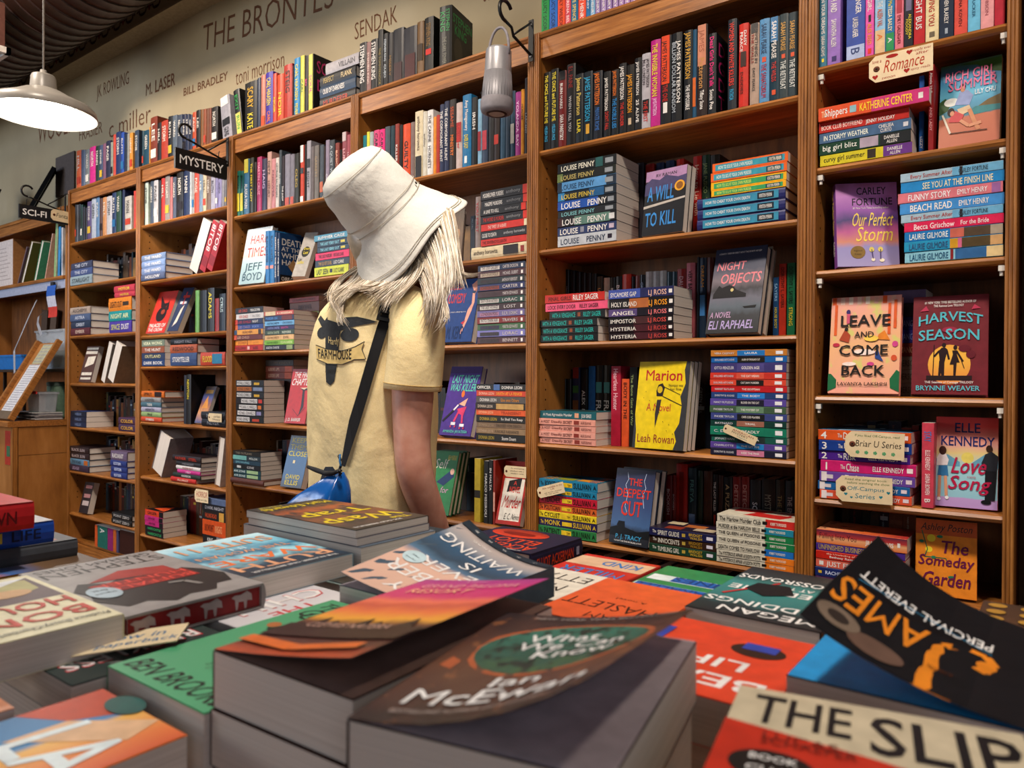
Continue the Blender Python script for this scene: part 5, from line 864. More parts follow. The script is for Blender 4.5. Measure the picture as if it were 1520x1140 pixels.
faceout('orange paperback with yellow fruit and purple lettering, sixth romance shelf', .557, .03, (1358, 892), (1450, 905), (1374, 773), .03, '#c8702a', [('bg', '#d8862a'), ('r', 0, .8, 1, 1, '#b8592a'), ('t', 'Ashley Poston', .08, .92, .83, .96, '#1f2a2a', 'r', .25), ('e', .26, .75, .07, .05, '#e0c838'), ('e', .22, .6, .06, .04, '#e0c838'), ('l', [(.1, .85), (.2, .6), (.15, .5), (.5, .5), (.55, .4)], '#2f6a4a', .002), ('e', .1, .7, .04, .02, '#2f7a5a'), ('e', .4, .78, .05, .02, '#2f7a5a'), ('e', .3, .5, .04, .02, '#2f7a5a'), ('e', .6, .26, .06, .02, '#2f7a5a'), ('t', 'The', .4, .86, .57, .74, '#6a1a4a', 'b', .15), ('t', 'Someday', .04, .94, .36, .54, '#6a1a4a', 'b', .15), ('t', 'Garden', .1, .9, .14, .32, '#6a1a4a', 'b', .15)], hard=False, yaw=6, lean=8)
faceout('holiday paperback with a couple in deckchairs, under the romance card', SH6[1], .035, (1392, 219), (1484, 204), (1393, 104), .024, '#3a4a2c', [('bg', art(((0, '#b06248'), (.34, '#b8684c'), (.36, '#3f7a8c'), (.5, '#4a94b8'), (.62, '#5cb0d0'), (.8, '#2f7fae'), (.92, '#2c5a6a'), (1, '#2a4a2c')), noise=.03, key='rgs')), ('p', [(.3, .98), (1, .98), (1, .8), (.8, .84), (.6, .94)], '#3a5a28'), ('p', [(0, .4), (.14, .44), (.2, .52), (.1, .6), (0, .56)], '#3a5a34'), ('p', [(.6, .42), (.8, .5), (1, .54), (1, .42)], '#7a6a4a'), ('p', [(.5, .4), (.6, .44), (1, .42), (1, .36), (.5, .34)], '#4a8a90'),
 ('e', .2, .54, .12, .05, '#e8ece8'), ('p', [(.26, .5), (.5, .47), (.56, .58), (.46, .66), (.34, .65)], '#98a6d0'), ('e', .38, .7, .055, .04, '#3a2218'), ('e', .385, .675, .04, .035, '#c89070'), ('p', [(.3, .44), (.5, .47), (.54, .4), (.36, .36)], '#d8c0a0'), ('l', [(.5, .42), (.58, .28), (.66, .16)], '#c88e6c', .008), ('p', [(.16, .3), (.36, .28), (.42, .36), (.24, .44)], '#c8565a'), ('e', .2, .42, .06, .05, '#2c1a16'), ('e', .22, .4, .035, .03, '#d0987a'), ('l', [(.36, .3), (.5, .22), (.7, .24)], '#d0987a', .007), ('l', [(.06, .4), (.2, .16)], '#e0d8c8', .004), ('l', [(.2, .16), (.8, .14)], '#2a1a16', .002),
 ('t', 'RICH GIRL', .08, .9, .79, .91, '#d87a9c', 'b'), ('t', 'SUMMER', .14, .94, .67, .79, '#d87a9c', 'b'), ('t', 'LILY CHU', .58, .92, .58, .64, '#e0e4e8')], hard=False, yaw=-2, lean=9)
o = book_parts(frame3((at_y(1378, 170, .03).x, .03, SH6[1] + .001), (.1, 1, 0), (0, 0, 1)), .13, .2, .011, '#8a1f24', False, spine=[('Alexis Hall', W_, .02, .4), ('AND LADY', '#d8a0a0', .45, .8)]); tag(o, 'dark red paperback standing beside the holiday paperback, spine outwards', 'book')
o = book_parts(frame3((at_y(1364, 190, .06).x, .06, SH6[1] + .001), (0, 1, 0), (0, 0, 1)), .09, .19, .011, '#1c5aa0', False, spine=[('LIZZY', W_, .7, .95)]); tag(o, 'blue paperback standing just behind the pile under the romance card', 'book')
# case right of the speaker
faceout('black and lilac paperback with tall blue letters beside the tall pile of nine', SH5[1], .02, (952, 349), (1013, 343), (960, 258), .022, '#1c1c22', [('bg', '#1d1e24'), ('r', 0, .84, 1, 1, '#a884a8'), ('p', [(0, .8), (.15, .88), (.35, .84), (.5, .9), (.8, .84), (1, .86), (1, .7), (0, .62)], '#4a4468'), ('t', 'RV RAMAN', .25, .76, .89, .94, '#2a2430'), ('t', 'A WILL', .08, .72, .53, .76, '#3f8ac8'), ('t', 'TO KILL', .06, .82, .14, .36, '#3f8ac8'), ('p', [(0, .42), (1, .5), (1, .53), (0, .46)], '#b8b0a8'), ('e', .85, .7, .12, .08, '#d8a030'), ('e', .85, .7, .08, .055, '#8a5a20')], hard=False, yaw=-6, n=2)
faceout('dark hardback with pink letters over a lakeside picture, third shelf past the speaker', SH5[2], .008, (1046, 484), (1124, 487), (1063, 376), .03, '#1a2030', [('bg', art(((0, '#16181c'), (.2, '#26282e'), (.3, '#4a5560'), (.4, '#5a5a68'), (.5, '#2a2830'), (.62, '#6a5f68'), (.75, '#3a3d50'), (1, '#1c2840')), noise=.06, sc=7, key='no')), ('t', 'NIGHT', .06, .62, .74, .84, '#d8848c', 'b', .1), ('t', 'OBJECTS', .16, .94, .58, .7, '#d8848c', 'b', .1), ('t', 'A NOVEL', .05, .46, .18, .25, '#b898b8', 'b', .1), ('t', 'ELI RAPHAEL', .04, .9, .05, .15, '#b0a0cc', 'b', .1), ('p', [(.06, .46), (.12, .52), (.16, .56), (.22, .53), (.3, .55), (.36, .56), (.44, .54), (.5, .5), (.7, .45), (.7, .41), (.06, .41)], '#1c1a20'), ('e', .42, .5, .03, .02, '#c8b880'), ('p', [(.66, .3), (.92, .31), (.9, .28), (.7, .28)], '#17181c'), ('t', 'A SHARPLY OBSERVED DEBUT ABOUT THE SECRETS WE KEEP', .08, .9, .93, .95, W_)], spine=[], yaw=-3, n=2, spare='#8a8478')
faceout('yellow paperback showing a hand with a knife, fourth shelf past the speaker', SH5[3], .01, (938, 658), (1014, 663), (950, 539), .02, '#d8c01c', [('bg', '#d8bf1a'), ('p', [(.93, 1), (1, 1), (1, 0), (.8, 0), (.85, .1), (.8, .2), (.88, .3), (.9, .5), (.86, .6), (.94, .75), (.9, .9)], '#3a3c40'), ('p', [(0, 0), (.06, 0), (.05, .2), (0, .4)], '#3a3c40'), ('t', 'Marion', .14, .88, .78, .91, '#b01c2a'), ('t', 'A Novel', .22, .7, .43, .52, '#b82a34', 'r'), ('t', 'Leah Rowan', .08, .82, .07, .17, '#8a1c2c', 'r'), ('p', [(.42, .56), (.5, .56), (.47, .4), (.42, .24), (.4, .4)], '#3c3436'), ('p', [(.4, .6), (.52, .6), (.55, .7), (.5, .75), (.42, .73), (.39, .66)], '#2c2320'), ('e', .46, .675, .05, .04, '#c8ac20'), ('l', [(.52, .6), (.9, .5)], '#26201c', .0022), ('l', [(.53, .71), (.86, .62)], '#26201c', .0014), ('t', 'Norman was', .62, .9, .71, .745, '#2a2418', 'r'), ('t', 'her first.', .66, .88, .67, .7, '#2a2418', 'r'), *[('e', .1 + .8 * ((i * .37) % 1), .15 + .6 * ((i * .61) % 1), .007, .005, '#26201c') for i in range(14)]], hard=False, yaw=-4, n=3, spare='#3a3c34')
faceout('blue hardback with red capitals and white lightning, fifth shelf past the speaker', SH5[4], .006, (903, 797), (961, 805), (916, 697), .03, '#1a2236', [('bg', art(((0, '#14161c'), (.18, '#1a1e28'), (.26, '#3a5a86'), (.5, '#2f4470'), (.8, '#232c50'), (1, '#1c2038')), noise=.08, sc=4, key='dc')), ('p', [(0, .2), (.2, .24), (.4, .22), (.7, .18), (1, .22), (1, .1), (0, .1)], '#15181a'), ('p', [(.16, .24), (.2, .3), (.36, .3), (.38, .22)], '#15171a'), ('l', [(.3, .95), (.34, .86), (.28, .78), (.36, .66), (.32, .5), (.4, .4)], '#c8d8f0', .0012), ('l', [(.78, .95), (.74, .85), (.8, .76), (.74, .66), (.8, .5)], '#c8d8f0', .0012), ('t', 'THE', .36, .7, .78, .88, '#cf3a26'), ('t', 'DEEPEST', .06, .94, .62, .74, '#cf3a26'), ('t', 'CUT', .22, .76, .38, .58, '#cf3a26'), ('t', 'P. J. TRACY', .16, .82, .07, .13, '#4aa0c8'), ('t', 'THE NEW YORK TIMES BESTSELLING AUTHOR', .14, .84, .03, .05, W_)], hard=True, yaw=-5, n=2, spare='#2c2f33')
# ---- second rank: individual spines that can be read behind the front piles
BK = .155
row('in the back rank of the second shelf past the speaker', SH5[1], BK, LA, [(570, 612, 90, '#26222c', []), (622, 668, 125, '#8a221f', [('LOUISE', W_, .1, .5)]), (680, 722, 118, '#22345a', [('LOUISE', '#a8884a', .1, .5)]), (733, 778, 106, '#22345a', [('LOUISE', '#a8884a', .1, .5)]), (792, 832, 98, '#b0281f', [('THE', W_, .06, .25)]), (838, 870, 140, '#1c2230', []),
 (884, 930, 82, '#a8241c', [('How to Lie with', '#d8b0a0', .1, .7)]), (934, 976, 75, '#1c3a28', [('JANE PUSICO', '#8a9a6a', .1, .45), ('THE LAST', '#a8a860', .5, .8)]), (980, 1030, 74, '#26221a', [])], hard=True, depth=.105, stuff=True)
row('in the back rank of the third shelf past the speaker', SH5[2], BK, LB, [(162, 200, 188, '#141416', [('Marlow', '#8a8a8a', .1, .5)]), (202, 232, 192, '#16161a', []), (236, 262, 200, '#161618', [('IAN RANKIN', '#8a8a90', .2, .8)]), (264, 290, 205, '#1a1618', [('IAN RANKIN', '#8a3a3a', .2, .8)]), (292, 320, 205, '#1c1a1a', [('strip', '#a08a6a', .2, .5)]), (322, 350, 208, '#16161a', [('IAN RANKIN', '#8a8a90', .2, .8)]), (354, 385, 225, '#3a3020', [('IAN', '#d08a2c', .1, .4)]), (392, 424, 232, '#a89a8a', [('KILLS', '#7a2a24', .2, .5)]), (428, 452, 230, '#1e1c1c', [('BILLY', W_, .1, .4)]), (456, 490, 225, '#16161a', [('BILLY', W_, .1, .4)]),
 (494, 542, 212, '#b0321f', [('#d8b0a0', .5, .6)]), (546, 562, 225, '#1a1a1e', []), (566, 590, 220, '#7a3a30', []), (592, 616, 215, '#14161c', [('ONE DARK', '#a8b8d0', .08, .5)]), (622, 660, 198, '#a8a09a', []), (662, 698, 196, '#a09a96', []), (700, 737, 193, '#a8a29c', []), (740, 765, 200, '#1f3a44', [('BE', R_, .4, .7)]), (768, 794, 198, '#1f3a44', [('BE', R_, .4, .7)]), (797, 845, 183, '#8e241f', [('DAUGHTER', '#c8a0a0', .1, .5)]), (848, 893, 150, '#c06a72', [('VERY BAD COMPANY', '#2a1a1c', .1, .7)]),
 (905, 918, 118, '#1a2028', []), (920, 956, 122, '#20344a', [('DREAM', '#c88a2c', .05, .4), ('#4a8ac8', .45, .7)]), (960, 996, 120, '#5a241c', [])], hard=True, depth=.105, stuff=True)
row('behind the lakeside hardback, third shelf past the speaker', SH5[2], .1, LB, [(1325, 1356, 230, '#1c4a74', [('SAYERS', '#8ab0d0', .1, .4), ('HOUSE BODY', Y_, .5, .85)]), (1358, 1397, 155, '#b03420', [('DOROTHY L. SAYERS', '#4a140c', .05, .6)]), (1402, 1446, 150, '#1c6a48', [('DOROTHY L. SAYERS', '#0c2a1c', .05, .55), ('STRONG', Y_, .6, .85)]), (1462, 1474, 160, '#2a2426', [])], hard=False, depth=.12)
row('behind the pale pink pile on the fourth shelf', SH5[3], BK, LC, [(158, 185, 195, '#171a1c', [('A Death in', '#6a9a4a', .1, .7)]), (187, 212, 195, '#1a1c22', []), (220, 260, 132, '#2a3050', [('#8a2a24', 0, .15), ('#3a6a3a', .25, .35), ('#7a4a2a', .45, .6), ('#8a2a24', .75, .9)]), (266, 302, 140, '#18181c', [('ALEX', W_, .3, .5), ('MY ENEMY', W_, .55, .95)]), (308, 344, 125, '#1f6aa8', []), (347, 388, 120, '#16181a', [('#2a8a8c', .22, .36), ('FRAME 37', W_, .45, .95, .15, .85)]), (390, 431, 120, '#16181a', [('#2a8a8c', .22, .36), ('FRAME 37', W_, .45, .95, .15, .85)])], hard=True, depth=.105)
row('beside the yellow paperback, fourth shelf', SH5[3], .06, LC, [(434, 486, 125, '#a01f3a', [('Heartless Hunter', '#e0b0b8', .03, .55)]), (492, 532, 195, '#c8562c', [('BODY IN THE', '#3a1a0c', .05, .6)]), (535, 578, 130, '#17191a', [('The Bone Gate of War', '#8a9a6a', .03, .8, .2, .5)])], hard=False, depth=.09)
row('in the back rank, fifth shelf past the speaker', SH5[4], BK, LD, [(752, 785, 130, '#6f1c1c', [('BOOKISH', '#b8a0a0', .2, .6)]), (787, 806, 130, '#7a1f20', [('BOOKISH', '#b8a0a0', .2, .6)]), (809, 868, 68, '#a8241c', [('#7a1410', .1, .9, .3, .7)]), (874, 916, 90, '#22343c', [('FREYA', '#5a8a8a', .1, .5), ('#6a86b0', .6, .95)]), (924, 950, 105, '#243428', []), (956, 1002, 108, '#4a2a1c', []), (1005, 1030, 125, '#1a1416', [('THE LADY KILLER', W_, .1, .5), (R_, .55, .9, .3, .7)]), (1034, 1060, 130, '#3a1f16', []), (1064, 1108, 140, '#18181a', [('A PUZZLE', '#a8906a', .1, .6)]), (1112, 1154, 138, '#7a1c18', [('DETECTIVE', '#b88a80', .1, .6)]), (1158, 1200, 138, '#7a1c18', [('DETECTIVE', '#b88a80', .1, .6)]), (1206, 1262, 155, '#26282a', [('SCOTT', W_, .3, .6)]), (1268, 1340, 150, '#221f1c', [('MYSTERIES', '#8a8a7a', .2, .6)]), (1344, 1390, 155, '#2c2a22', [('THE DEVIL', '#9a8a5a', .2, .6)]), (1395, 1448, 160, '#1c2a34', [('THE END OF', '#a8a8a8', .2, .6)])], hard=True, depth=.105, stuff=True)
row('beside the red and grey pile by the hat', SH4[1], .03, L8, [(374, 406, 142, '#8a7e7c', [('YOU FIRST', '#a02c30', .05, .6)])], hard=True, depth=.12)
row('on the fifth shelf right of the elbow', SH4[4], .02, L9, [(342, 379, 695, '#b8a02c', [('#2a2018', .5, .62)]), (399, 426, 710, '#161618', [('MARCO MISSIROLI', W_, .2, .9)]), (428, 452, 705, '#161618', [('IN MALTA', W_, .1, .5)]), (455, 468, 705, '#8a2a1c', [('#d8a090', .5, .8)])], hard=False, depth=.12)
row('beside the pale leaning hardback, second shelf right of the sign', SH3[1], .02, L3, [(345, 379, 125, '#2a72a8', [('BLACK WATER', '#15304a', .1, .6), ('#c88a80', .66, .72)]), (382, 417, 122, '#2a72a8', [('BLACK WATER', '#15304a', .1, .6), ('#c88a80', .66, .72)]), (420, 440, 135, '#1f3a5e', [('DEATH AT THE WHITE', W_, .1, .9)]), (444, 462, 140, '#1f3a5e', [('DEATH AT THE WHITE', W_, .1, .9)], {'front': [('bg', '#17406c'), ('t', 'DEATH', .06, .9, .76, .9, '#d0ccc8'), ('t', 'AT THE', .06, .8, .64, .73, '#d0ccc8'), ('t', 'WHITE', .06, .9, .5, .61, '#d0ccc8'), ('t', 'HART', .06, .8, .36, .47, '#d0ccc8'), ('p', [(.3, .34), (.5, .5), (.66, .3), (.5, .2)], '#a8845a'), ('r', 0, 0, 1, .16, '#16181c'), ('t', 'CHRIS CHIBNALL', .06, .9, .04, .12, '#d0ccc8')]})], hard=True, depth=.14)
row('on the third shelf under the MYSTERY sign', SH2[2], .02, L6, [(1222, 1245, 850, '#6a9a54', []), (1250, 1292, 850, '#1c1c1e', []), (1298, 1340, 835, '#2a2c2e', [('ADAMS', Y_, .1, .7)]), (1344, 1370, 900, '#8a2428', []), (1372, 1410, 870, '#232a34', [('CYRUS', '#b8c8c8', .1, .5)])], hard=True, depth=.13)
row('beside the painted cover under the MYSTERY sign', SH2[4], .02, L7, [(1150, 1165, 410, '#1c2030', []), (1166, 1194, 405, '#1e1c20', [('NEWTON', Y_, .1, .5)])], hard=True, depth=.13)
row('on the floor shelf beside the counter', .105, .02, (0, 720, 5.067), [(712, 730, 335, '#c85a2c', []), (733, 806, 335, '#1c6a60', [('A', W_, .1, .3)]), (808, 848, 340, '#8a2a6a', []), (850, 872, 345, '#b8622c', []), (874, 890, 350, '#4a4a6a', []), (900, 1020, 350, '#3a1c18', [])], hard=False, depth=.13)
# ---- face-out and leaning books in the four left cases
def sidelean(label, z, Y0, px, dx, top, ang, col, hard=True, spine=(), fore=False, depth=.125, h=None):
    """a standing book slumped sideways; px = lower left corner, dx = thickness in pixels, top = pixel height of its top; ang > 0 leans right"""
    A = at_y(*px, Y0); B = at_y(px[0] + dx, px[1], Y0); a = math.radians(ang); t = (B - A).x * math.cos(a)
    up = Vector((math.sin(a), 0, math.cos(a))); hh = h or (at_y(px[0], top, Y0).z - z) / math.cos(a); rt = Vector((math.cos(a), 0, -math.sin(a)))
    o_ = Vector((A.x, Y0, z + .001)) 
    if ang > 0: o_.z += math.sin(a) * t
    if fore: T = frame3(o_ + rt * t + Vector((0, depth, 0)), (0, -1, 0), up)
    else: T = frame3(o_, (0, 1, 0), up)
    o = book_parts(T, depth, hh, t, col, hard, spine=spine); tag(o, label, 'book')
faceout('pale hardback with red and blue capitals, leaning on the second shelf right of the sign', SH3[1], .0, (353.5, 417), (391, 413), (367.7, 343), .028, '#b9c4c4', [('bg', art(((0, '#9ab4b8'), (.45, '#a8c0c4'), (.5, '#d8bca8'), (.6, '#cfcac6'), (1, '#b8c4c8')), noise=.05, key='ht')), ('t', 'HARD', .2, .95, .72, .88, '#b03a34'), ('t', 'TIMES', .14, .95, .48, .66, '#b03a34'), ('t', 'JEFF', .14, .86, .24, .38, '#3a5a68'), ('t', 'BOYD', .1, .9, .06, .2, '#3a5a68')], yaw=4)
faceout('grey paperback with yellow brush lettering, slumped on the second shelf right of the sign', SH3[1], .004, (431, 408.5), (451, 404.7), (452, 350), .03, '#9c9894', [('bg', '#a5a19d'), ('e', .5, .55, .3, .12, '#1c1c1a'), ('t', 'Every', .3, .8, .58, .66, '#c8b82c'), ('t', 'Last', .34, .7, .5, .57, '#c8b82c'), ('t', 'Lie', .1, .4, .34, .42, '#1c1a18'), ('t', 'Ladies', .1, .6, .28, .36, '#c8b82c')], hard=False, yaw=24)
faceout('red hardback with white brush lettering on the fourth shelf right of the sign', SH3[3], .004, (421, 624), (452, 628), (435, 550.4), .032, '#b0201c', [('bg', '#b3221d'), ('t', 'THE FINAL', .1, .95, .84, .95, W_, 'b', .2), ('t', 'CHAPTER', .04, .96, .7, .83, W_, 'b', .2), ('p', [(.52, .64), (.9, .66), (.92, .62), (.74, .6), (.8, .3), (.62, .14), (.68, .3), (.64, .6)], '#2a1410'), ('l', [(.3, .26), (.6, .14), (.9, .3)], '#2a1410', .002), ('p', [(.5, .65), (.88, .66), (.7, .62)], '#d8b8a0'), ('t', 'J. D. BARKER', .06, .75, .04, .1, W_, 'b', .2)], yaw=6)
faceout('blue paperback with yellow capitals on the fifth shelf right of the sign', SH3[4], .004, (415, 724), (446, 730), (432, 649), .03, '#16283a', [('bg', art(((0, '#141c28'), (.2, '#1a4a78'), (.6, '#1f4f7c'), (1, '#131a26')), noise=.1, key='ktc')), ('t', 'KEEP', .1, .8, .86, .96, '#c8b83a'), ('t', 'THEM', .1, .9, .73, .83, '#c8b83a'), ('t', 'CLOSE', .06, .94, .6, .7, '#c8b83a'), ('r', .36, .46, .46, .52, '#d8c8a0'), ('t', 'DAVID', .16, .84, .16, .25, '#c8b83a'), ('t', 'ELLIS', .16, .8, .05, .14, '#c8b83a')], hard=False, yaw=6)
faceout('red paperback with a dark bird, third shelf under the MYSTERY sign', SH2[2], .004, (215, 492), (243, 487), (236.8, 436), .024, '#b03024', [('bg', '#b5352a'), ('e', .5, .45, .26, .18, '#241a1e'), ('p', [(.2, .9), (.35, .62), (.6, .6), (.7, .72), (.5, .7)], '#241a1e'), ('p', [(.7, .8), (.6, .5), (.8, .55)], '#241a1e'), ('e', .55, .5, .1, .06, '#8a3a24'), ('t', 'PALACES OF', .08, .92, .14, .23, W_), ('t', 'THE CROW', .08, .85, .04, .12, W_)], hard=False, yaw=4)
faceout('navy paperback with a red and white figure, third shelf under the MYSTERY sign', SH2[2], .004, (246, 490), (262, 492), (272, 431), .03, '#2a3248', [('bg', '#2f3a58'), ('p', [(.3, .1), (.6, .2), (.7, .6), (.5, .5)], '#c8bcae'), ('r', .2, .62, .8, .68, '#c8c8cc'), ('r', .3, .76, .9, .82, '#b03a34'), ('r', .46, .6, .56, .9, '#b03a34')], hard=False, yaw=14)
faceout('small paperback with an ornate painted cover, fifth shelf under the MYSTERY sign', SH2[4], .02, (287.5, 624.6), (303, 626), (306, 576), .02, '#3a4a7a', [('bg', art(((0, '#2a3a6a'), (.3, '#b87a3a'), (.5, '#7a4a3a'), (.7, '#3a4a86'), (1, '#6a5a4a')), noise=.2, sc=9, key='or')), ('r', .15, .8, .85, .9, '#c8a060'), ('p', [(.2, .4), (.5, .75), (.8, .4)], '#c88a3a')], hard=False, yaw=12)
faceout('brown and white paperback leaning on the fourth shelf beside the counter', SH1[3], .004, (116, 563), (134.5, 565.4), (129.5, 516), .026, '#4a3026', [('bg', '#543428'), ('r', .05, .78, .95, .86, '#cfc6b8'), ('r', .05, .9, .95, .96, '#cfc6b8'), ('p', [(.2, .4), (.85, .5), (.9, .72), (.3, .7)], '#d8cebe'), ('r', .1, .06, .9, .12, '#cfc6b8'), ('r', .1, .18, .9, .26, '#d8cebe')], hard=False, yaw=6)
faceout('black paperback with pale lettering leaning on the lowest shelf beside the counter', SH1[6], .004, (116, 758), (129, 761), (126.5, 717), .034, '#2a2022', [('bg', '#2c2224'), ('r', .2, .8, .9, .9, '#9a6a6a'), ('r', .2, .5, .9, .62, '#a87a7a'), ('r', .2, .25, .9, .4, '#b8a8a4')], hard=False, yaw=6)
sidelean('pale fore-edge of a slumped paperback, left of two beside the counter', SH1[3], .02, (150, 566), 6, 512, 24, '#8a8078', False, fore=True)
sidelean('pale fore-edge of a slumped paperback, right of two beside the counter', SH1[3], .02, (160, 566), 10, 515, 27, '#7a6a5a', False, fore=True)
sidelean('red spine with white letters, left of two slumped under the MYSTERY sign', SH2[1], .02, (296, 398.5), 10, 338, 28, '#a82c34', False, [('8ITO8', W_, .06, .6, .2, .8), ('#8a2028', .7, .9)])
sidelean('red spine with white letters, right of two slumped under the MYSTERY sign', SH2[1], .02, (306.5, 397), 10, 338, 28, '#a82c34', False, [('8ITO8', W_, .06, .6, .2, .8), ('#8a2028', .7, .9)])
sidelean('wide pale fore-edge slumped against the two red spines under the MYSTERY sign', SH2[1], .02, (281, 401), 14, 338, 28, '#8a7a8a', False, fore=True)
sidelean('tall white hardback slumped left of the pile, sixth shelf under the MYSTERY sign', SH2[5], .02, (225, 708), 17, 649, 24, '#8a8488', True, fore=True)
sidelean('white hardback slumped at the right end, sixth shelf under the MYSTERY sign', SH2[5], .02, (318.5, 722), 8, 650, 10, '#a89a94', True, fore=True)
faceout('brown picture hardback slumped beside the hat, second shelf behind the woman', SH4[1], .006, (669, 385), (684, 381), (697, 312), .025, '#5a4638', [('bg', art(((0, '#4a3a30'), (.5, '#6a5240'), (1, '#3a3028')), noise=.3, sc=8, key='bp')), ('e', .5, .5, .2, .1, '#a88a70')], yaw=26, lean=16)
faceout('blue hardback with red letters and half a face, right of the woman', SH4[2], .006, (652, 505), (698.7, 507), (667, 420), .034, '#1f3f78', [('bg', '#1f4480'), ('t', 'KILLED', .02, .5, .84, .94, R_), ('t', 'COMEDY', .05, .62, .62, .78, R_), ('p', [(.76, .9), (.98, 1), (.98, .86), (.82, .78), (.84, .6), (.74, .5), (.68, .3), (.6, .14), (.64, .12), (.78, .34), (.86, .48), (.92, .62), (.9, .74)], '#d8a090'), ('e', .86, .78, .06, .02, '#1c3a5a'), ('p', [(.58, .3), (.72, .34), (.66, .27)], '#b83048'), ('t', 'L. M. KEMP', .04, .7, .05, .26, '#15305c'), ('t', 'a most unlikely heroine', .2, .7, .46, .49, W_, 'r')], yaw=3)
faceout('violet hardback with a roller skater and mint lettering, fourth shelf right of the woman', SH4[3], .004, (650.5, 640), (697.4, 644), (670, 548), .03, '#4a2a80', [('bg', '#4b2c86'), ('r', 0, .9, 1, 1, '#3f246c'), ('t', 'LAST NIGHT', .1, .92, .76, .88, '#5cc0ac', 'b', .2), ('t', 'WAS KILLER', .08, .9, .64, .75, '#5cc0ac', 'b', .2), ('e', .54, .6, .05, .05, '#d8702c'), ('p', [(.46, .45), (.6, .5), (.72, .54), (.66, .42)], '#d8a890'), ('p', [(.44, .38), (.72, .42), (.66, .28), (.5, .32)], '#c83a68'), ('l', [(.5, .34), (.4, .2)], '#c83a68', .008), ('l', [(.62, .34), (.66, .18)], '#c83a68', .008), ('r', .32, .15, .46, .19, '#e0d8e0'), ('r', .6, .13, .74, .17, '#e0d8e0'), ('l', [(.46, .44), (.3, .34)], '#e0d8e0', .006), ('l', [(.34, .36), (.04, .2)], '#1c1620', .007), ('e', .33, .13, .02, .015, '#c83a50'), ('e', .46, .13, .02, .015, '#c83a50'), ('e', .62, .11, .02, .015, '#c83a50'), ('e', .74, .11, .02, .015, '#c83a50'), ('t', 'AMANDA JAYATISSA', .12, .88, .04, .08, '#5cc0ac')], yaw=4)
faceout('green hardback with white script behind the elbow', SH4[4], .004, (628, 757), (665, 765), (645, 671), .02, '#2c7a48', [('bg', '#2f8450'), ('t', 'Self', .1, .6, .72, .88, '#d8d8c8', 'r', .2), ('t', 'ASH MURRAY', .6, .95, .86, .94, '#c8b84a'), ('p', [(.3, .5), (.6, .62), (.9, .74), (.95, .6), (.6, .45)], '#1f3a6a'), ('e', .86, .68, .08, .05, '#d8b0a0'), ('t', 'for', .5, .8, .34, .44, '#d8a8c8', 'r', .2)], yaw=6, n=3, spare='#2a5a3a')
faceout('red bordered paperback with a paper tag clipped to its top, fifth shelf past the elbow', SH4[4], .004, (734, 773), (771, 779), (750, 687), .024, '#a82a22', [('bg', '#ab2c24'), ('r', .1, .06, .92, .72, '#d8d2c6'), ('p', [(.26, .5), (.78, .56), (.8, .74), (.3, .68)], '#241a1a'), ('t', 'A', .5, .62, .62, .69, '#c03a2a'), ('t', 'NOVEL', .36, .8, .5, .6, '#c03a2a', 'b', 0), ('t', 'Murder', .14, .84, .26, .46, '#b02c24', 'b', .2), ('t', 'E. C. Nevin', .3, .9, .08, .18, '#2a2422', 'r', .2)], hard=False, yaw=6)
# two black hardbacks turned to show their covers on top of the cases and one in the top row
def angled(label, p, q, top, Y0, z, h, t, w, yaw, col, front, spine=()):
    A = at_y(*p, Y0); ya = math.radians(yaw); T = frame3(Vector((A.x, Y0, z + .0008)), (math.sin(ya), math.cos(ya), 0), (0, 0, 1))
    o = book_parts(T, w, h, t, col, True, spine=spine, front=front); tag(o, label, 'book')
angled('thick black hardback with green lettering, last on top of the case under the speaker', (652, 95), 0, 0, .03, 2.1408, at_y(650, 12, .03).z - 2.1408, .05, .155, -12, '#131415', [('bg', '#17191a'), ('t', 'STEPHEN', .04, .96, .76, .9, '#1f8a4c'), ('t', 'KING', .12, .7, .58, .74, '#1f8a4c'), ('e', .3, .35, .2, .2, '#3c3a30'), ('r', .5, .1, .8, .36, '#0e0f10')], [('STEPHEN', '#1f8a4c', .05, .4, .55, .85), ('KING', '#1f8a4c', .08, .4, .1, .5), ('THE DARK TOWER', '#7a7a70', .48, .9, .3, .6)])
# ---- everything else standing in the second rank: nobody could tell these apart
dark = ['#17171b', '#221f22', '#2a1c1c', '#1c222c', '#3a1f1a', '#26302a', '#3c2c1c', '#5a2018', '#1f2a3c', '#4a4038', '#6a3c24', '#2c2433', '#7a2a20', '#54463a', '#243a44', '#8a6a3a']
def fill(x0, x1, z, hmin, hmax, Y0=BK + .009, d=.093):
    x = x0
    while x < x1 - .03:
        t = R.uniform(.014, .032); h = R.uniform(hmin, hmax); c = mat(R.choice(dark))
        rest.box((x, Y0, z + .001), (x + t, Y0 + d, z + h), c, mats={'z1': PAGES})
        ink = mat(R.choice(['#a8a09a', '#8a7a5a', '#7a4a3a', '#b8a040', '#9aa8b0', '#8a2a24']))
        if R.random() < .75:
            a, b = sorted((R.uniform(.35, .95), R.uniform(.35, .95)))
            V, F, w = text_geo(R.choice(words_) + ' ' + R.choice(words_)); L = max(.04, (b - a) * h); s = min(L / w, t * .5)
            rest.mesh([(x + t * .32 + v * s * .9, Y0 - .0004, z + h * .95 - u * s) for u, v in V], [f[::-1] if False else f for f in F], ink)
        if R.random() < .3: q = R.uniform(.5, .9); rest.face([(x + .002, Y0 - .0002, z + h * q), (x + t - .002, Y0 - .0002, z + h * q), (x + t - .002, Y0 - .0002, z + h * (q + .06)), (x + .002, Y0 - .0002, z + h * (q + .06))], ink)
        x += t + .0008
X_ = lambda i: (PX[i] + .024, PX[i + 1] - .024)
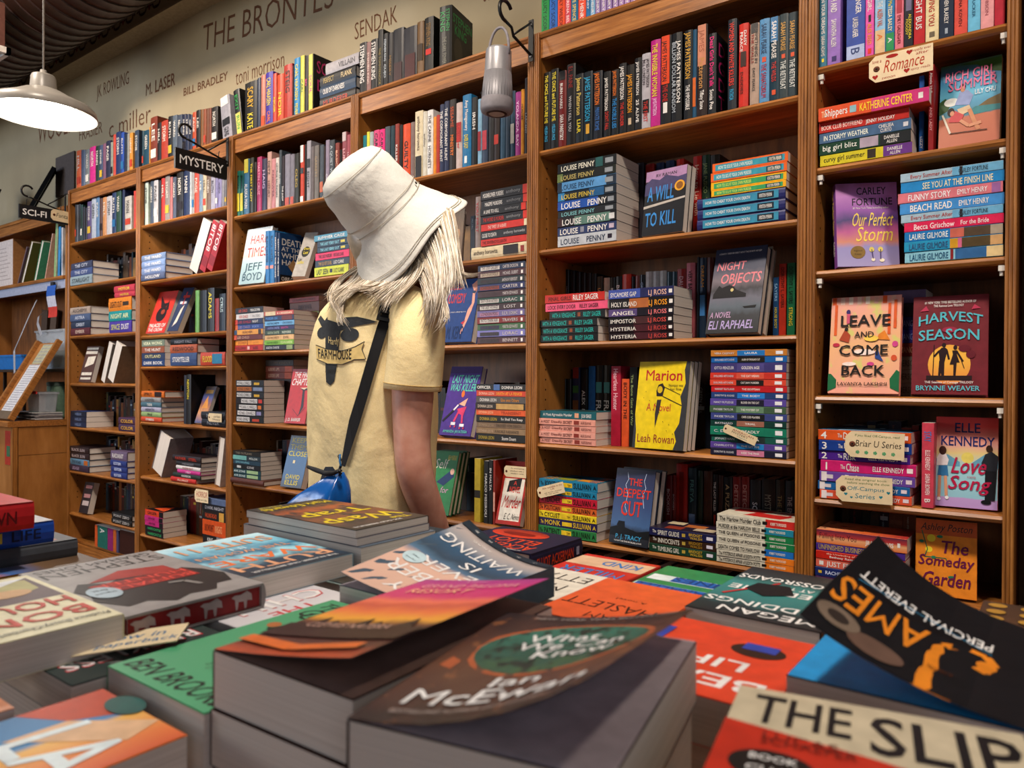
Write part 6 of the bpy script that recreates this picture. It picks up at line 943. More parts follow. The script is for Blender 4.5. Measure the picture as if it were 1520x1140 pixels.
for i, zs in ((0, SH1[1:]), (1, SH2[1:]), (2, SH3[1:]), (3, SH4[1:])):
    for k, z in enumerate(zs):
        a, b = X_(i)
        if i == 2 and k in (1, 2): a += .62
        gap = (([SH1, SH2, SH3, SH4][i])[k] - .02 - z)
        fill(a + .09, b, z, min(.14, gap - .05), min(.2, gap - .03))
for z, x0, x1 in ((SH5[3], -.52, -.03), (SH5[5], -.81, -.03), (SH6[1], .05, .28), (SH6[2], .03, .1), (SH6[3], .05, .12), (SH6[4], .05, .25), (SH6[5], .05, .25)):
    fill(x0, x1, z, .16, .195)
# pile of classics half hidden between the two romance hardbacks
stack('in the half hidden pile between the two face-out romance hardbacks', SH6[3], .1, (1190, 400, 4.606), 560, 850, 150, [(1, '#5a4a6a', []), (1, '#3a2a3a', []), (1, '#2c3a86', [('HUANG', '#8aa0d8', .3, .7)]), (1, '#3a3a90', [('HUANG', '#8aa0d8', .3, .7)]), (1, '#8a3424', [('HUANG', '#d8a080', .3, .7)]), (1, '#a8a090', [('ANDERSON', '#6a6458', .2, .8)]), (1, '#a8a496', [('ANDERSON', '#6a6458', .2, .8)]), (1, '#a09a90', [('ANDERSON', '#6a6458', .2, .8)])], depth=.11)
# ---- paper tags on the shelves
tag_y((1072, 640.5), (1120, 662), (1073, 627), -.004, [('AMERICAN', .22, .95, .62, .86, mat('#8a2a24', .8), .0), ('MYSTERY', .22, .78, .36, .58, INK, .1), ('Classics', .32, .86, .12, .3, TEALI, .2)], 'cream tag reading American Mystery Classics on the tall rainbow pile')
FLW = lambda b, T, w, h: [[b.face([T @ Vector((w * (.22 + k * .15) + h * .07 * math.cos(q * 1.2566 + t), h * .2 + h * .07 * math.sin(q * 1.2566 + t), .0007)) for t in (-.5, 0, .5)] + [T @ Vector((w * (.22 + k * .15), h * .2, .0007))], GREENI) for q in range(5)] for k in range(5)]
tag_y((1254, 677), (1342, 684), (1256, 639), -.006, [('If you liked Off-Campus, read', .16, .92, .78, .9, mat('#5a7a4a', .8), .1), ('Briar U Series', .17, .95, .42, .68, INK, .1)], 'cream tag reading Briar U Series with green flowers', extra=FLW)
tag_y((1241, 743), (1325, 750), (1241, 705), -.006, [('Read the original book', .16, .9, .82, .93, mat('#5a7a4a', .8), .1), ('before watching the show', .2, .95, .68, .8, mat('#5a7a4a', .8), .1), ('Off-Campus', .2, .86, .42, .62, TEALI, .1), ('Series', .34, .7, .16, .36, TEALI, .1)], 'cream tag reading Off-Campus Series, lower of two on the romance pile', hearts=((.93, .44, .13, TEALI), (.18, .3, .13, TEALI), (.28, .18, .1, TEALI), (.8, .26, .13, TEALI)))
tag_y((800, 740), (839, 731), (797, 724), -.008, [('Also available in the', .2, .95, .7, .88, mat('#8a2a24', .8), .1), ('UK', .5, .66, .5, .66, mat('#8a2a24', .8), .1), ('ask at the counter', .24, .9, .28, .4, INK, .1), ('for the series', .24, .8, .12, .24, INK, .1)], 'cream handwritten tag on the rainbow pile of the fifth shelf')
tag_y((289, 744), (309, 747.5), (288, 725), -.006, [('HORROR', .12, .95, .4, .86, RED, .0), ('thrills and chills', .15, .9, .12, .28, INK, 0)], 'white card with red drips reading Horror, hung on the shelf edge', hole=False, m=CARD2)
tag_y((748.5, 707), (781, 710), (752, 691), -.022, [('An entertaining', .26, .96, .72, .86, INK, .1), ('whodunit with a', .26, .9, .5, .64, INK, .1), ('modern twist', .3, .9, .28, .42, INK, .1)], 'cream handwritten tag on the red bordered paperback')
tag_y((309, 625.5), (329, 627), (309, 613), -.004, [('Weasy', .3, .9, .1, .45, INK, .1), ('series', .4, .9, .5, .8, INK, .1)], 'small cream tag on the pair of black spines under the MYSTERY sign')
# ------------------------------------------------------------------ display table in the foreground
TZ = .70; CX, CY = CAM.x, CAM.y
t_ = empty('display_table', Matrix.Translation((CX - .5, CY + .56, 0))); tag(t_, 'wooden display table covered with stacks of books', 'table')
b = MB(); b.box((-.98, -.53, TZ - .03), (.96, .54, TZ - .0005), OAK_H); b.build('tabletop', t_)
b = MB(); b.box((-.92, -.47, TZ - .12), (.9, -.45, TZ - .031), OAK_H); b.box((-.92, .46, TZ - .12), (.9, .48, TZ - .031), OAK_H); b.box((-.92, -.45, TZ - .12), (-.9, .46, TZ - .031), OAK_H); b.box((.88, -.45, TZ - .12), (.9, .46, TZ - .031), OAK_H); b.build('apron', t_)
for sx in (-.9, .86):
    for sy in (-.45, .42):
        b = MB(); b.box((sx, sy, 0), (sx + .05, sy + .05, TZ - .031), OAK_V); b.build('leg', t_)
OR = {'N': ((1, 0, 0), (0, 1, 0)), 'S': ((-1, 0, 0), (0, -1, 0)), 'E': ((0, -1, 0), (1, 0, 0)), 'W': ((0, 1, 0), (-1, 0, 0))}
def bent_cover(T, w, h, t, base, front, parent, bend):
    """the front cover as a sheet curling up from its spine: bend = (turn per metre at the foot, at the head, first angle)"""
    k0, k1, a0 = bend
    def fn(x, y, o):
        k = (k0 + (k1 - k0) * y / h) or 1e-4; a = a0 + k * x
        X = (math.sin(a) - math.sin(a0)) / k; Z = (math.cos(a0) - math.cos(a)) / k
        return Vector((X - math.sin(a) * o, y, t + .0004 + Z + math.cos(a) * o))
    fn.bent = True
    mb = MB(); n, m = 14, 8
    for o, rev in ((.0003, False), (0., True)):
        V = [fn(w * i / n, h * j / m, o) for j in range(m + 1) for i in range(n + 1)]
        F = [(j * (n + 1) + i, j * (n + 1) + i + 1, (j + 1) * (n + 1) + i + 1, (j + 1) * (n + 1) + i) for j in range(m) for i in range(n)]
        mb.mesh(V, [f[::-1] for f in F] if rev else F, M_(base) if not rev else mat('#b8aeb4', .7), smooth=True)
    draw(mb, front, w, h, fn)
    mb.build('front_cover', parent)
def tb(label, X0, Y0, w, h, zt, t, o, base, front, n=0, to=None, yaw=0., hard=False, bend=None, spine=(), copy='#8a8480', group=None, flyleaf=None, pages_mat=None, ends=None, vis=0, page='#c4b8be'):
    """a book lying face up on the table with n copies below it; X0, Y0 = reading lower left corner relative to the camera's plumb line"""
    ex, ey = (Matrix.Rotation(math.radians(yaw), 3, 'Z') @ Vector(v) for v in OR[o]); org = Vector((CX + X0, CY + Y0, zt - t))
    T = frame3(org, ex, ey)
    r = book_parts(T, w, h, t, base, hard, spine=spine, front=front if not bend else ([('bg', flyleaf)] if flyleaf else [('bg', mat(page, .7))]))
    if bend: bent_cover(T, w, h, t, base, front, r, bend)
    if ends: ends(T, w, h, t, r)
    tag(r, label, 'book', group)
    to = TZ if to is None else to; left = zt - t - to
    if n and left > .008:
        tt = left / n
        for k in range(n):
            T2 = T.copy(); T2.translation = org + Vector((R.uniform(-.0025, .0025) * (k < vis), R.uniform(-.0025, .0025) * (k < vis), -tt * (k + 1) + .0003))
            if k >= vis:
                m_ = MB(); m_.box((.012, .012, 0), (w - .014, h - .014, tt - .0006), PAGES, mats={'z0': M_(copy), 'z1': M_(copy), 'x0': M_(copy)}); to_rest(T2, m_); continue
            q = book_parts(T2, w - .001, h - .001, tt - .0006, copy, hard, spine=spine)
            where = 'directly under the' if k == 0 else ORD[k] + ' copy under the'
            tag(q, f"{where} {label}" if len(label.split()) < 12 else f"{where} {' '.join(label.split()[:10])}", 'book', 'copies stacked on the table')
    return T
BLK = '#17181a'
GP = art(((0, '#b8481c'), (.1, '#5a2418'), (.2, '#3a1a14'), (.34, '#5a2a16'), (.4, '#e09a24'), (.5, '#dc6a34'), (.58, '#c04a34'), (.64, '#e06a4a'), (.72, '#c42a62'), (.85, '#c0246c'), (1, '#a0307c')), noise=.05, sc=6, key='gp')
tb('paperback with a sunset cover rising from magenta to dark trees', -.477, .29, .14, .225, .86, .04, 'N', '#3a1c18', [('bg', GP), *[('p', [(.0 + i * .11, .3), (.05 + i * .11, .3 + .07 * ((i * 5) % 3 + 1) / 2), (.13 + i * .11, .3)], '#331712') for i in range(8)], ('r', 0, .17, 1, .3, '#3a1a14'), ('t', 'GRAND PALOMA', .16, .92, .84, .9, '#e0a0a0', 'r'), ('t', 'RESORT', .16, .66, .755, .82, '#e8b08a', 'r'), ('t', 'A novel', .42, .6, .93, .95, '#e0b0c0', 'r'), ('t', 'CLEYVIS NATERA', .16, .78, .27, .32, '#c8a090', 'r'), ('l', [(0, .12), (.5, .06), (.9, .1)], '#d8702c', .012)], n=3, yaw=2.1, bend=(.6, .5, .13), copy='#4a2c26', vis=3, page='#94786e')
KN = art(((0, '#2a1a18'), (.2, '#4a2a20'), (.45, '#5a3420'), (.7, '#4a2c22'), (1, '#241a1c')), noise=.2, sc=7, key='kn', blot=('#7a4a2c', 9, .62))
GRN = art(((0, '#8a8a2c'), (.3, '#3a5a34'), (.55, '#1f4a3c'), (.8, '#2c6a58'), (1, '#16302a')), noise=.3, sc=14, key='grn', blot=('#0f2018', 12, .56))
tb('hardback with a brown cover and a round green woodland picture', -.304, .262, .145, .2, .87, .042, 'N', '#3a2622', [('bg', KN), ('e', .52, .61, .43, .27, '#b0603a'), ('e', .52, .61, .4, .25, GRN), ('p', [(.06, .5), (.12, .47), (.12, .4), (.05, .42)], '#b0603a'), ('t', 'What', .3, .66, .68, .76, W_), ('t', 'We Can', .3, .82, .59, .67, W_), ('t', 'Know', .42, .8, .5, .58, W_), ('t', 'Ian', .36, .66, .25, .33, W_), ('t', 'McEwan', .1, .9, .12, .23, W_), ('t', 'BESTSELLING AUTHOR OF ATONEMENT', .12, .8, .06, .085, '#a89a94', 'r'), ('t', 'NEW YORK TIMES BESTSELLING', .2, .95, .93, .955, '#a89a94', 'r')], n=2, yaw=12, bend=(4.2, 1.8, .02), copy='#4a2e28', hard=False, vis=1)
GRC = '#3f8f62'
tb('green paperback with black slanted lettering along its near edge', -.62, .284, .142, .23, .817, .07, 'N', GRC, [('bg', art(((0, '#4a9a6c'), (1, '#3f8f62')), noise=.05, key='gr')), ('t', 'BEN BROOKS', .04, .97, .04, .135, '#1c2a22', 'b', .3), *[('e', .72 + .14 * math.cos(i * 2.4) * (i / 22), .36 + .1 * math.sin(i * 2.4) * (i / 22), .018, .012, '#b8b03a') for i in range(22)], ('t', 'a novel', .46, .7, .2, .235, '#2c5a40', 'r', .2), ('t', 'THE', .1, .4, .86, .93, '#1c2a22', 'b', .3), ('t', 'GREATEST', .1, .95, .74, .84, '#1c2a22', 'b', .3), ('e', .2, .6, .05, .03, '#a86a3a')], n=1)
tb('cream hardback with orange red slab letters and a painted portrait', -.883, .322, .105, .212, .84, .0305, 'E', '#d0c8a8', [('bg', '#d3cbab'), ('r', .06, .06, .94, .5, '#5a4448'), ('p', [(.1, .1), (.5, .08), (.55, .3), (.3, .36), (.12, .3)], '#a8a06a'), ('p', [(.06, .06), (.9, .06), (.8, .2), (.4, .18)], '#d8d8d8'), ('e', .4, .32, .2, .07, '#c0986a'), ('e', .66, .4, .12, .06, '#2a2426'), ('t', 'BON', .06, .94, .72, .86, '#b8371f'), ('t', 'HOUR', .06, .94, .53, .67, '#b8371f'), ('t', 'Prudence Bussey-Chamberlain', .05, .95, .9, .95, '#2a2826')], hard=False)
def red_edge(T, w, h, t, r):
    RE = mat('#7c1218', .5); b = MB(); b.face([(w - .0026, 0.003, .0023), (w - .0026, h - .003, .0023), (w - .0026, h - .003, t - .0023), (w - .0026, .003, t - .0023)], RE)
    b.face([(.005, h - .0026, .0023), (.005, h - .0026, t - .0023), (w - .003, h - .0026, t - .0023), (w - .003, h - .0026, .0023)], RE)
    GR = mat('#a0908e', .6)
    for i in range(5):
        y = h * (.12 + i * .18)
        P = [(0, 0), (.3, .1), (.35, -.5), (.45, -.5), (.5, .05), (.8, .1), (.85, -.5), (.95, -.5), (1, .3), (1.2, .5), (1, .65), (.7, .6), (.3, .8), (.05, .5)]
        tri = tessellate_polygon([[Vector((p, q_, 0)) for p, q_ in P]])
        b.mesh([(w - .002, y + p * .018, t * .42 + q_ * .014) for p, q_ in P], tri, GR)
        if i < 4: b.mesh([(.014 + i * .034 + p * .02, h - .0021, t * .42 + q_ * .0135) for p, q_ in P], tri, GR)
    b.build('sprayed_edge', r)
tb('grey hardback with red page edges and a black bison picture', -.915, .47, .145, .24, .835, .0255, 'E', '#8c8684', [('bg', '#98928f'), ('t', 'STEPHEN', .04, .96, .12, .23, '#26221f', 'r'), ('t', 'GRAHAM JONES', .06, .94, .04, .105, '#26221f', 'r'), ('p', [(.06, .56), (.14, .46), (.24, .5), (.32, .41), (.46, .47), (.6, .43), (.7, .48), (.86, .4), (.97, .52), (.93, .62), (.98, .72), (.88, .88), (.74, .86), (.62, .95), (.48, .9), (.3, .92), (.22, .84), (.1, .84), (.02, .7)], '#26201f'), ('p', [(.2, .36), (.5, .3), (.8, .42), (.5, .46), (.2, .5)], '#a02a20'), ('r', .15, .48, .85, .64, '#8a1c18'), ('t', 'BUFFALO', .16, .84, .57, .63, '#d85040'), ('t', 'HUNTER', .16, .84, .49, .55, '#d85040'), ('l', [(.3, .8), (.34, .7), (.44, .68)], '#8a8480', .006), ('e', .84, .62, .1, .1, '#a8b8c0'), ('t', 'Signed', .77, .91, .62, .65, '#3a3a40', 'r'), ('t', 'first', .79, .89, .57, .6, '#3a3a40', 'r')], hard=True, ends=red_edge)
tb('dark paperback with red outlined white letters half under the cream book', -.83, .40, .142, .208, .8083, .03, 'E', '#26302e', [('bg', art(((0, '#1c2428'), (.5, '#34403a'), (1, '#2a3432')), noise=.4, sc=6, key='rk', blot=('#6a6a64', 5, .62))), ('t', 'RECKLESS', .08, .94, .74, .86, '#c83a44'), ('t', 'RECKLESS', .09, .93, .75, .85, W_), ('t', 'AUGUST', .2, .9, .6, .7, W_), ('e', .72, .3, .1, .08, '#8a8a84')], n=1)
tb('white paperback with red outlined letters beside the grey bison book', -.83, .5575, .142, .208, .8083, .03, 'E', '#c8c2c4', [('bg', art(((0, '#2a2a30'), (.3, '#6a6a74'), (.5, '#b8b4b8'), (1, '#cfcaca')), 'v', .15, 6, key='ch')), ('t', 'THE', .3, .7, .84, .93, '#c83a44'), ('t', 'CHILL', .06, .94, .64, .8, '#c0343c'), ('t', 'CHILL', .075, .93, .65, .79, W_), ('p', [(.1, .3), (.4, .4), (.6, .3), (.3, .2)], '#5a3a3a')], n=1)
RW = art(((0, '#bfe0e8'), (.25, '#7ab8cc'), (.45, '#2c6a8a'), (.6, '#9ad0dc'), (.8, '#1c3448'), (1, '#16222e')), noise=.22, sc=6, key='rw')
PO = '#d8a07a'
tb('pale blue paperback with large peach capitals over rippled water', -.905, .617, .148, .2, .835, .0255, 'E', '#8aa8b4', [('bg', RW), ('t', 'RUTH', .04, .96, .74, .88, PO), ('t', 'WARE', .04, .96, .56, .7, '#e0783a'), ('t', 'THE WOMAN', .1, .96, .4, .48, PO), ('t', 'IN', .4, .62, .32, .38, '#c8dce0'), ('t', 'SUITE 11', .06, .96, .12, .28, PO), ('t', 'THE NUMBER ONE BESTSELLER', .1, .9, .92, .95, W_)])
tb('grey green paperback with white lettering wedged before the sunset stack', -.80, .762, .14, .18, .7895, .03, 'E', '#93a39c', [('bg', art(((0, '#8a9a9a'), (.5, '#a8b8b0'), (1, '#7a8a90')), noise=.3, key='pg')), ('t', 'SWIFT', .1, .9, .6, .8, '#d8e0e0'), ('t', 'RIVER', .1, .9, .4, .56, '#d8e0e0')], n=1)
WT = art(((0, '#24221f'), (.16, '#2a241e'), (.3, '#9a4a1c'), (.42, '#3a2a26'), (.6, '#7a4428'), (.8, '#4a3430'), (1, '#26221f')), noise=.2, sc=7, key='wt', blot=('#2a2422', 7, .58))
YL = '#d8c026'
tb('black paperback with bold yellow letters, topmost of the far stack', -.94, .755, .132, .232, .862, .0102, 'E', '#26241f', [('bg', WT), ('t', 'The', .1, .34, .86, .92, YL), ('t', 'Wasp', .06, .96, .62, .84, YL), ('t', 'Trap', .1, .9, .38, .58, YL), ('t', 'Mark Edwards', .06, .94, .08, .17, YL), ('t', 'A Novel', .6, .9, .03, .06, YL), ('t', 'SIX OLD FRIENDS', .3, .95, .94, .965, W_)], n=1, to=.8415, copy='#7a7680', vis=1)
tb('slate paperback under the yellow lettered pair, jutting out', -.95, .762, .137, .25, .841, .0505, 'E', '#5a6470', [('bg', '#5f6a76')])
LL = art(((0, '#c8a08c'), (.44, '#cfa692'), (.5, '#4a6a84'), (.6, '#2a3e50'), (.72, '#2c4e6a'), (.8, '#8a8a8e'), (.9, '#a89a94'), (1, '#1f2a36')), noise=.06, sc=4, key='ll')
LL2 = art(((0, '#1f2a36'), (.1, '#a89a94'), (.2, '#8a8a8e'), (.28, '#2c4e6a'), (.42, '#2a3e50'), (.5, '#4a6a84'), (.56, '#cfa692'), (1, '#c8a08c')), noise=.06, sc=4, key='ll2')
tb('peach and navy paperback with thin white capitals, its cover curling up', -.482, .73, .14, .205, .83, .035, 'S', '#4a5a68', [('bg', LL2), ('t', 'LILY', .1, .7, .84, .94, W_, 'r'), ('t', 'AMBER', .08, .9, .66, .78, W_, 'r'), ('t', 'EVER', .2, .8, .5, .6, W_, 'r'), ('t', 'IS', .3, .56, .36, .46, W_, 'r'), ('t', 'WAITING', .06, .96, .2, .31, W_, 'r'), ('t', 'A NOVEL', .5, .8, .12, .14, W_, 'r'), ('e', .82, .58, .1, .068, '#b8ccd0'), ('t', 'signed', .76, .88, .6, .62, '#3a4a54', 'r'), ('t', 'copy', .77, .87, .56, .58, '#3a4a54', 'r'), ('r', 0, .0, 1, .07, '#26323c'), ('t', 'A NEW STORY OF FAMILY AND THE SEA', .08, .92, .03, .045, W_, 'r')], n=3, bend=(4.2, 1.4, .0), copy='#6a6470')
tb('navy hardback with orange capitals and a red lacquered picture at the back of the table', -.66, 1.085, .17, .15, .782, .035, 'S', '#20223c', [('bg', '#22243c'), ('t', 'ACKERMAN', .1, .95, .74, .94, '#cf4a24'), ('t', 'ELLIOT', .16, .8, .5, .7, '#cf4a24'), ('e', .6, .26, .34, .2, art(((0, '#5a140c'), (.5, '#cf3a1c'), (1, '#e07a3a')), noise=.3, sc=6, key='ea')), ('e', .6, .28, .2, .08, '#7a1c10'), ('t', 'AUTHOR OF DARK AT THE CROSSING', .05, .95, .955, .98, W_)], n=1, spine=[('ELLIOT ACKERMAN', '#cf4a24', .08, .8), ('#9aa0b8', .86, .92, .3, .7)], hard=True)
tb('black paperback with torn yellow lettering behind the far stack', -.80, .93, .13, .16, .80, .03, 'S', '#26323a', [('bg', '#2c3a40'), ('t', 'AUSTEN', .04, .96, .6, .86, YL), ('t', 'ADAMS', .04, .96, .3, .55, YL), ('r', .0, .9, 1, 1, '#5a7a70')], n=2)
tb('cream paperback with thin black capitals tucked against the sunset cover', -.478, .862, .11, .132, .79, .03, 'S', '#cdc6b8', [('bg', '#d0c9bb'), ('t', 'MINA', .2, .95, .5, .74, '#26221f', 'l'), ('t', 'ETTA', .1, .8, .16, .38, '#26221f', 'l')], n=1)
tb('red and blue paperback lying behind the cream one', -.474, 1.0, .125, .13, .78, .028, 'S', '#b02c24', [('bg', '#b8342a'), ('r', 0, .1, 1, .5, '#c8a88a'), ('t', 'MILLER', .1, .9, .62, .86, '#3a78b0'), ('t', 'KIND', .1, .6, .2, .4, '#3a78b0')], n=1)
tb('orange paperback with thin black capitals read from the far side', -.322, .795, .125, .16, .81, .04, 'S', '#c8562c', [('bg', '#cf5f34'), ('t', 'ADAM', .1, .6, .8, .92, '#2a1a14', 'l'), ('t', 'HASLETT', .1, .96, .56, .72, '#2a1a14', 'l'), ('t', 'A novel', .3, .6, .42, .46, '#2a1a14', 'l')], n=2)
tb('green paperback with blue capitals on white bands', -.335, 1.0, .128, .2, .782, .03, 'S', '#2f7a4a', [('bg', '#318050'), ('r', .06, .26, .96, .4, '#c8d0d0'), ('r', .1, .5, .98, .66, '#c8d0d0'), ('r', .0, .74, .9, .8, '#c8d0d0'), ('r', .06, .27, .7, .39, '#2460a8'), ('t', 'LINES', .08, .7, .27, .38, '#1c3f78'), ('r', .2, .51, .96, .65, '#2460a8'), ('t', 'PARALLEL', .1, .96, .52, .64, '#1c3f78'), ('t', 'STORIES', .1, .8, .86, .95, '#c86a3a')], n=2)
MC = art(((0, '#16191c'), (.2, '#1f2c2e'), (.4, '#2f7a76'), (.7, '#2a6a68'), (.85, '#1a2a2c'), (1, '#15181a')), noise=.1, sc=5, key='mc')
tb('black and teal paperback with white capitals read from the far side', -.185, .952, .138, .212, .812, .035, 'S', '#1a1c20', [('bg', MC), ('t', 'MEGAN', .05, .8, .86, .95, W_), ('t', 'GIDDINGS', .05, .98, .72, .81, W_), ('t', 'MEET ME', .1, .94, .44, .53, W_), ('t', 'AT THE', .3, .6, .345, .4, W_), ('t', 'CROSSROADS', .08, .98, .2, .29, W_), ('l', [(.9, .66), (.6, .3)], '#b82c2c', .004), ('p', [(.6, .6), (.8, .5), (.76, .36), (.5, .34), (.4, .5)], '#15181a')], n=3)
tb('orange paperback with white capitals beside the woodland cover book', -.158, .65, .138, .155, .83, .035, 'S', '#c8432a', [('bg', '#cf4a2c'), ('t', 'BEAU', .06, .9, .72, .88, W_), ('t', 'LIFE', .1, .9, .5, .64, W_), ('e', .3, .3, .16, .1, '#3a2418'), ('p', [(.2, .2), (.4, .2), (.4, .3), (.2, .3)], '#3a4aa0'), ('e', .7, .92, .2, .05, '#d8a03a'), ('r', .86, .2, 1, .4, '#3a4aa0')], n=3)
JA = '#d8862a'
tb('black hardback with big orange capitals, its cover springing open', .006, .725, .158, .207, .85, .04, 'S', '#15171b', [('bg', '#16191e'), ('p', [(.39, 1.), (.53, 1.), (.53, .62), (.47, .54), (.39, .58)], JA), ('l', [(.48, .57), (.4, .5), (.32, .5), (.27, .58), (.3, .66), (.35, .64)], JA, .008), ('e', .31, .6, .04, .04, JA), ('t', 'AMES', .55, .98, .52, .76, JA), ('t', 'PERCIVAL EVERETT', .3, .93, .36, .45, W_), ('l', [(.3, .48), (.92, .48)], '#2c7a9c', .0016), ('e', .7, .9, .12, .065, '#6a5348'), ('e', .88, .85, .1, .07, '#7a6a5c'), ('e', .88, .85, .05, .035, '#3a322e'), ('t', 'A NOVEL', .41, .51, .8, .83, '#5a2c10', 'r')], n=3, bend=(5.4, 3.5, .0), copy='#2a2c30', flyleaf=mat('#2c9cd4', .5))
tb('cream, black and red paperback with tall black capitals, nearest the camera', -.116, .238, .14, .2, .87, .036, 'N', '#b8ab92', [('bg', '#bfb298'), ('p', [(.0, 0), (1, 0), (1, .6), (.5, .69), (0, .76)], '#b8321a'), ('t', 'THE', .08, .44, .77, .96, BLK), ('t', 'SLIP', .49, .97, .72, .95, BLK), ('t', 'LUCAS', .14, .4, .68, .72, '#6a1c10', 'r'), ('t', 'SCHAEFER', .14, .46, .65, .69, '#6a1c10', 'r'), ('e', .2, .54, .14, .075, '#1a1614'), ('t', 'BOOK', .12, .28, .56, .59, W_), ('t', 'CLUB', .12, .28, .5, .53, W_), ('p', [(.5, .56), (.7, .62), (.9, .5), (.8, .2), (.5, .2)], '#8a8a8c')], n=4, yaw=11)
tb('brown paperback with a gilt pattern behind the springing black cover', .07, .93, .139, .195, .82, .04, 'S', '#4a3020', [('bg', art(((0, '#3a281c'), (1, '#5a3a24')), noise=.3, key='bg')), *[('e', .1 + .2 * (i % 5), .08 + .14 * (i // 5), .06, .04, '#a8803a') for i in range(30)]], n=2)
tb('peach paperback with a pink and yellow capital A at the near left', -.745, .008, .14, .205, .812, .03, 'N', '#c98e70', [('bg', '#cd9274'), ('t', 'IT', .3, .94, .78, .95, '#c87a30'), ('t', 'IT', .29, .92, .79, .96, '#a82050'), ('t', 'A', .3, .98, .48, .74, '#d8a040'), ('t', 'A', .28, .96, .49, .75, '#a82050'), ('l', [(0, .44), (1, .46)], '#a82050', .006)], n=3)
tb('blue and orange paperback with white capitals at the near left corner', -.598, .068, .122, .203, .808, .03, 'N', '#d87a2a', [('bg', art(((0, '#1f6a9c'), (.44, '#2474a8'), (.5, '#e0a84a'), (.8, '#d8702a'), (1, '#c8501f')), 'u', .04, 3, key='lb')), ('p', [(.0, .7), (.3, .8), (.5, 1), (0, 1)], '#b8441f'), ('p', [(.3, .6), (.8, .86), (.7, 1), (.3, .8)], '#d8b08a'), ('t', 'NOVE', .02, .6, .2, .5, '#d8e0e0', 'b', .2), ('t', 'LA', .3, .9, .56, .86, '#d8e0e0', 'b', .1), ('t', 'A STORY', .66, .94, .5, .55, '#5a2a10', 'r'), ('t', 'OF US', .66, .9, .43, .48, '#5a2a10', 'r'), ('e', .36, .98, .16, .06, '#1f5a54')], n=3)
# far left pile with gold spines
GOLD = mat('#a07a34', .3, .5, .15, 8, .3)
GA = art(((0, '#4a3626'), (.3, '#6a5038'), (.5, '#3f6aa8'), (.6, '#c8743a'), (.7, '#3f6aa8'), (.8, '#7a6a5a'), (1, '#3a2c22')), noise=.08, sc=3, key='ga')
tb('gilt spined hardback with blue ribbon picture, top of the far left pair', -1.15, .516, .155, .235, .78, .039, 'S', GOLD, [('bg', GA)], n=2, vis=1, spine=[('Daniel Silva', '#2a1c10', .3, .98, .15, .85, 'r'), ('#3a6ab0', .2, .36), ('Portrait', '#2a1c10', .02, .2)], hard=True, copy=GOLD)
tb('grey hardback with a pink picture on the gilt pair', -1.2, .506, .15, .225, .806, .0255, 'S', '#4a4c50', [('bg', '#55565a'), ('r', .1, .1, .6, .5, '#b87a6a'), ('t', 'ALIVE', .3, .9, .6, .8, '#a86a98')], hard=True)
tb('white and blue hardback with a drawing, second from the top of the far left pile', -1.205, .475, .15, .22, .838, .0315, 'S', '#1f4a9c', [('bg', '#b8b8bc'), ('p', [(.2, .3), (.7, .5), (.5, .7)], '#3a3a34'), ('p', [(.4, .5), (.8, .55), (.7, .75)], '#c8a868')], spine=[('SPURGEON', '#c8b848', .1, .7), ('LIFE', '#101c3a', .74, .92)], hard=True)
tb('red hardback crowning the far left pile', -1.16, .432, .15, .21, .876, .0375, 'S', '#b02428', [('bg', '#b82c30'), ('t', 'INK', .2, .8, .4, .6, '#7a1418')], spine=[('#d8c8c0', .3, .36, .3, .7), ('#d8c8c0', .42, .48, .3, .7), ('CROWN', '#5a1014', .55, .9)], hard=True)
# paper tag between the books
A = Vector((CX - .685, CY + .262, .8125)); T = frame3(A, (.075, .085, .011), (-.085, .075, .0))
paper_tag(T, .105, .048, [('Now in', .3, .86, .5, .8, mat('#2a6a94', .8), .1), ('paperback', .34, .98, .12, .42, mat('#2a6a94', .8), .1)], 'cream tag reading Now in paperback, lying by the green book')
# ------------------------------------------------------------------ the woman before the shelves
WX, WY = -.877, -.581
FAB = None
def cloth(name, c1, c2, weave=420, rough=.85, folds=3.):
    m, nt, b = _nodes(name); tc = nd(nt, 'ShaderNodeTexCoord')
    n1 = nd(nt, 'ShaderNodeTexNoise'); n1.inputs['Scale'].default_value = folds; n1.inputs['Detail'].default_value = 6; n1.inputs['Distortion'].default_value = .25; nt.links.new(tc.outputs['Object'], n1.inputs['Vector'])
    n2 = nd(nt, 'ShaderNodeTexNoise'); n2.inputs['Scale'].default_value = weave; nt.links.new(tc.outputs['Object'], n2.inputs['Vector'])
    r = ramp(nt, ((.3, c1), (.7, c2))); nt.links.new(n2.outputs['Fac'], r.inputs[0]); nt.links.new(r.outputs[0], b.inputs['Base Color'])
    b1 = nd(nt, 'ShaderNodeBump'); b1.inputs['Strength'].default_value = .38; b1.inputs['Distance'].default_value = .04; nt.links.new(n1.outputs['Fac'], b1.inputs['Height'])
    b2 = nd(nt, 'ShaderNodeBump'); b2.inputs['Strength'].default_value = .12; b2.inputs['Distance'].default_value = .002; nt.links.new(n2.outputs['Fac'], b2.inputs['Height']); nt.links.new(b1.outputs[0], b2.inputs['Normal'])
    nt.links.new(b2.outputs[0], b.inputs['Normal']); b.inputs['Roughness'].default_value = rough; b.inputs['Specular IOR Level'].default_value = .2
    return m
TEE = cloth('yellow_jersey', '#e2cb92', '#ecd8a8', 500, folds=5.); HATM = cloth('cream_canvas', '#c9c5bb', '#d6d3ca', 700, folds=6.); TROU = cloth('dark_denim', '#20242c', '#2c323c')
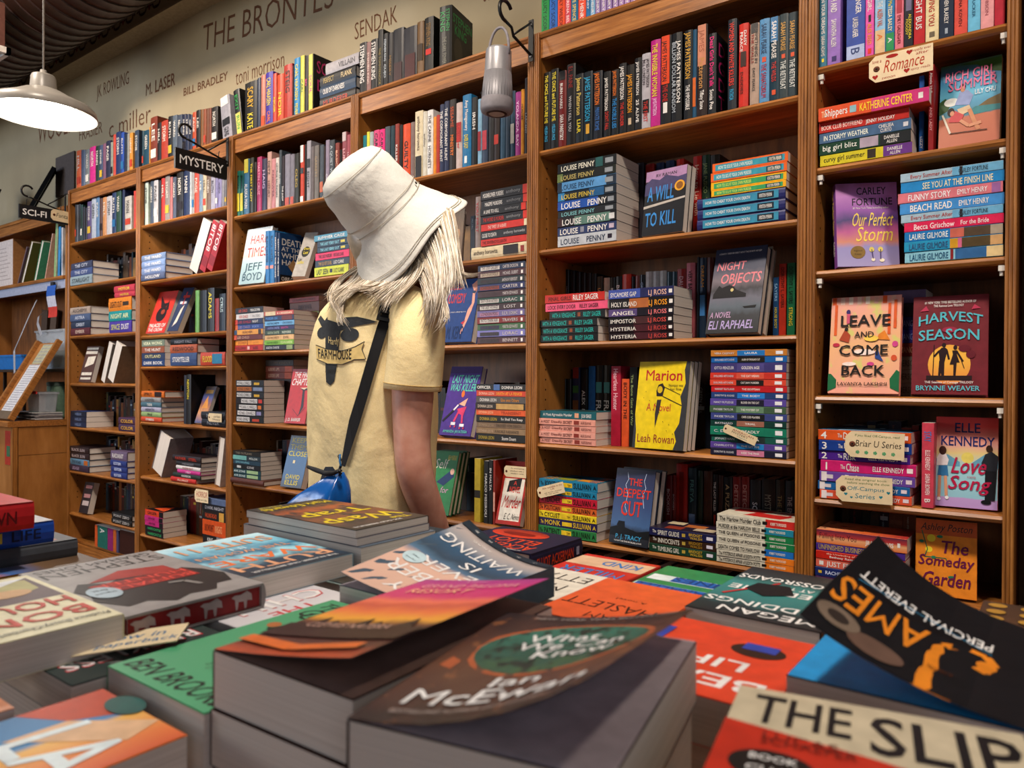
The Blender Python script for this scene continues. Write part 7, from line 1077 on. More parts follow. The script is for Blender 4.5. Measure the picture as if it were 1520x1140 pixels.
def skin_mat():
    m, nt, b = _nodes('skin'); tc = nd(nt, 'ShaderNodeTexCoord'); no = nd(nt, 'ShaderNodeTexNoise'); no.inputs['Scale'].default_value = 28; no.inputs['Detail'].default_value = 6
    nt.links.new(tc.outputs['Object'], no.inputs['Vector']); r = ramp(nt, ((.3, '#b67c68'), (.7, '#cb9782'))); nt.links.new(no.outputs['Fac'], r.inputs[0]); nt.links.new(r.outputs[0], b.inputs['Base Color'])
    bp = nd(nt, 'ShaderNodeBump'); bp.inputs['Strength'].default_value = .25; bp.inputs['Distance'].default_value = .004; nt.links.new(no.outputs['Fac'], bp.inputs['Height']); nt.links.new(bp.outputs[0], b.inputs['Normal'])
    b.inputs['Roughness'].default_value = .5; b.inputs['Subsurface Weight'].default_value = .12; b.inputs['Subsurface Radius'].default_value = (.01, .004, .002); return m
SKIN = skin_mat()
P_ = lambda x, y, dY=0.: at_y(x, y, WY + dY)
VR = _rt; VC = Vector((.72, -.69, 0))  # picture right and towards the viewer, level
per = empty('person', Matrix.Translation((WX, WY, 0)))
tag(per, 'person seen from behind in a cream bucket hat and yellow printed t-shirt, browsing the shelves', 'person')
L_ = lambda v: Vector(v) - Vector((WX, WY, 0))
# --- t-shirt trunk: rings fitted to the outline, wider than deep
RG = [(424, 545, 600), (430, 528, 612), (438, 510, 626), (448, 496, 635), (462, 485, 642), (482, 477, 645), (510, 470, 648), (560, 466, 650), (610, 467, 651), (660, 469, 650), (710, 470, 647), (765, 471, 642), (800, 472, 640)]
ring = []
for y, xl, xr in RG:
    l, r = P_(xl, y), P_(xr, y); c = (l + r) / 2; hw = (r - l).x / 2; ta = abs((c.x - CAM.x) / (c.y - CAM.y)); q = 1.38
    b_ = hw / math.sqrt(q * q + ta * ta); ring.append((c.z, c.x, q * b_, b_))
ring.sort()
def rg(z):
    z = min(max(z, ring[0][0]), ring[-1][0])
    for p, q in zip(ring, ring[1:]):
        if p[0] <= z <= q[0]:
            t = (z - p[0]) / (q[0] - p[0]); return [p[i] + (q[i] - p[i]) * t for i in range(1, 4)]
def fold(th, z):
    lo = max(0, min(1, (1.22 - z) / .35))
    return 1 + lo * (.014 * math.sin(5 * th + 9 * z) + .012 * math.sin(8 * th - 26 * z + 1) + .008 * math.sin(13 * th + 18 * z)) + .006 * math.sin(11 * z + 3 * th)
def shirt_pt(th, z, o=0.):
    x, a, b_ = rg(z); f = fold(th, z); e = .82
    c, s = math.cos(th), math.sin(th); c = math.copysign(abs(c) ** e, c); s = math.copysign(abs(s) ** e, s)
    return Vector((x + (a * f + o) * c, WY + (b_ * f + o) * s, z))
def on_shirt(px, py, o=.0015):
    """the point of the shirt seen at a photo pixel"""
    d = _ray(px, py); lo, hi = 1.2, 2.3
    def inside(t):
        p = CAM + d * t; x, a, b_ = rg(p.z); f = fold(math.atan2((p.y - WY) / b_, (p.x - x) / a), p.z)
        return (abs((p.x - x) / (a * f)) ** (2 / .82) + abs((p.y - WY) / (b_ * f)) ** (2 / .82)) < 1
    t = lo
    while t < hi and not inside(t): t += .006
    if t >= hi:
        t = (P_(px, py) - CAM).dot(_f2) / d.dot(_f2)
    else:
        a_, b_ = t - .006, t
        for _ in range(12):
            m_ = (a_ + b_) / 2
            if inside(m_): b_ = m_
            else: a_ = m_
        t = a_
    return CAM + d * (t - o)
mb = MB(); zs = [ring[0][0] + (ring[-1][0] - ring[0][0]) * i / 60 for i in range(61)]
mb.loft([[L_(shirt_pt(2 * math.pi * k / 72, z)) for k in range(72)] for z in zs], TEE)
top = zs[-1]; x, a, b_ = rg(top)
mb.loft([[L_(Vector((x + (a - .004 * j) * math.cos(2 * math.pi * k / 72), WY + (b_ - .004 * j) * math.sin(2 * math.pi * k / 72), top + .004 * (j > 0)))) for k in range(72)] for j in range(3)], TEE)
# sleeves: the right one hangs in view, the left one mirrors it
def sleeve(pts, rad, flat=1.):
    rings = []
    for i, (p, r) in enumerate(zip(pts, rad)):
        t = (pts[min(i + 1, len(pts) - 1)] - pts[max(i - 1, 0)]).normalized(); u = t.cross(Vector((0, 1, 0))).normalized(); v = t.cross(u)
        rings.append([L_(p + u * r * math.cos(q) * (1 + .03 * math.sin(3 * q + i * 1.3)) + v * r * flat * math.sin(q) * (1 + .03 * math.sin(4 * q + i))) for q in [2 * math.pi * k / 28 for k in range(28)]])
    n = len(rings); rings2 = [[p * .955 + (sum(r_, Vector()) / 28) * .045 for p in r_] for r_ in rings[-3:]][::-1]
    mb.loft(rings + rings2, TEE)
    # hem stitching
    for k_ in (0,):
        r_ = rings[-2]; mb.tube([p + (p - sum(r_, Vector()) / 28).normalized() * .0008 for p in r_] + [r_[0]], .0009, mat('#b89a5c', .9), 4, False)
SH = [P_(606, 452, -.0), P_(617, 468, -.03), P_(619, 490, -.04), P_(617, 520, -.05), P_(615, 550, -.055), P_(613.5, 570, -.055), P_(613, 578, -.055)]
sleeve(SH, [.052, .066, .069, .068, .068, .069, .069])
cx_ = rg(1.2)[0]
sleeve([Vector((cx_ - .15, WY + .02, 1.245)), Vector((cx_ - .165, WY + .025, 1.2)), Vector((cx_ - .18, WY + .03, 1.12)), Vector((cx_ - .183, WY + .03, 1.06)), Vector((cx_ - .184, WY + .032, 1.03))], [.045, .056, .058, .06, .061])
mb.build('t_shirt', per)
# --- print on the back of the shirt: a cow's head with a banner
INKC = mat('#3c3f42', .85, .15, .15, 90); BANN = mat('#d9c084', .85, .15)
pr = MB()
def dec(P, m, o=.0022):
    tri = tessellate_polygon([[Vector((x, -y, 0)) for x, y in P]]); P2, T2 = split(*split(P, tri))
    V = [L_(on_shirt(x, y, o)) for x, y in P2]; F = []
    for f in T2:
        n_ = (V[f[1]] - V[f[0]]).cross(V[f[2]] - V[f[0]]); F.append(f if n_.dot(L_(CAM) - V[f[0]]) > 0 else f[::-1])
    pr.mesh(V, F, m)
def ell(cx, cy, rx, ry, rot=0):
    return [(cx + rx * math.cos(t) * math.cos(rot) - ry * math.sin(t) * math.sin(rot), cy + rx * math.cos(t) * math.sin(rot) + ry * math.sin(t) * math.cos(rot)) for t in [2 * math.pi * k / 18 for k in range(18)]]
dec([(485, 474), (498, 478), (506, 482), (504, 500), (502, 522), (499, 548), (496, 566), (490, 572), (484, 567), (483, 545), (483, 515), (483, 495)], INKC)
dec([(486, 470), (482, 476), (476, 468), (472, 474), (477, 484), (484, 492), (487, 484)], INKC)
dec(ell(478, 494, 7, 9, .3), INKC); dec(ell(519, 497, 14, 10, -.2), INKC)
dec([(500, 480), (512, 471), (530, 470), (548, 474), (561, 478), (545, 481), (528, 484), (514, 488), (503, 492)], INKC)
dec([(468.5, 512), (484, 518), (508, 521), (526, 515), (525, 534), (508, 541), (486, 540), (470, 533)], BANN, .003)
dec([(526, 515), (541, 507), (537, 518), (543, 533), (524, 533)], BANN, .003)
for a_, b_ in (((468.5, 512), (484, 518)), ((484, 518), (508, 521)), ((508, 521), (526, 515)), ((470, 533), (486, 540)), ((486, 540), (508, 541)), ((508, 541), (525, 534)), ((526, 515), (541, 507)), ((541, 507), (537, 518)), ((537, 518), (543, 533)), ((543, 533), (525, 534))):
    dx, dy = b_[0] - a_[0], b_[1] - a_[1]; l_ = math.hypot(dx, dy); ox, oy = -dy / l_ * .5, dx / l_ * .5
    dec([(a_[0] - ox, a_[1] - oy), (b_[0] - ox, b_[1] - oy), (b_[0] + ox, b_[1] + oy), (a_[0] + ox, a_[1] + oy)], INKC, .0036)
def word(s, q, m, st='b', o=.0038):
    V, F, w = text_geo(s, st); V, F = split(V, F); tl, tr, bl, br = q; W_3 = []
    for a_, b_ in V:
        u, v = a_ / w, b_; x = (bl[0] + (br[0] - bl[0]) * u) * (1 - v) + (tl[0] + (tr[0] - tl[0]) * u) * v; y = (bl[1] + (br[1] - bl[1]) * u) * (1 - v) + (tl[1] + (tr[1] - tl[1]) * u) * v
        y += 2.2 * math.sin(u * math.pi); W_3.append(L_(on_shirt(x, y, o)))
    pr.mesh(W_3, F, m)
word('FARMHOUSE', ((471, 516.5), (522, 517.5), (472, 530), (521.5, 532.5)), mat('#2c2a26', .8))
word('Hardy', ((487, 498), (503, 499), (487, 509), (503, 510)), mat('#d8c48c', .8), 'r')
word('. 1927 .', ((482, 546), (502, 546), (482, 552), (502, 552)), mat('#2c2a26', .8), 'r')
pr.build('shirt_print', per)
# --- body: one continuous skinned surface
bv, br_, be = [], [], []
def node(p, r, parent=None):
    bv.append(L_(p)); br_.append(r if isinstance(r, tuple) else (r, r))
    if parent is not None: be.append((parent, len(bv) - 1))
    return len(bv) - 1
cxz = lambda z: rg(max(z, .66))[0]
pel = node((cxz(.8), WY, .80), (.12, .09)); w1 = node((cxz(.95), WY, .95), (.115, .085), pel); w2 = node((cxz(1.1), WY, 1.1), (.125, .088), w1); ch = node((cxz(1.22), WY, 1.21), (.11, .08), w2)
HC = P_(583, 345, .01)      # middle of the head
nb = P_(572, 425, 0); nk = node(nb + Vector((0, -.005, -.02)), .052, ch); nk2 = node(nb * .45 + HC * .55, .05, nk)
FD = Vector((.66, .45, .6)).normalized()   # where the face looks: to her right and up
UPH = Vector((-.45, -.33, .83)); UPH = (UPH - FD * UPH.dot(FD)).normalized(); SD = FD.cross(UPH)
hd = node(HC, .082, nk2); node(HC + UPH * .05, .075, hd); fc = node(HC + FD * .045 - UPH * .01, .062, hd); ch_ = node(HC + FD * .06 - UPH * .075, .03, fc); node(HC + FD * .108 - UPH * .02, .011, fc); node(HC + FD * .1 - UPH * .05, .016, ch_)
for s in (-1, 1): node(HC + SD * s * .085 - UPH * .01, .014, hd)
def hand(i, wrist, d, up, side):
    """palm, four bent fingers and a thumb leaving the side of the palm"""
    d = d.normalized(); lat = d.cross(up).normalized() * side; pm = node(wrist + d * .045, (.034, .017), i); kn = node(wrist + d * .075, (.036, .015), pm)
    for k, (ln, o) in enumerate(((.062, .027), (.072, .009), (.068, -.009), (.052, -.026))):
        b0 = wrist + d * .085 + lat * o; k1 = node(b0, .009, kn); k2 = node(b0 + d * ln * .45 - up * .006, .0083, k1); k3 = node(b0 + d * ln * .75 - up * .02, .0078, k2); node(b0 + d * ln * .9 - up * .036, .0068, k3)
    t1 = node(wrist + d * .03 + lat * .03 - up * .008, .012, pm); t2 = node(wrist + d * .06 + lat * .05 - up * .02, .0098, t1); node(wrist + d * .085 + lat * .052 - up * .034, .0082, t2)
sr = node(P_(608, 462, -.01), .055, ch); a1 = node(P_(614, 500, -.045), .052, sr); a2 = node(P_(613.5, 560, -.055), .056, a1); a3 = node(P_(612, 610, -.058), .052, a2); a4 = node(P_(611, 655, -.06), .046, a3); el = node(P_(614, 698, -.062), .047, a4)
f1 = node(P_(626, 735, -.03), .045, el); f2 = node(P_(642, 775, .01), .04, f1); wr = node(P_(660, 822, .06), (.028, .022), f2); hand(wr, P_(660, 822, .06), Vector((.1, .75, -.6)), Vector((.9, -.1, .0)), 1)
mir = lambda p, dy=0: Vector((2 * cx_ - p.x, p.y + dy, p.z))
lx = cx_ - .165
sl = node(Vector((lx, WY + .02, 1.235)), .05, ch); q1 = node(Vector((lx - .02, WY + .03, 1.08)), .045, sl); q2 = node(Vector((lx - .01, WY + .04, .93)), .04, q1); q3 = node(Vector((lx, WY + .05, .82)), .038, q2); q4 = node(Vector((lx + .02, WY + .1, .7)), .033, q3); q5 = node(Vector((lx + .05, WY + .15, .6)), (.027, .021), q4); hand(q5, Vector((lx + .05, WY + .15, .6)), Vector((.1, .3, -.8)), Vector((-.9, .1, 0)), -1)
for s in (-1, 1):
    h1 = node((cxz(.7) + s * .075, WY + .01, .70), .085, pel); h2 = node((cxz(.7) + s * .085, WY + .015, .42), .056, h1); h3 = node((cxz(.7) + s * .09, WY - .01, .25), .05, h2); h4 = node((cxz(.7) + s * .092, WY - .02, .075), .034, h3); node((cxz(.7) + s * .1, WY + .1, .03), (.034, .024), h4)
me = bpy.data.meshes.new('body'); me.from_pydata(bv, be, []); me.materials.append(SKIN); bo = bpy.data.objects.new('body', me); COL.objects.link(bo); bo.parent = per
sm = bo.modifiers.new('skin', 'SKIN'); sm.use_smooth_shade = True; sm.branch_smoothing = .4
for i, v in enumerate(me.skin_vertices[0].data): v.radius = br_[i]; v.use_root = (i == 0)
su = bo.modifiers.new('sub', 'SUBSURF'); su.levels = 2; su.render_levels = 2
# face
for s in (-1, 1):
    b = MB(); b.lathe([(0, .011), (.007, .0085), (.011, 0), (.007, -.0085), (0, -.011)], L_(HC + FD * .098 + SD * s * .031 + UPH * .012), mat('#e8e4de', .2), 14); b.build('eye', per)
b = MB(); b.tube([L_(HC + FD * .112 + SD * q * .022 - UPH * (.06 + .004 * abs(q))) for q in (-1, -.5, 0, .5, 1)], [.002, .005, .006, .005, .002], mat('#a8524e', .5), 8); b.build('mouth', per)
# trousers and shoes
b = MB(); zt = [(.86, .16, .125, 0), (.8, .165, .13, 0), (.74, .165, .13, 0), (.69, .16, .125, 0)]
c0 = cxz(.7) - WX
b.loft([[Vector((c0 + a * math.cos(t), bb * math.sin(t), z)) for t in [2 * math.pi * k / 32 for k in range(32)]] for z, a, bb, _ in zt], TROU)
for s in (-1, 1): b.loft([[Vector((c0 + s * o + r * math.cos(t), y + r * math.sin(t), z)) for t in [2 * math.pi * k / 24 for k in range(24)]] for z, r, o, y in ((.76, .084, .08, 0), (.7, .092, .08, .005), (.55, .08, .085, .01), (.42, .068, .088, .01), (.25, .062, .09, -.01), (.09, .06, .092, -.018), (.085, .052, .092, -.018))], TROU)
b.build('trousers', per)
for s in (-1, 1):
    b = MB(); x0 = c0 + s * .095
    b.loft([[Vector((x0 + a * math.cos(t), .03 + c * math.sin(t), z)) for t in [2 * math.pi * k / 24 for k in range(24)]] for z, a, c in ((.001, .046, .13), (.02, .05, .134), (.045, .046, .125), (.07, .04, .085), (.09, .036, .06))], mat('#e0dcd4', .6), caps=(True, True)); b.build('shoe', per)
# --- bucket hat
AX = (VR * -.66 + Vector((0, 0, 1)) * .67 + VC * .42).normalized(); E1 = (VR * .76 + Vector((0, 0, 1)) * .65); E1 = (E1 - AX * E1.dot(AX)).normalized(); E2 = AX.cross(E1)
HB = P_(573, 315, -.02)
def hat_ring(r, h, wob=0.):
    out = []
    for k in range(72):
        t = 2 * math.pi * k / 72; f = 1 + .014 * math.sin(3 * t + h * 30) + .012 * math.sin(5 * t - h * 40 + 1) + .008 * math.sin(9 * t + h * 90); hh = h
        if h < -.001:   # the brim dips and flares unevenly
            q = -h / .088; f += q * (-.02 * math.cos(t) + .03 * math.sin(2 * t)); hh = h * (1 + .12 * math.sin(2 * t + .8)) + q * .006 * math.sin(4 * t)
        out.append(L_(HB + AX * hh + (E1 * math.cos(t) + E2 * math.sin(t)) * r * f))
    return out
prof = [(.002, .158), (.03, .157), (.058, .152), (.08, .142), (.092, .126), (.098, .105), (.1, .08), (.104, .05), (.107, .022), (.108, 0), (.121, -.018), (.137, -.04), (.152, -.062), (.168, -.08), (.18, -.093), (.183, -.098)]
b = MB(); rs = [hat_ring(*p) for p in prof]
inner = [hat_ring(r - .003, h - .002) for r, h in prof[::-1][:7]]
b.loft(rs + inner, HATM, caps=(True, False)); 
ST_ = mat('#aca291', .9)
for r, h in ((.0935, .126), (.1085, .022), (.1095, .001), (.1685, -.0795), (.1725, -.0845)):
    q = hat_ring(r + .0012, h + .0006); b.tube(q + [q[0]], .0008, ST_, 4, False)
b.lathe([(.004, 0), (.004, .002), (.0015, .003), (0, .001)], (0, 0, 0), mat('#2a2824', .4), 10, T=Matrix.Translation(L_(on_p if False else HB + AX * .012 + (E1 * math.cos(-.35) + E2 * math.sin(-.35)) * .109)) @ (E1 * math.cos(-.35) + E2 * math.sin(-.35)).to_track_quat('Z', 'Y').to_matrix().to_4x4())
b.build('bucket_hat', per)
# --- hair: long pale locks
hm = [mat(c, .38, .5, .2, 40) for c in ('#cbbca8', '#d8ccba', '#b8a890', '#e6ddd0', '#a89882')]
b = MB()
def lock(p0, p1, p2, p3, d0, d1, r=.0013, n=1, sp=(4, 6), q=7):
    for _ in range(int(n * 3.2)):
        j = lambda s: R.uniform(-s, s); sx, ex_ = j(sp[0]), j(sp[1]); ey_ = j(sp[1] * .8)
        tl = R.uniform(.62, 1.12) if q > 3 else 1.; ph = R.uniform(0, 6.3); am = R.uniform(.3, 2.6); fq = R.uniform(3., 6.)
        c = [(p0[0] + sx, p0[1] + j(3)), (p1[0] + sx * .9 + j(2), p1[1]), (p2[0] + ex_ * .7 + j(3), p2[1]), (p3[0] + ex_, p3[1] + ey_)]; dd = j(.012); pts = []
        for i in range(q + 1):
            t = i / q * tl; w_ = ((1 - t) ** 3, 3 * t * (1 - t) ** 2, 3 * t * t * (1 - t), t ** 3)
            x_, y_ = sum(a * p[0] for a, p in zip(w_, c)), sum(a * p[1] for a, p in zip(w_, c)); x_ += am * t * math.sin(fq * t + ph); y_ += .5 * am * t * math.cos(fq * t + ph); pts.append(L_(P_(x_, y_, d0 + (d1 - d0) * t + dd)))
        rr = r * R.uniform(.7, 1.3); b.tube(pts, [rr * (1 - .85 * (i / q) ** 2) for i in range(q + 1)], R.choice(hm), 5)
for k in range(34):
    u = k / 33; lock((532 + 96 * u, 400 - 14 * u * u), (526 + 100 * u, 418), (500 + 96 * u ** 1.2, 428 + 4 * u), (486 + 100 * u ** 1.3, 440 + 14 * math.sin(u * 9)), -.03, -.15 + .03 * u, n=7)
for k in range(10): lock((532, 398), (500, 415), (484, 432), (490 + k * 2, 452 + k * 2.4), -.03, -.165, n=4, sp=(5, 4))
for k in range(8): lock((540, 412), (510, 432), (500, 462), (510 - k, 478), -.03, -.17, n=3, sp=(4, 3))
for k in range(26):
    u = k / 25; lock((606 + 62 * u, 385 - 74 * u), (628 + 50 * u, 412 - 60 * u), (640 + 42 * u, 440 - 30 * u), (632 + 56 * u * u, 452 + 26 * math.sin(u * 5)), -.02 + .02 * u, -.1 + .05 * u, n=9, sp=(5, 7))
for k in range(8): lock((655, 350), (668, 400), (690, 415), (700 + k * 2, 412 - k * 1.2), -.02, -.05, r=.0007, n=2, sp=(5, 4))
for k in range(14): lock((636, 380), (655, 430), (668, 465), (652 + k, 486 - k), -.02, -.09, n=4)
# scalp under the hat
b.lathe([(.001, .1), (.05, .088), (.085, .05), (.098, 0), (.094, -.04), (.08, -.08)], (0, 0, 0), hm[2], 28, T=Matrix.Translation(L_(HC - FD * .02)) @ frame3((0, 0, 0), SD, FD * -1).to_3x3().to_4x4() if False else Matrix.Translation(L_(HC - FD * .022)) @ Matrix((SD, -FD, UPH)).transposed().to_4x4())
b.build('hair', per)
# ------------------------------------------------------------------ cross-body bag
bg = empty('crossbody_bag', Matrix.Translation(P_(480, 740, -.17))); tag(bg, 'glossy blue bag on a black strap slung across the person in the yellow t-shirt', 'bag')
LB_ = lambda v: Vector(v) - bg.matrix_world.translation
BLUE = mat('#12569a', .22, .6, .15, 12, bump=.3); STRAP = mat('#17171a', .7, .3, .2, 300)
b = MB(); pts = [(592, 436), (584, 444), (577, 460), (567, 488), (558, 518), (548, 552), (537, 590), (526, 626), (517, 660), (509, 692)]
Ls, Rs, Ls2, Rs2 = [], [], [], []
for i, p in enumerate(pts):
    q0, q1 = pts[max(i - 1, 0)], pts[min(i + 1, len(pts) - 1)]; dx, dy = q1[0] - q0[0], q1[1] - q0[1]; l_ = math.hypot(dx, dy); hw_ = 8.2 if i < 8 else 6 if i == 8 else 3.5; ox, oy = -dy / l_ * hw_, dx / l_ * hw_
    Ls.append(LB_(on_shirt(p[0] + ox, p[1] + oy, .012))); Rs.append(LB_(on_shirt(p[0] - ox, p[1] - oy, .012))); Ls2.append(LB_(on_shirt(p[0] + ox, p[1] + oy, .0085))); Rs2.append(LB_(on_shirt(p[0] - ox, p[1] - oy, .0085)))
b.loft([[l, r, r2, l2] for l, r, r2, l2 in zip(Ls, Rs, Rs2, Ls2)], STRAP, closed=True, smooth=False, caps=(True, True)); b.build('strap', bg)
b = MB(); A, B, C_ = on_shirt(566, 452, .018), on_shirt(588, 457, .018), on_shirt(571, 470, .018); T = frame3(LB_(A), B - A, C_ - A); wv = (B - A).length; hv = (C_ - A).length
for a_, c_ in (((0, -.004, -.006), (wv, .006, .004)), ((0, hv * .45, -.006), (wv, hv * .45 + .006, .004)), ((0, hv, -.006), (wv, hv + .008, .004)), ((-.002, -.004, -.005), (.005, hv + .008, .003)), ((wv - .005, -.004, -.005), (wv + .002, hv + .008, .003))): b.box(a_, c_, mat('#0e0e10', .35), T)
b.build('buckle', bg)
def bp(x, y, d): return LB_(P_(x, y, d))
b = MB()
# soft pouch: rings from the rolled mouth down to the base
def br(l, r, yl, yr, d, dep):
    A_, B_ = P_(l, yl, d), P_(r, yr, d); c = (A_ + B_) / 2; e = (B_ - A_) / 2; n_ = Vector((-e.y, e.x, 0)).normalized() * dep
    return [LB_(c + e * math.copysign(abs(math.cos(t)) ** .5, math.cos(t)) * (1 + .05 * math.sin(6 * t)) + n_ * math.copysign(abs(math.sin(t)) ** .8, math.sin(t)) * (1 + .12 * math.sin(5 * t + yl * .05))) for t in [2 * math.pi * k / 32 for k in range(32)]]
b.loft([br(492, 509, 702, 701, -0.220, .008), br(486, 509, 708, 706, -0.222, .016), br(473, 510, 718, 715, -0.226, .028), br(453, 510, 732, 729, -0.230, .04), br(436, 509, 748, 748, -0.234, .048), br(433, 507, 772, 772, -0.226, .046), br(436, 505, 780, 780, -.222, .04)], BLUE, caps=(True, True)); b.build('pouch', bg)
b = MB(); b.tube([bp(457, 693, -0.230), bp(470, 698, -0.235), bp(484, 703, -0.240), bp(496, 702, -0.240), bp(506, 697, -0.230)], [.004, .006, .006, .005, .004], STRAP, 8); b.build('rolled_top', bg)
b = MB(); b.tube([bp(503, 676, -0.215), bp(507, 688, -0.220), bp(503, 700, -0.230), bp(506, 704, -0.230)], .0035, mat('#111113', .35), 8); b.lathe([(.006, 0), (.006, .004), (0, .004)], bp(504, 700, -0.245), mat('#1a1a1c', .3), 12); b.build('clip', bg)
b = MB(); b.tube([bp(505, 674, -0.222), bp(504, 684, -0.225), bp(506, 692, -0.228)], .002, mat('#2a6a9a', .5), 6); b.build('pull_cord', bg)
# ------------------------------------------------------------------ counter and hutch at the far left
HX0, HX1 = -5.75, -4.1735
ct = empty('counter', Matrix.Translation((HX1, 0, 0))); tag(ct, 'wooden counter at the far left, its side panel facing the room', 'counter')
w = HX1 - HX0
b = MB(); b.box((-w, -.25, .0), (-.02, .268, .772), BIRCH); b.build('body', ct)
b = MB(); b.box((-.0195, -.245, .0), (-.002, .268, .61), BIRCH); b.box((-.0195, -.245, .613), (-.0045, .268, .772), BIRCH); b.build('side_panel', ct)
b = MB(); b.box((-.03, -.275, 0), (.0, -.2505, .772), OAK_V); b.build('corner_post', ct)
b = MB(); b.prism([(-.3, .775), (-.295, .773), (.268, .773), (.268, .805), (-.29, .805), (-.3, .8)], -w, .0015, OAK_H); b.build('countertop', ct)
b = MB(); b.box((-.175, -.2525, .552), (-.034, -.2505, .745), mat('#a5361f', .7)); b.box((-.15, -.2535, .6), (-.1, -.2526, .66), mat('#3f6a4a', .7)); b.box((-.09, -.2535, .6), (-.05, -.2526, .66), mat('#c8bca0', .7)); o = b.build('flyer'); o.location = (HX1, 0, 0); tag(o, 'red flyer pasted on the front of the counter', 'flyer')
hu = empty('hutch', Matrix.Translation((HX1, 0, 0))); tag(hu, 'open wooden hutch on the counter, left of the first bookcase', 'shelf unit')
for x in (-w, -.019):
    b = MB(); b.box((x, .0, .806), (x + .019, .268, 2.06), BIRCH); b.build('side_panel', hu)
b = MB(); b.box((-w + .02, .26, .806), (-.0195, .268, 2.06), OAK_B); b.build('back_panel', hu)
for z, y0 in ((1.652, -.01), (2.06, -.005)):
    b = MB(); b.prism([(y0, z), (y0 - .004, z - .01), (y0, z - .02), (.2595, z - .02), (.2595, z)], -w + .0195, -.0195, OAK_H); b.build('shelf', hu)
b = MB(); b.box((-w + .02, .0, 1.58), (-.0195, .014, 1.631), mat('#9aa0b4', .5)); b.build('price_rail', hu)
b = MB(); b.box((-w + .02, .002, 1.985), (-.0195, .016, 2.039), OAK_H); b.build('fascia', hu)
# things on the hutch shelf
z0 = 1.6525
bx = empty('cardboard_box', Matrix.Translation((-5.05, .03, z0))); tag(bx, 'tan cardboard box with a white printed front on the hutch shelf', 'box')
b = MB(); b.box((-.24, 0, 0), (.0, .2, .315), mat('#a8794c', .8)); b.build('carton', bx)
b = MB(); b.box((-.238, -.0012, .002), (-.002, -.0002, .312), mat('#c8bdb8', .7))
for i in range(9): b.box((-.22, -.0016, .05 + i * .026), (-.22 + R.uniform(.1, .19), -.0013, .056 + i * .026), mat('#a89c98', .7))
b.build('printed_sheet', bx)
def lean(label, x, t, h, ang, col, fore=False, d=.17, hard=True):
    a = math.radians(ang); up = Vector((math.sin(a), 0, math.cos(a))); rt = Vector((math.cos(a), 0, -math.sin(a))); o_ = Vector((x, .035, z0 + .0006 + math.sin(a) * t))
    T = frame3(o_ + rt * t + Vector((0, d, 0)), (0, -1, 0), up) if fore else frame3(o_, (0, 1, 0), up)
    tag(book_parts(T, d, h, t, col, hard, front=[('bg', M_(col))]), label, 'book', 'picture books leaning on the hutch shelf')
lean('slim grey book leaning against the cardboard box', -5.0, .012, .28, 33, '#6a5a64')
lean('picture book with a dark red cover leaning on the hutch shelf', -4.93, .03, .3, 32, art(((0, '#5a5a2a'), (.3, '#3a2420'), (.7, '#7a2a34'), (1, '#8a3440')), noise=.3, sc=5, key='pb'), True)
lean('mint green picture book leaning beside the dark red one', -4.73, .03, .27, 26, '#4f9a7a', True)
lean('thin pink spined book leaning towards the green ones', -4.575, .01, .3, 22, '#c8a090')
lean('thin pale green book standing near the right end of the hutch shelf', -4.44, .012, .36, 5, '#8ab47a')
lean('thin olive book standing near the right end of the hutch shelf', -4.42, .01, .36, 5, '#a8b08a')
lean('bright blue book standing at the right end of the hutch shelf', -4.39, .032, .31, 3, '#2a8ac4')
lean('white book standing at the very end of the hutch shelf', -4.335, .02, .3, 0, '#c8c8cc')
# flag ribbon clipped to the shelf edge
fr = empty('ribbon_flag', Matrix.Translation((-4.32, -.022, 1.6))); tag(fr, 'blue, white and red ribbon hanging from the hutch shelf edge', 'ribbon')
b = MB()
for i, c in enumerate(('#b8392c', '#b8b8c4', '#2a5aa8')):
    n = 6
    for k in range(n):
        za, zb = -.19 + i * .063 + .063 * k / n, -.19 + i * .063 + .063 * (k + 1) / n; f = lambda z: .006 * math.sin(z * 30)
        b.face([(-.06, f(za), za), (.06, f(za), za), (.06, f(zb), zb), (-.06, f(zb), zb)], mat(c, .7)); b.face([(-.06, f(zb) + .001, zb), (.06, f(zb) + .001, zb), (.06, f(za) + .001, za), (-.06, f(za) + .001, za)], mat(c, .7))
b.build('cloth', fr)
b = MB(); b.box((-.02, .0, -.002), (.02, .012, .02), mat('#2a2a30', .4)); b.build('clip', fr)
# sloping notice board on the counter
A = Vector((-4.5, -.262, .8065)); up = Vector((0, .25, .455)).normalized(); T = frame3(A, (1, 0, 0), up); H = .52
lc = empty('sloping_notice_board', T); tag(lc, 'sloping wooden board with a long white price list, standing on the counter', 'notice board')
for x in (0, .285):
    b = MB(); b.box((x, 0, -.0), (x + .025, H, .03), OAK_V); b.build('rail', lc)
b = MB(); b.box((.0255, .0, .0), (.2845, H - .01, .008), BIRCH); b.build('panel', lc)
b = MB(); b.box((.0255, .0, .0085), (.2845, .05, .022), mat('#6a5a48', .6)); b.build('ledge', lc)
def sheet(name, a, c, m, lines, label):
    b = MB(); b.box((a[0], a[1], .0085), (c[0], c[1], .0098), m)
    for i in range(lines): y = a[1] + (c[1] - a[1]) * (i + .6) / lines; b.face([(a[0] + .015, y, .0101), (a[0] + .015 + (c[0] - a[0]) * R.uniform(.4, .8), y, .0101), (a[0] + .015 + (c[0] - a[0]) * .7, y + .004, .0101), (a[0] + .015, y + .004, .0101)], mat('#8a8a94', .7))
    o = b.build(name); o.matrix_world = T; tag(o, label, 'paper')
sheet('price_list', (.07, .055), (.26, .36), mat('#c8c6c8', .7), 20, 'long white price list on the sloping board')
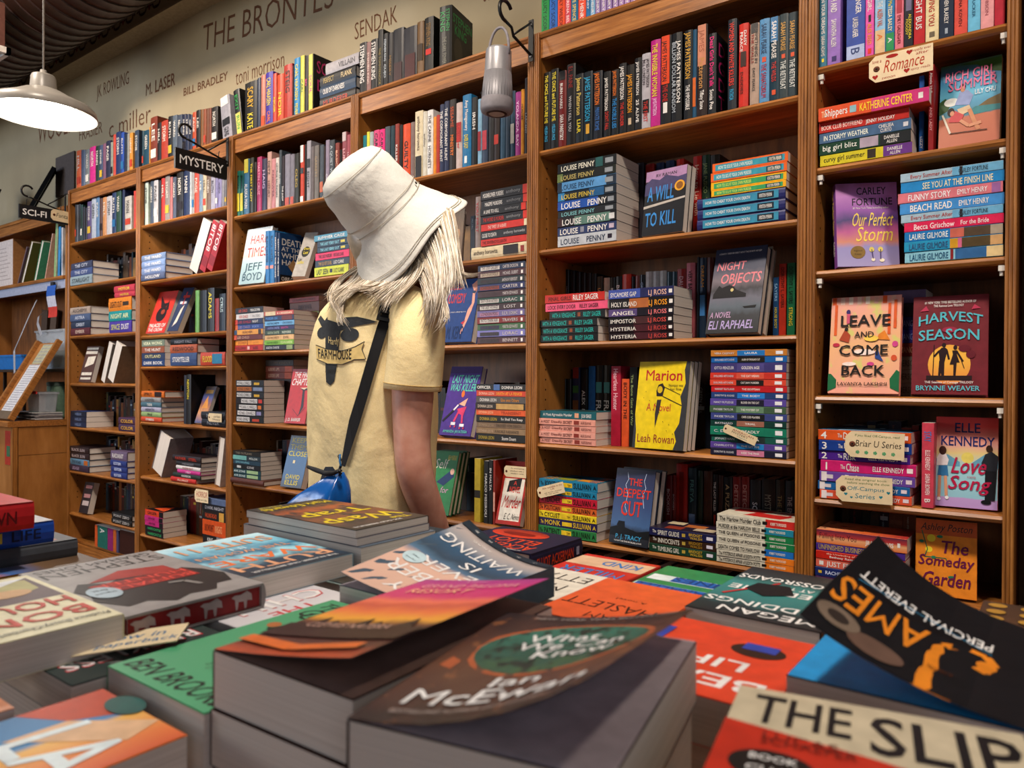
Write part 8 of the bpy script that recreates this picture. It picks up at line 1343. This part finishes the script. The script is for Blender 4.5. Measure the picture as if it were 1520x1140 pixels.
sheet('card', (.09, .365), (.26, .5), mat('#a8a48a', .7), 6, 'pale green and white cards above the price list')
# clutter on the counter behind it
def tubx(label, x0, x1, y0, y1, za, zb, col, cat='bin', al=1., lidc=None, name='plastic_bin'):
    r = empty(name, Matrix.Translation(((x0 + x1) / 2, (y0 + y1) / 2, za))); tag(r, label, cat); hx, hy, h = (x1 - x0) / 2, (y1 - y0) / 2, zb - za; m = col if not isinstance(col, str) else mat(col, .35)
    b = MB(); b.loft([[Vector((sx * hx * k, sy * hy * k, z)) for sx, sy in ((-1, -1), (1, -1), (1, 1), (-1, 1))] for z, k in ((0.0, .86), (h, 1.), (h, .97), (.004, .84))], m, smooth=False, caps=(True, True)); b.build('tray', r)
    b = MB(); b.box((-hx - .006, -hy - .006, h + .0002), (hx + .006, -hy + .004, h + .012), m); b.box((-hx - .006, hy - .004, h + .0002), (hx + .006, hy + .006, h + .012), m); b.box((-hx - .006, -hy + .004, h + .0002), (-hx + .004, hy - .004, h + .012), m); b.box((hx - .004, -hy + .004, h + .0002), (hx + .006, hy - .004, h + .012), m)
    if lidc: b.box((-hx, -hy, h + .0125), (hx, hy, h + .02), mat(lidc, .4))
    b.build('rim', r); return r
def clear():
    m, nt, bs = _nodes('clear_plastic'); bs.inputs['Base Color'].default_value = (.75, .8, .85, 1); bs.inputs['Roughness'].default_value = .2; bs.inputs['Transmission Weight'].default_value = .75; bs.inputs['IOR'].default_value = 1.2; return m
CLR = clear()
tubx('small clear plastic tub with a red clip on the counter', -4.38, -4.21, -.13, -.03, .85, .955, CLR, lidc=None)
o = MB(); o.box((-4.27, -.143, .955), (-4.22, -.1365, .972), mat('#b8342c', .5)); o = o.build('clip'); tag(o, 'red clip on the rim of the small clear tub', 'clip')
pp = MB()
for i in range(14): a = R.uniform(-.05, .05); pp.box((-4.55 + a, -.15 + R.uniform(-.02, .02), .8062 + i * .003), (-4.2 - abs(a) * .3, -.005, .8088 + i * .003), mat(R.choice(['#b8b4b4', '#9a9698', '#c8c4c2', '#6a686c']), .7))
tag(pp.build('paper_stack'), 'loose stack of white papers on the counter below the sloping board', 'papers', kind='stuff')
cn = empty('canister', Matrix.Translation((-4.44, .065, .8058))); tag(cn, 'pale green canister on the papers behind the sloping board', 'canister')
b = MB(); b.lathe([(0, 0), (.06, 0), (.062, .01), (.062, .19), (.058, .195)], (0, 0, 0), mat('#7f9a80', .5), 32); b.build('tin', cn)
b = MB(); b.lathe([(.064, .1952), (.064, .215), (.05, .22), (0, .22)], (0, 0, 0), mat('#5a6a5c', .5), 32); b.build('lid', cn)
rk = empty('wire_rack', Matrix.Translation((-4.72, .12, .8065))); tag(rk, 'dark rack at the back of the counter carrying bins and boards', 'rack')
b = MB(); b.box((-.75, -.12, .28), (.515, .13, .296), mat('#3a2c22', .6)); b.build('board', rk)
for x in (-.7, .49):
    for y in (-.02, .1): b = MB(); b.box((x, y, 0), (x + .018, y + .018, .2795), mat('#2a2420', .6)); b.build('leg', rk)
tubx('bright blue plastic tray on the rack', -5.3, -4.78, .0, .22, 1.103, 1.185, '#1f74b8')
tubx('clear plastic tub with a teal lining on the rack', -4.66, -4.215, .02, .22, 1.103, 1.33, CLR, lidc=None)
b = MB(); b.box((-.07, 0, .0), (.1, .12, .1), mat('#1a8a8c', .6)); o = b.build('folded_cloth'); o.location = (-4.4, .05, 1.115); tag(o, 'teal cloth folded inside the clear tub', 'cloth')
for i, (x, c, a) in enumerate(((-5.15, '#5a4638', 8), (-5.02, '#6a5444', 11))):
    o = MB(); o.box((0, 0, 0), (.09, .012, .33), mat(c, .6)); o = o.build('wooden_board'); o.location = (x, .225, 1.19); o.rotation_euler = (math.radians(0), math.radians(a), 0); tag(o, ('left' if i == 0 else 'right') + ' one of two brown boards leaning over the blue tray', 'board')
for i, pts in enumerate(([(-4.52, -.03, 1.52), (-4.58, -.05, 1.42), (-4.68, -.06, 1.3), (-4.8, -.05, 1.22), (-4.82, -.04, 1.08)], [(-4.4, -.03, 1.45), (-4.46, -.04, 1.42), (-4.5, -.03, 1.38), (-4.5, -.01, 1.31)])):
    b = MB(); r1, r2 = [], []
    q = [Vector(p) for p in pts]; sm_ = []
    for k in range(len(q) - 1): sm_ += [q[k].lerp(q[k + 1], t / 4) for t in range(4)]
    sm_.append(q[-1]); W2 = Vector((.014, 0, .006))
    b.loft([[p - W2, p + W2, p + W2 + Vector((0, .0012, 0)), p - W2 + Vector((0, .0012, 0))] for p in sm_], mat('#a8a8ae', .5), smooth=False, caps=(True, True)); tag(b.build('ribbon'), ('longer' if i == 0 else 'shorter') + ' pale ribbon dangling under the hutch shelf', 'ribbon', 'ribbons under the hutch shelf')
# pictures leaning on top of the hutch, and a board on the wall
def frame_(label, o_, ex, ey, w_, h_, t_=.025, col='#0f1218', pic='#5a4a54'):
    T = frame3(Vector(o_), ex, ey); r = empty('picture_frame', T); tag(r, label, 'picture frame'); f = .022
    b = MB()
    for a_, c_ in (((0, 0, 0), (w_, f, t_)), ((0, h_ - f, 0), (w_, h_, t_)), ((0, f, 0), (f, h_ - f, t_)), ((w_ - f, f, 0), (w_, h_ - f, t_))): b.box(a_, c_, mat(col, .35))
    b.build('moulding', r); b = MB(); b.box((f, f, .004), (w_ - f, h_ - f, .01), art(((0, '#8a8490'), (.2, pic), (.8, '#6a4a5a'), (1, '#9a94a0')), key='fp')); b.build('print', r)
frame_('black framed picture leaning on the hutch, cut by the left edge of the photo', (-5.72, .0, 2.0612), (1, .0, 0), (0, .1, .30), .26, .32)
frame_('black framed picture seen edge-on, leaning between hutch and wall', (-5.0, .05, 2.078), (-.93, .37, 0), (.17, .43, 1.), .14, .43)
b = MB(); b.box((-5.06, .288, 2.29), (-4.775, .2995, 2.56), mat('#5d5450', .8)); tag(b.build('wall_plaque'), 'plain grey panel on the wall left of the top row of books', 'panel')
# ---- last pieces on top of the cases
stack('beside the yellow spines atop the bookcase', 2.1408, .03, (300, 0, 3.8), 668, 868, 372, [(1.1, '#a8a4a8', [('VILLAIN', '#5a5a60', .4, .9)], {'xl': 700, 'xr': 885}), (1.1, '#1c1b1d', [('PERFECT', '#a8945a', .1, .4), ('FLANK', '#c8b48a', .6, .9)]), (1.1, '#2a4058', [('OUR OF DARKNESS', W_, .1, .7)]), (1.2, '#221d1e', [('MURDERER', '#b0402c', .1, .8)])], depth=.15, hard=True)
sidelean('pale grey paperback with a black gun, leaning on top under the duct', 2.1408, .03, (331, 199.5), 14, 146, -8, '#9a98a0', True, [(W_, .0, .2), ('#16161a', .5, .66), ('GUNS', '#3a3a40', .7, .9)])
sidelean('black paperback with green and yellow lettering, leaning beside the pale grey one', 2.1408, .03, (352, 194.5), 9, 134, -9, '#15171a', True, [('EXIT', '#2a9a4a', .1, .45), ('#c8c46a', .5, 1.), ('RUN', '#2a9a4a', .55, .85)])
tag(rest.build('book_backstock'), 'dim second rank of books behind the front rows and under the table stacks', 'shelved books', kind='stuff')
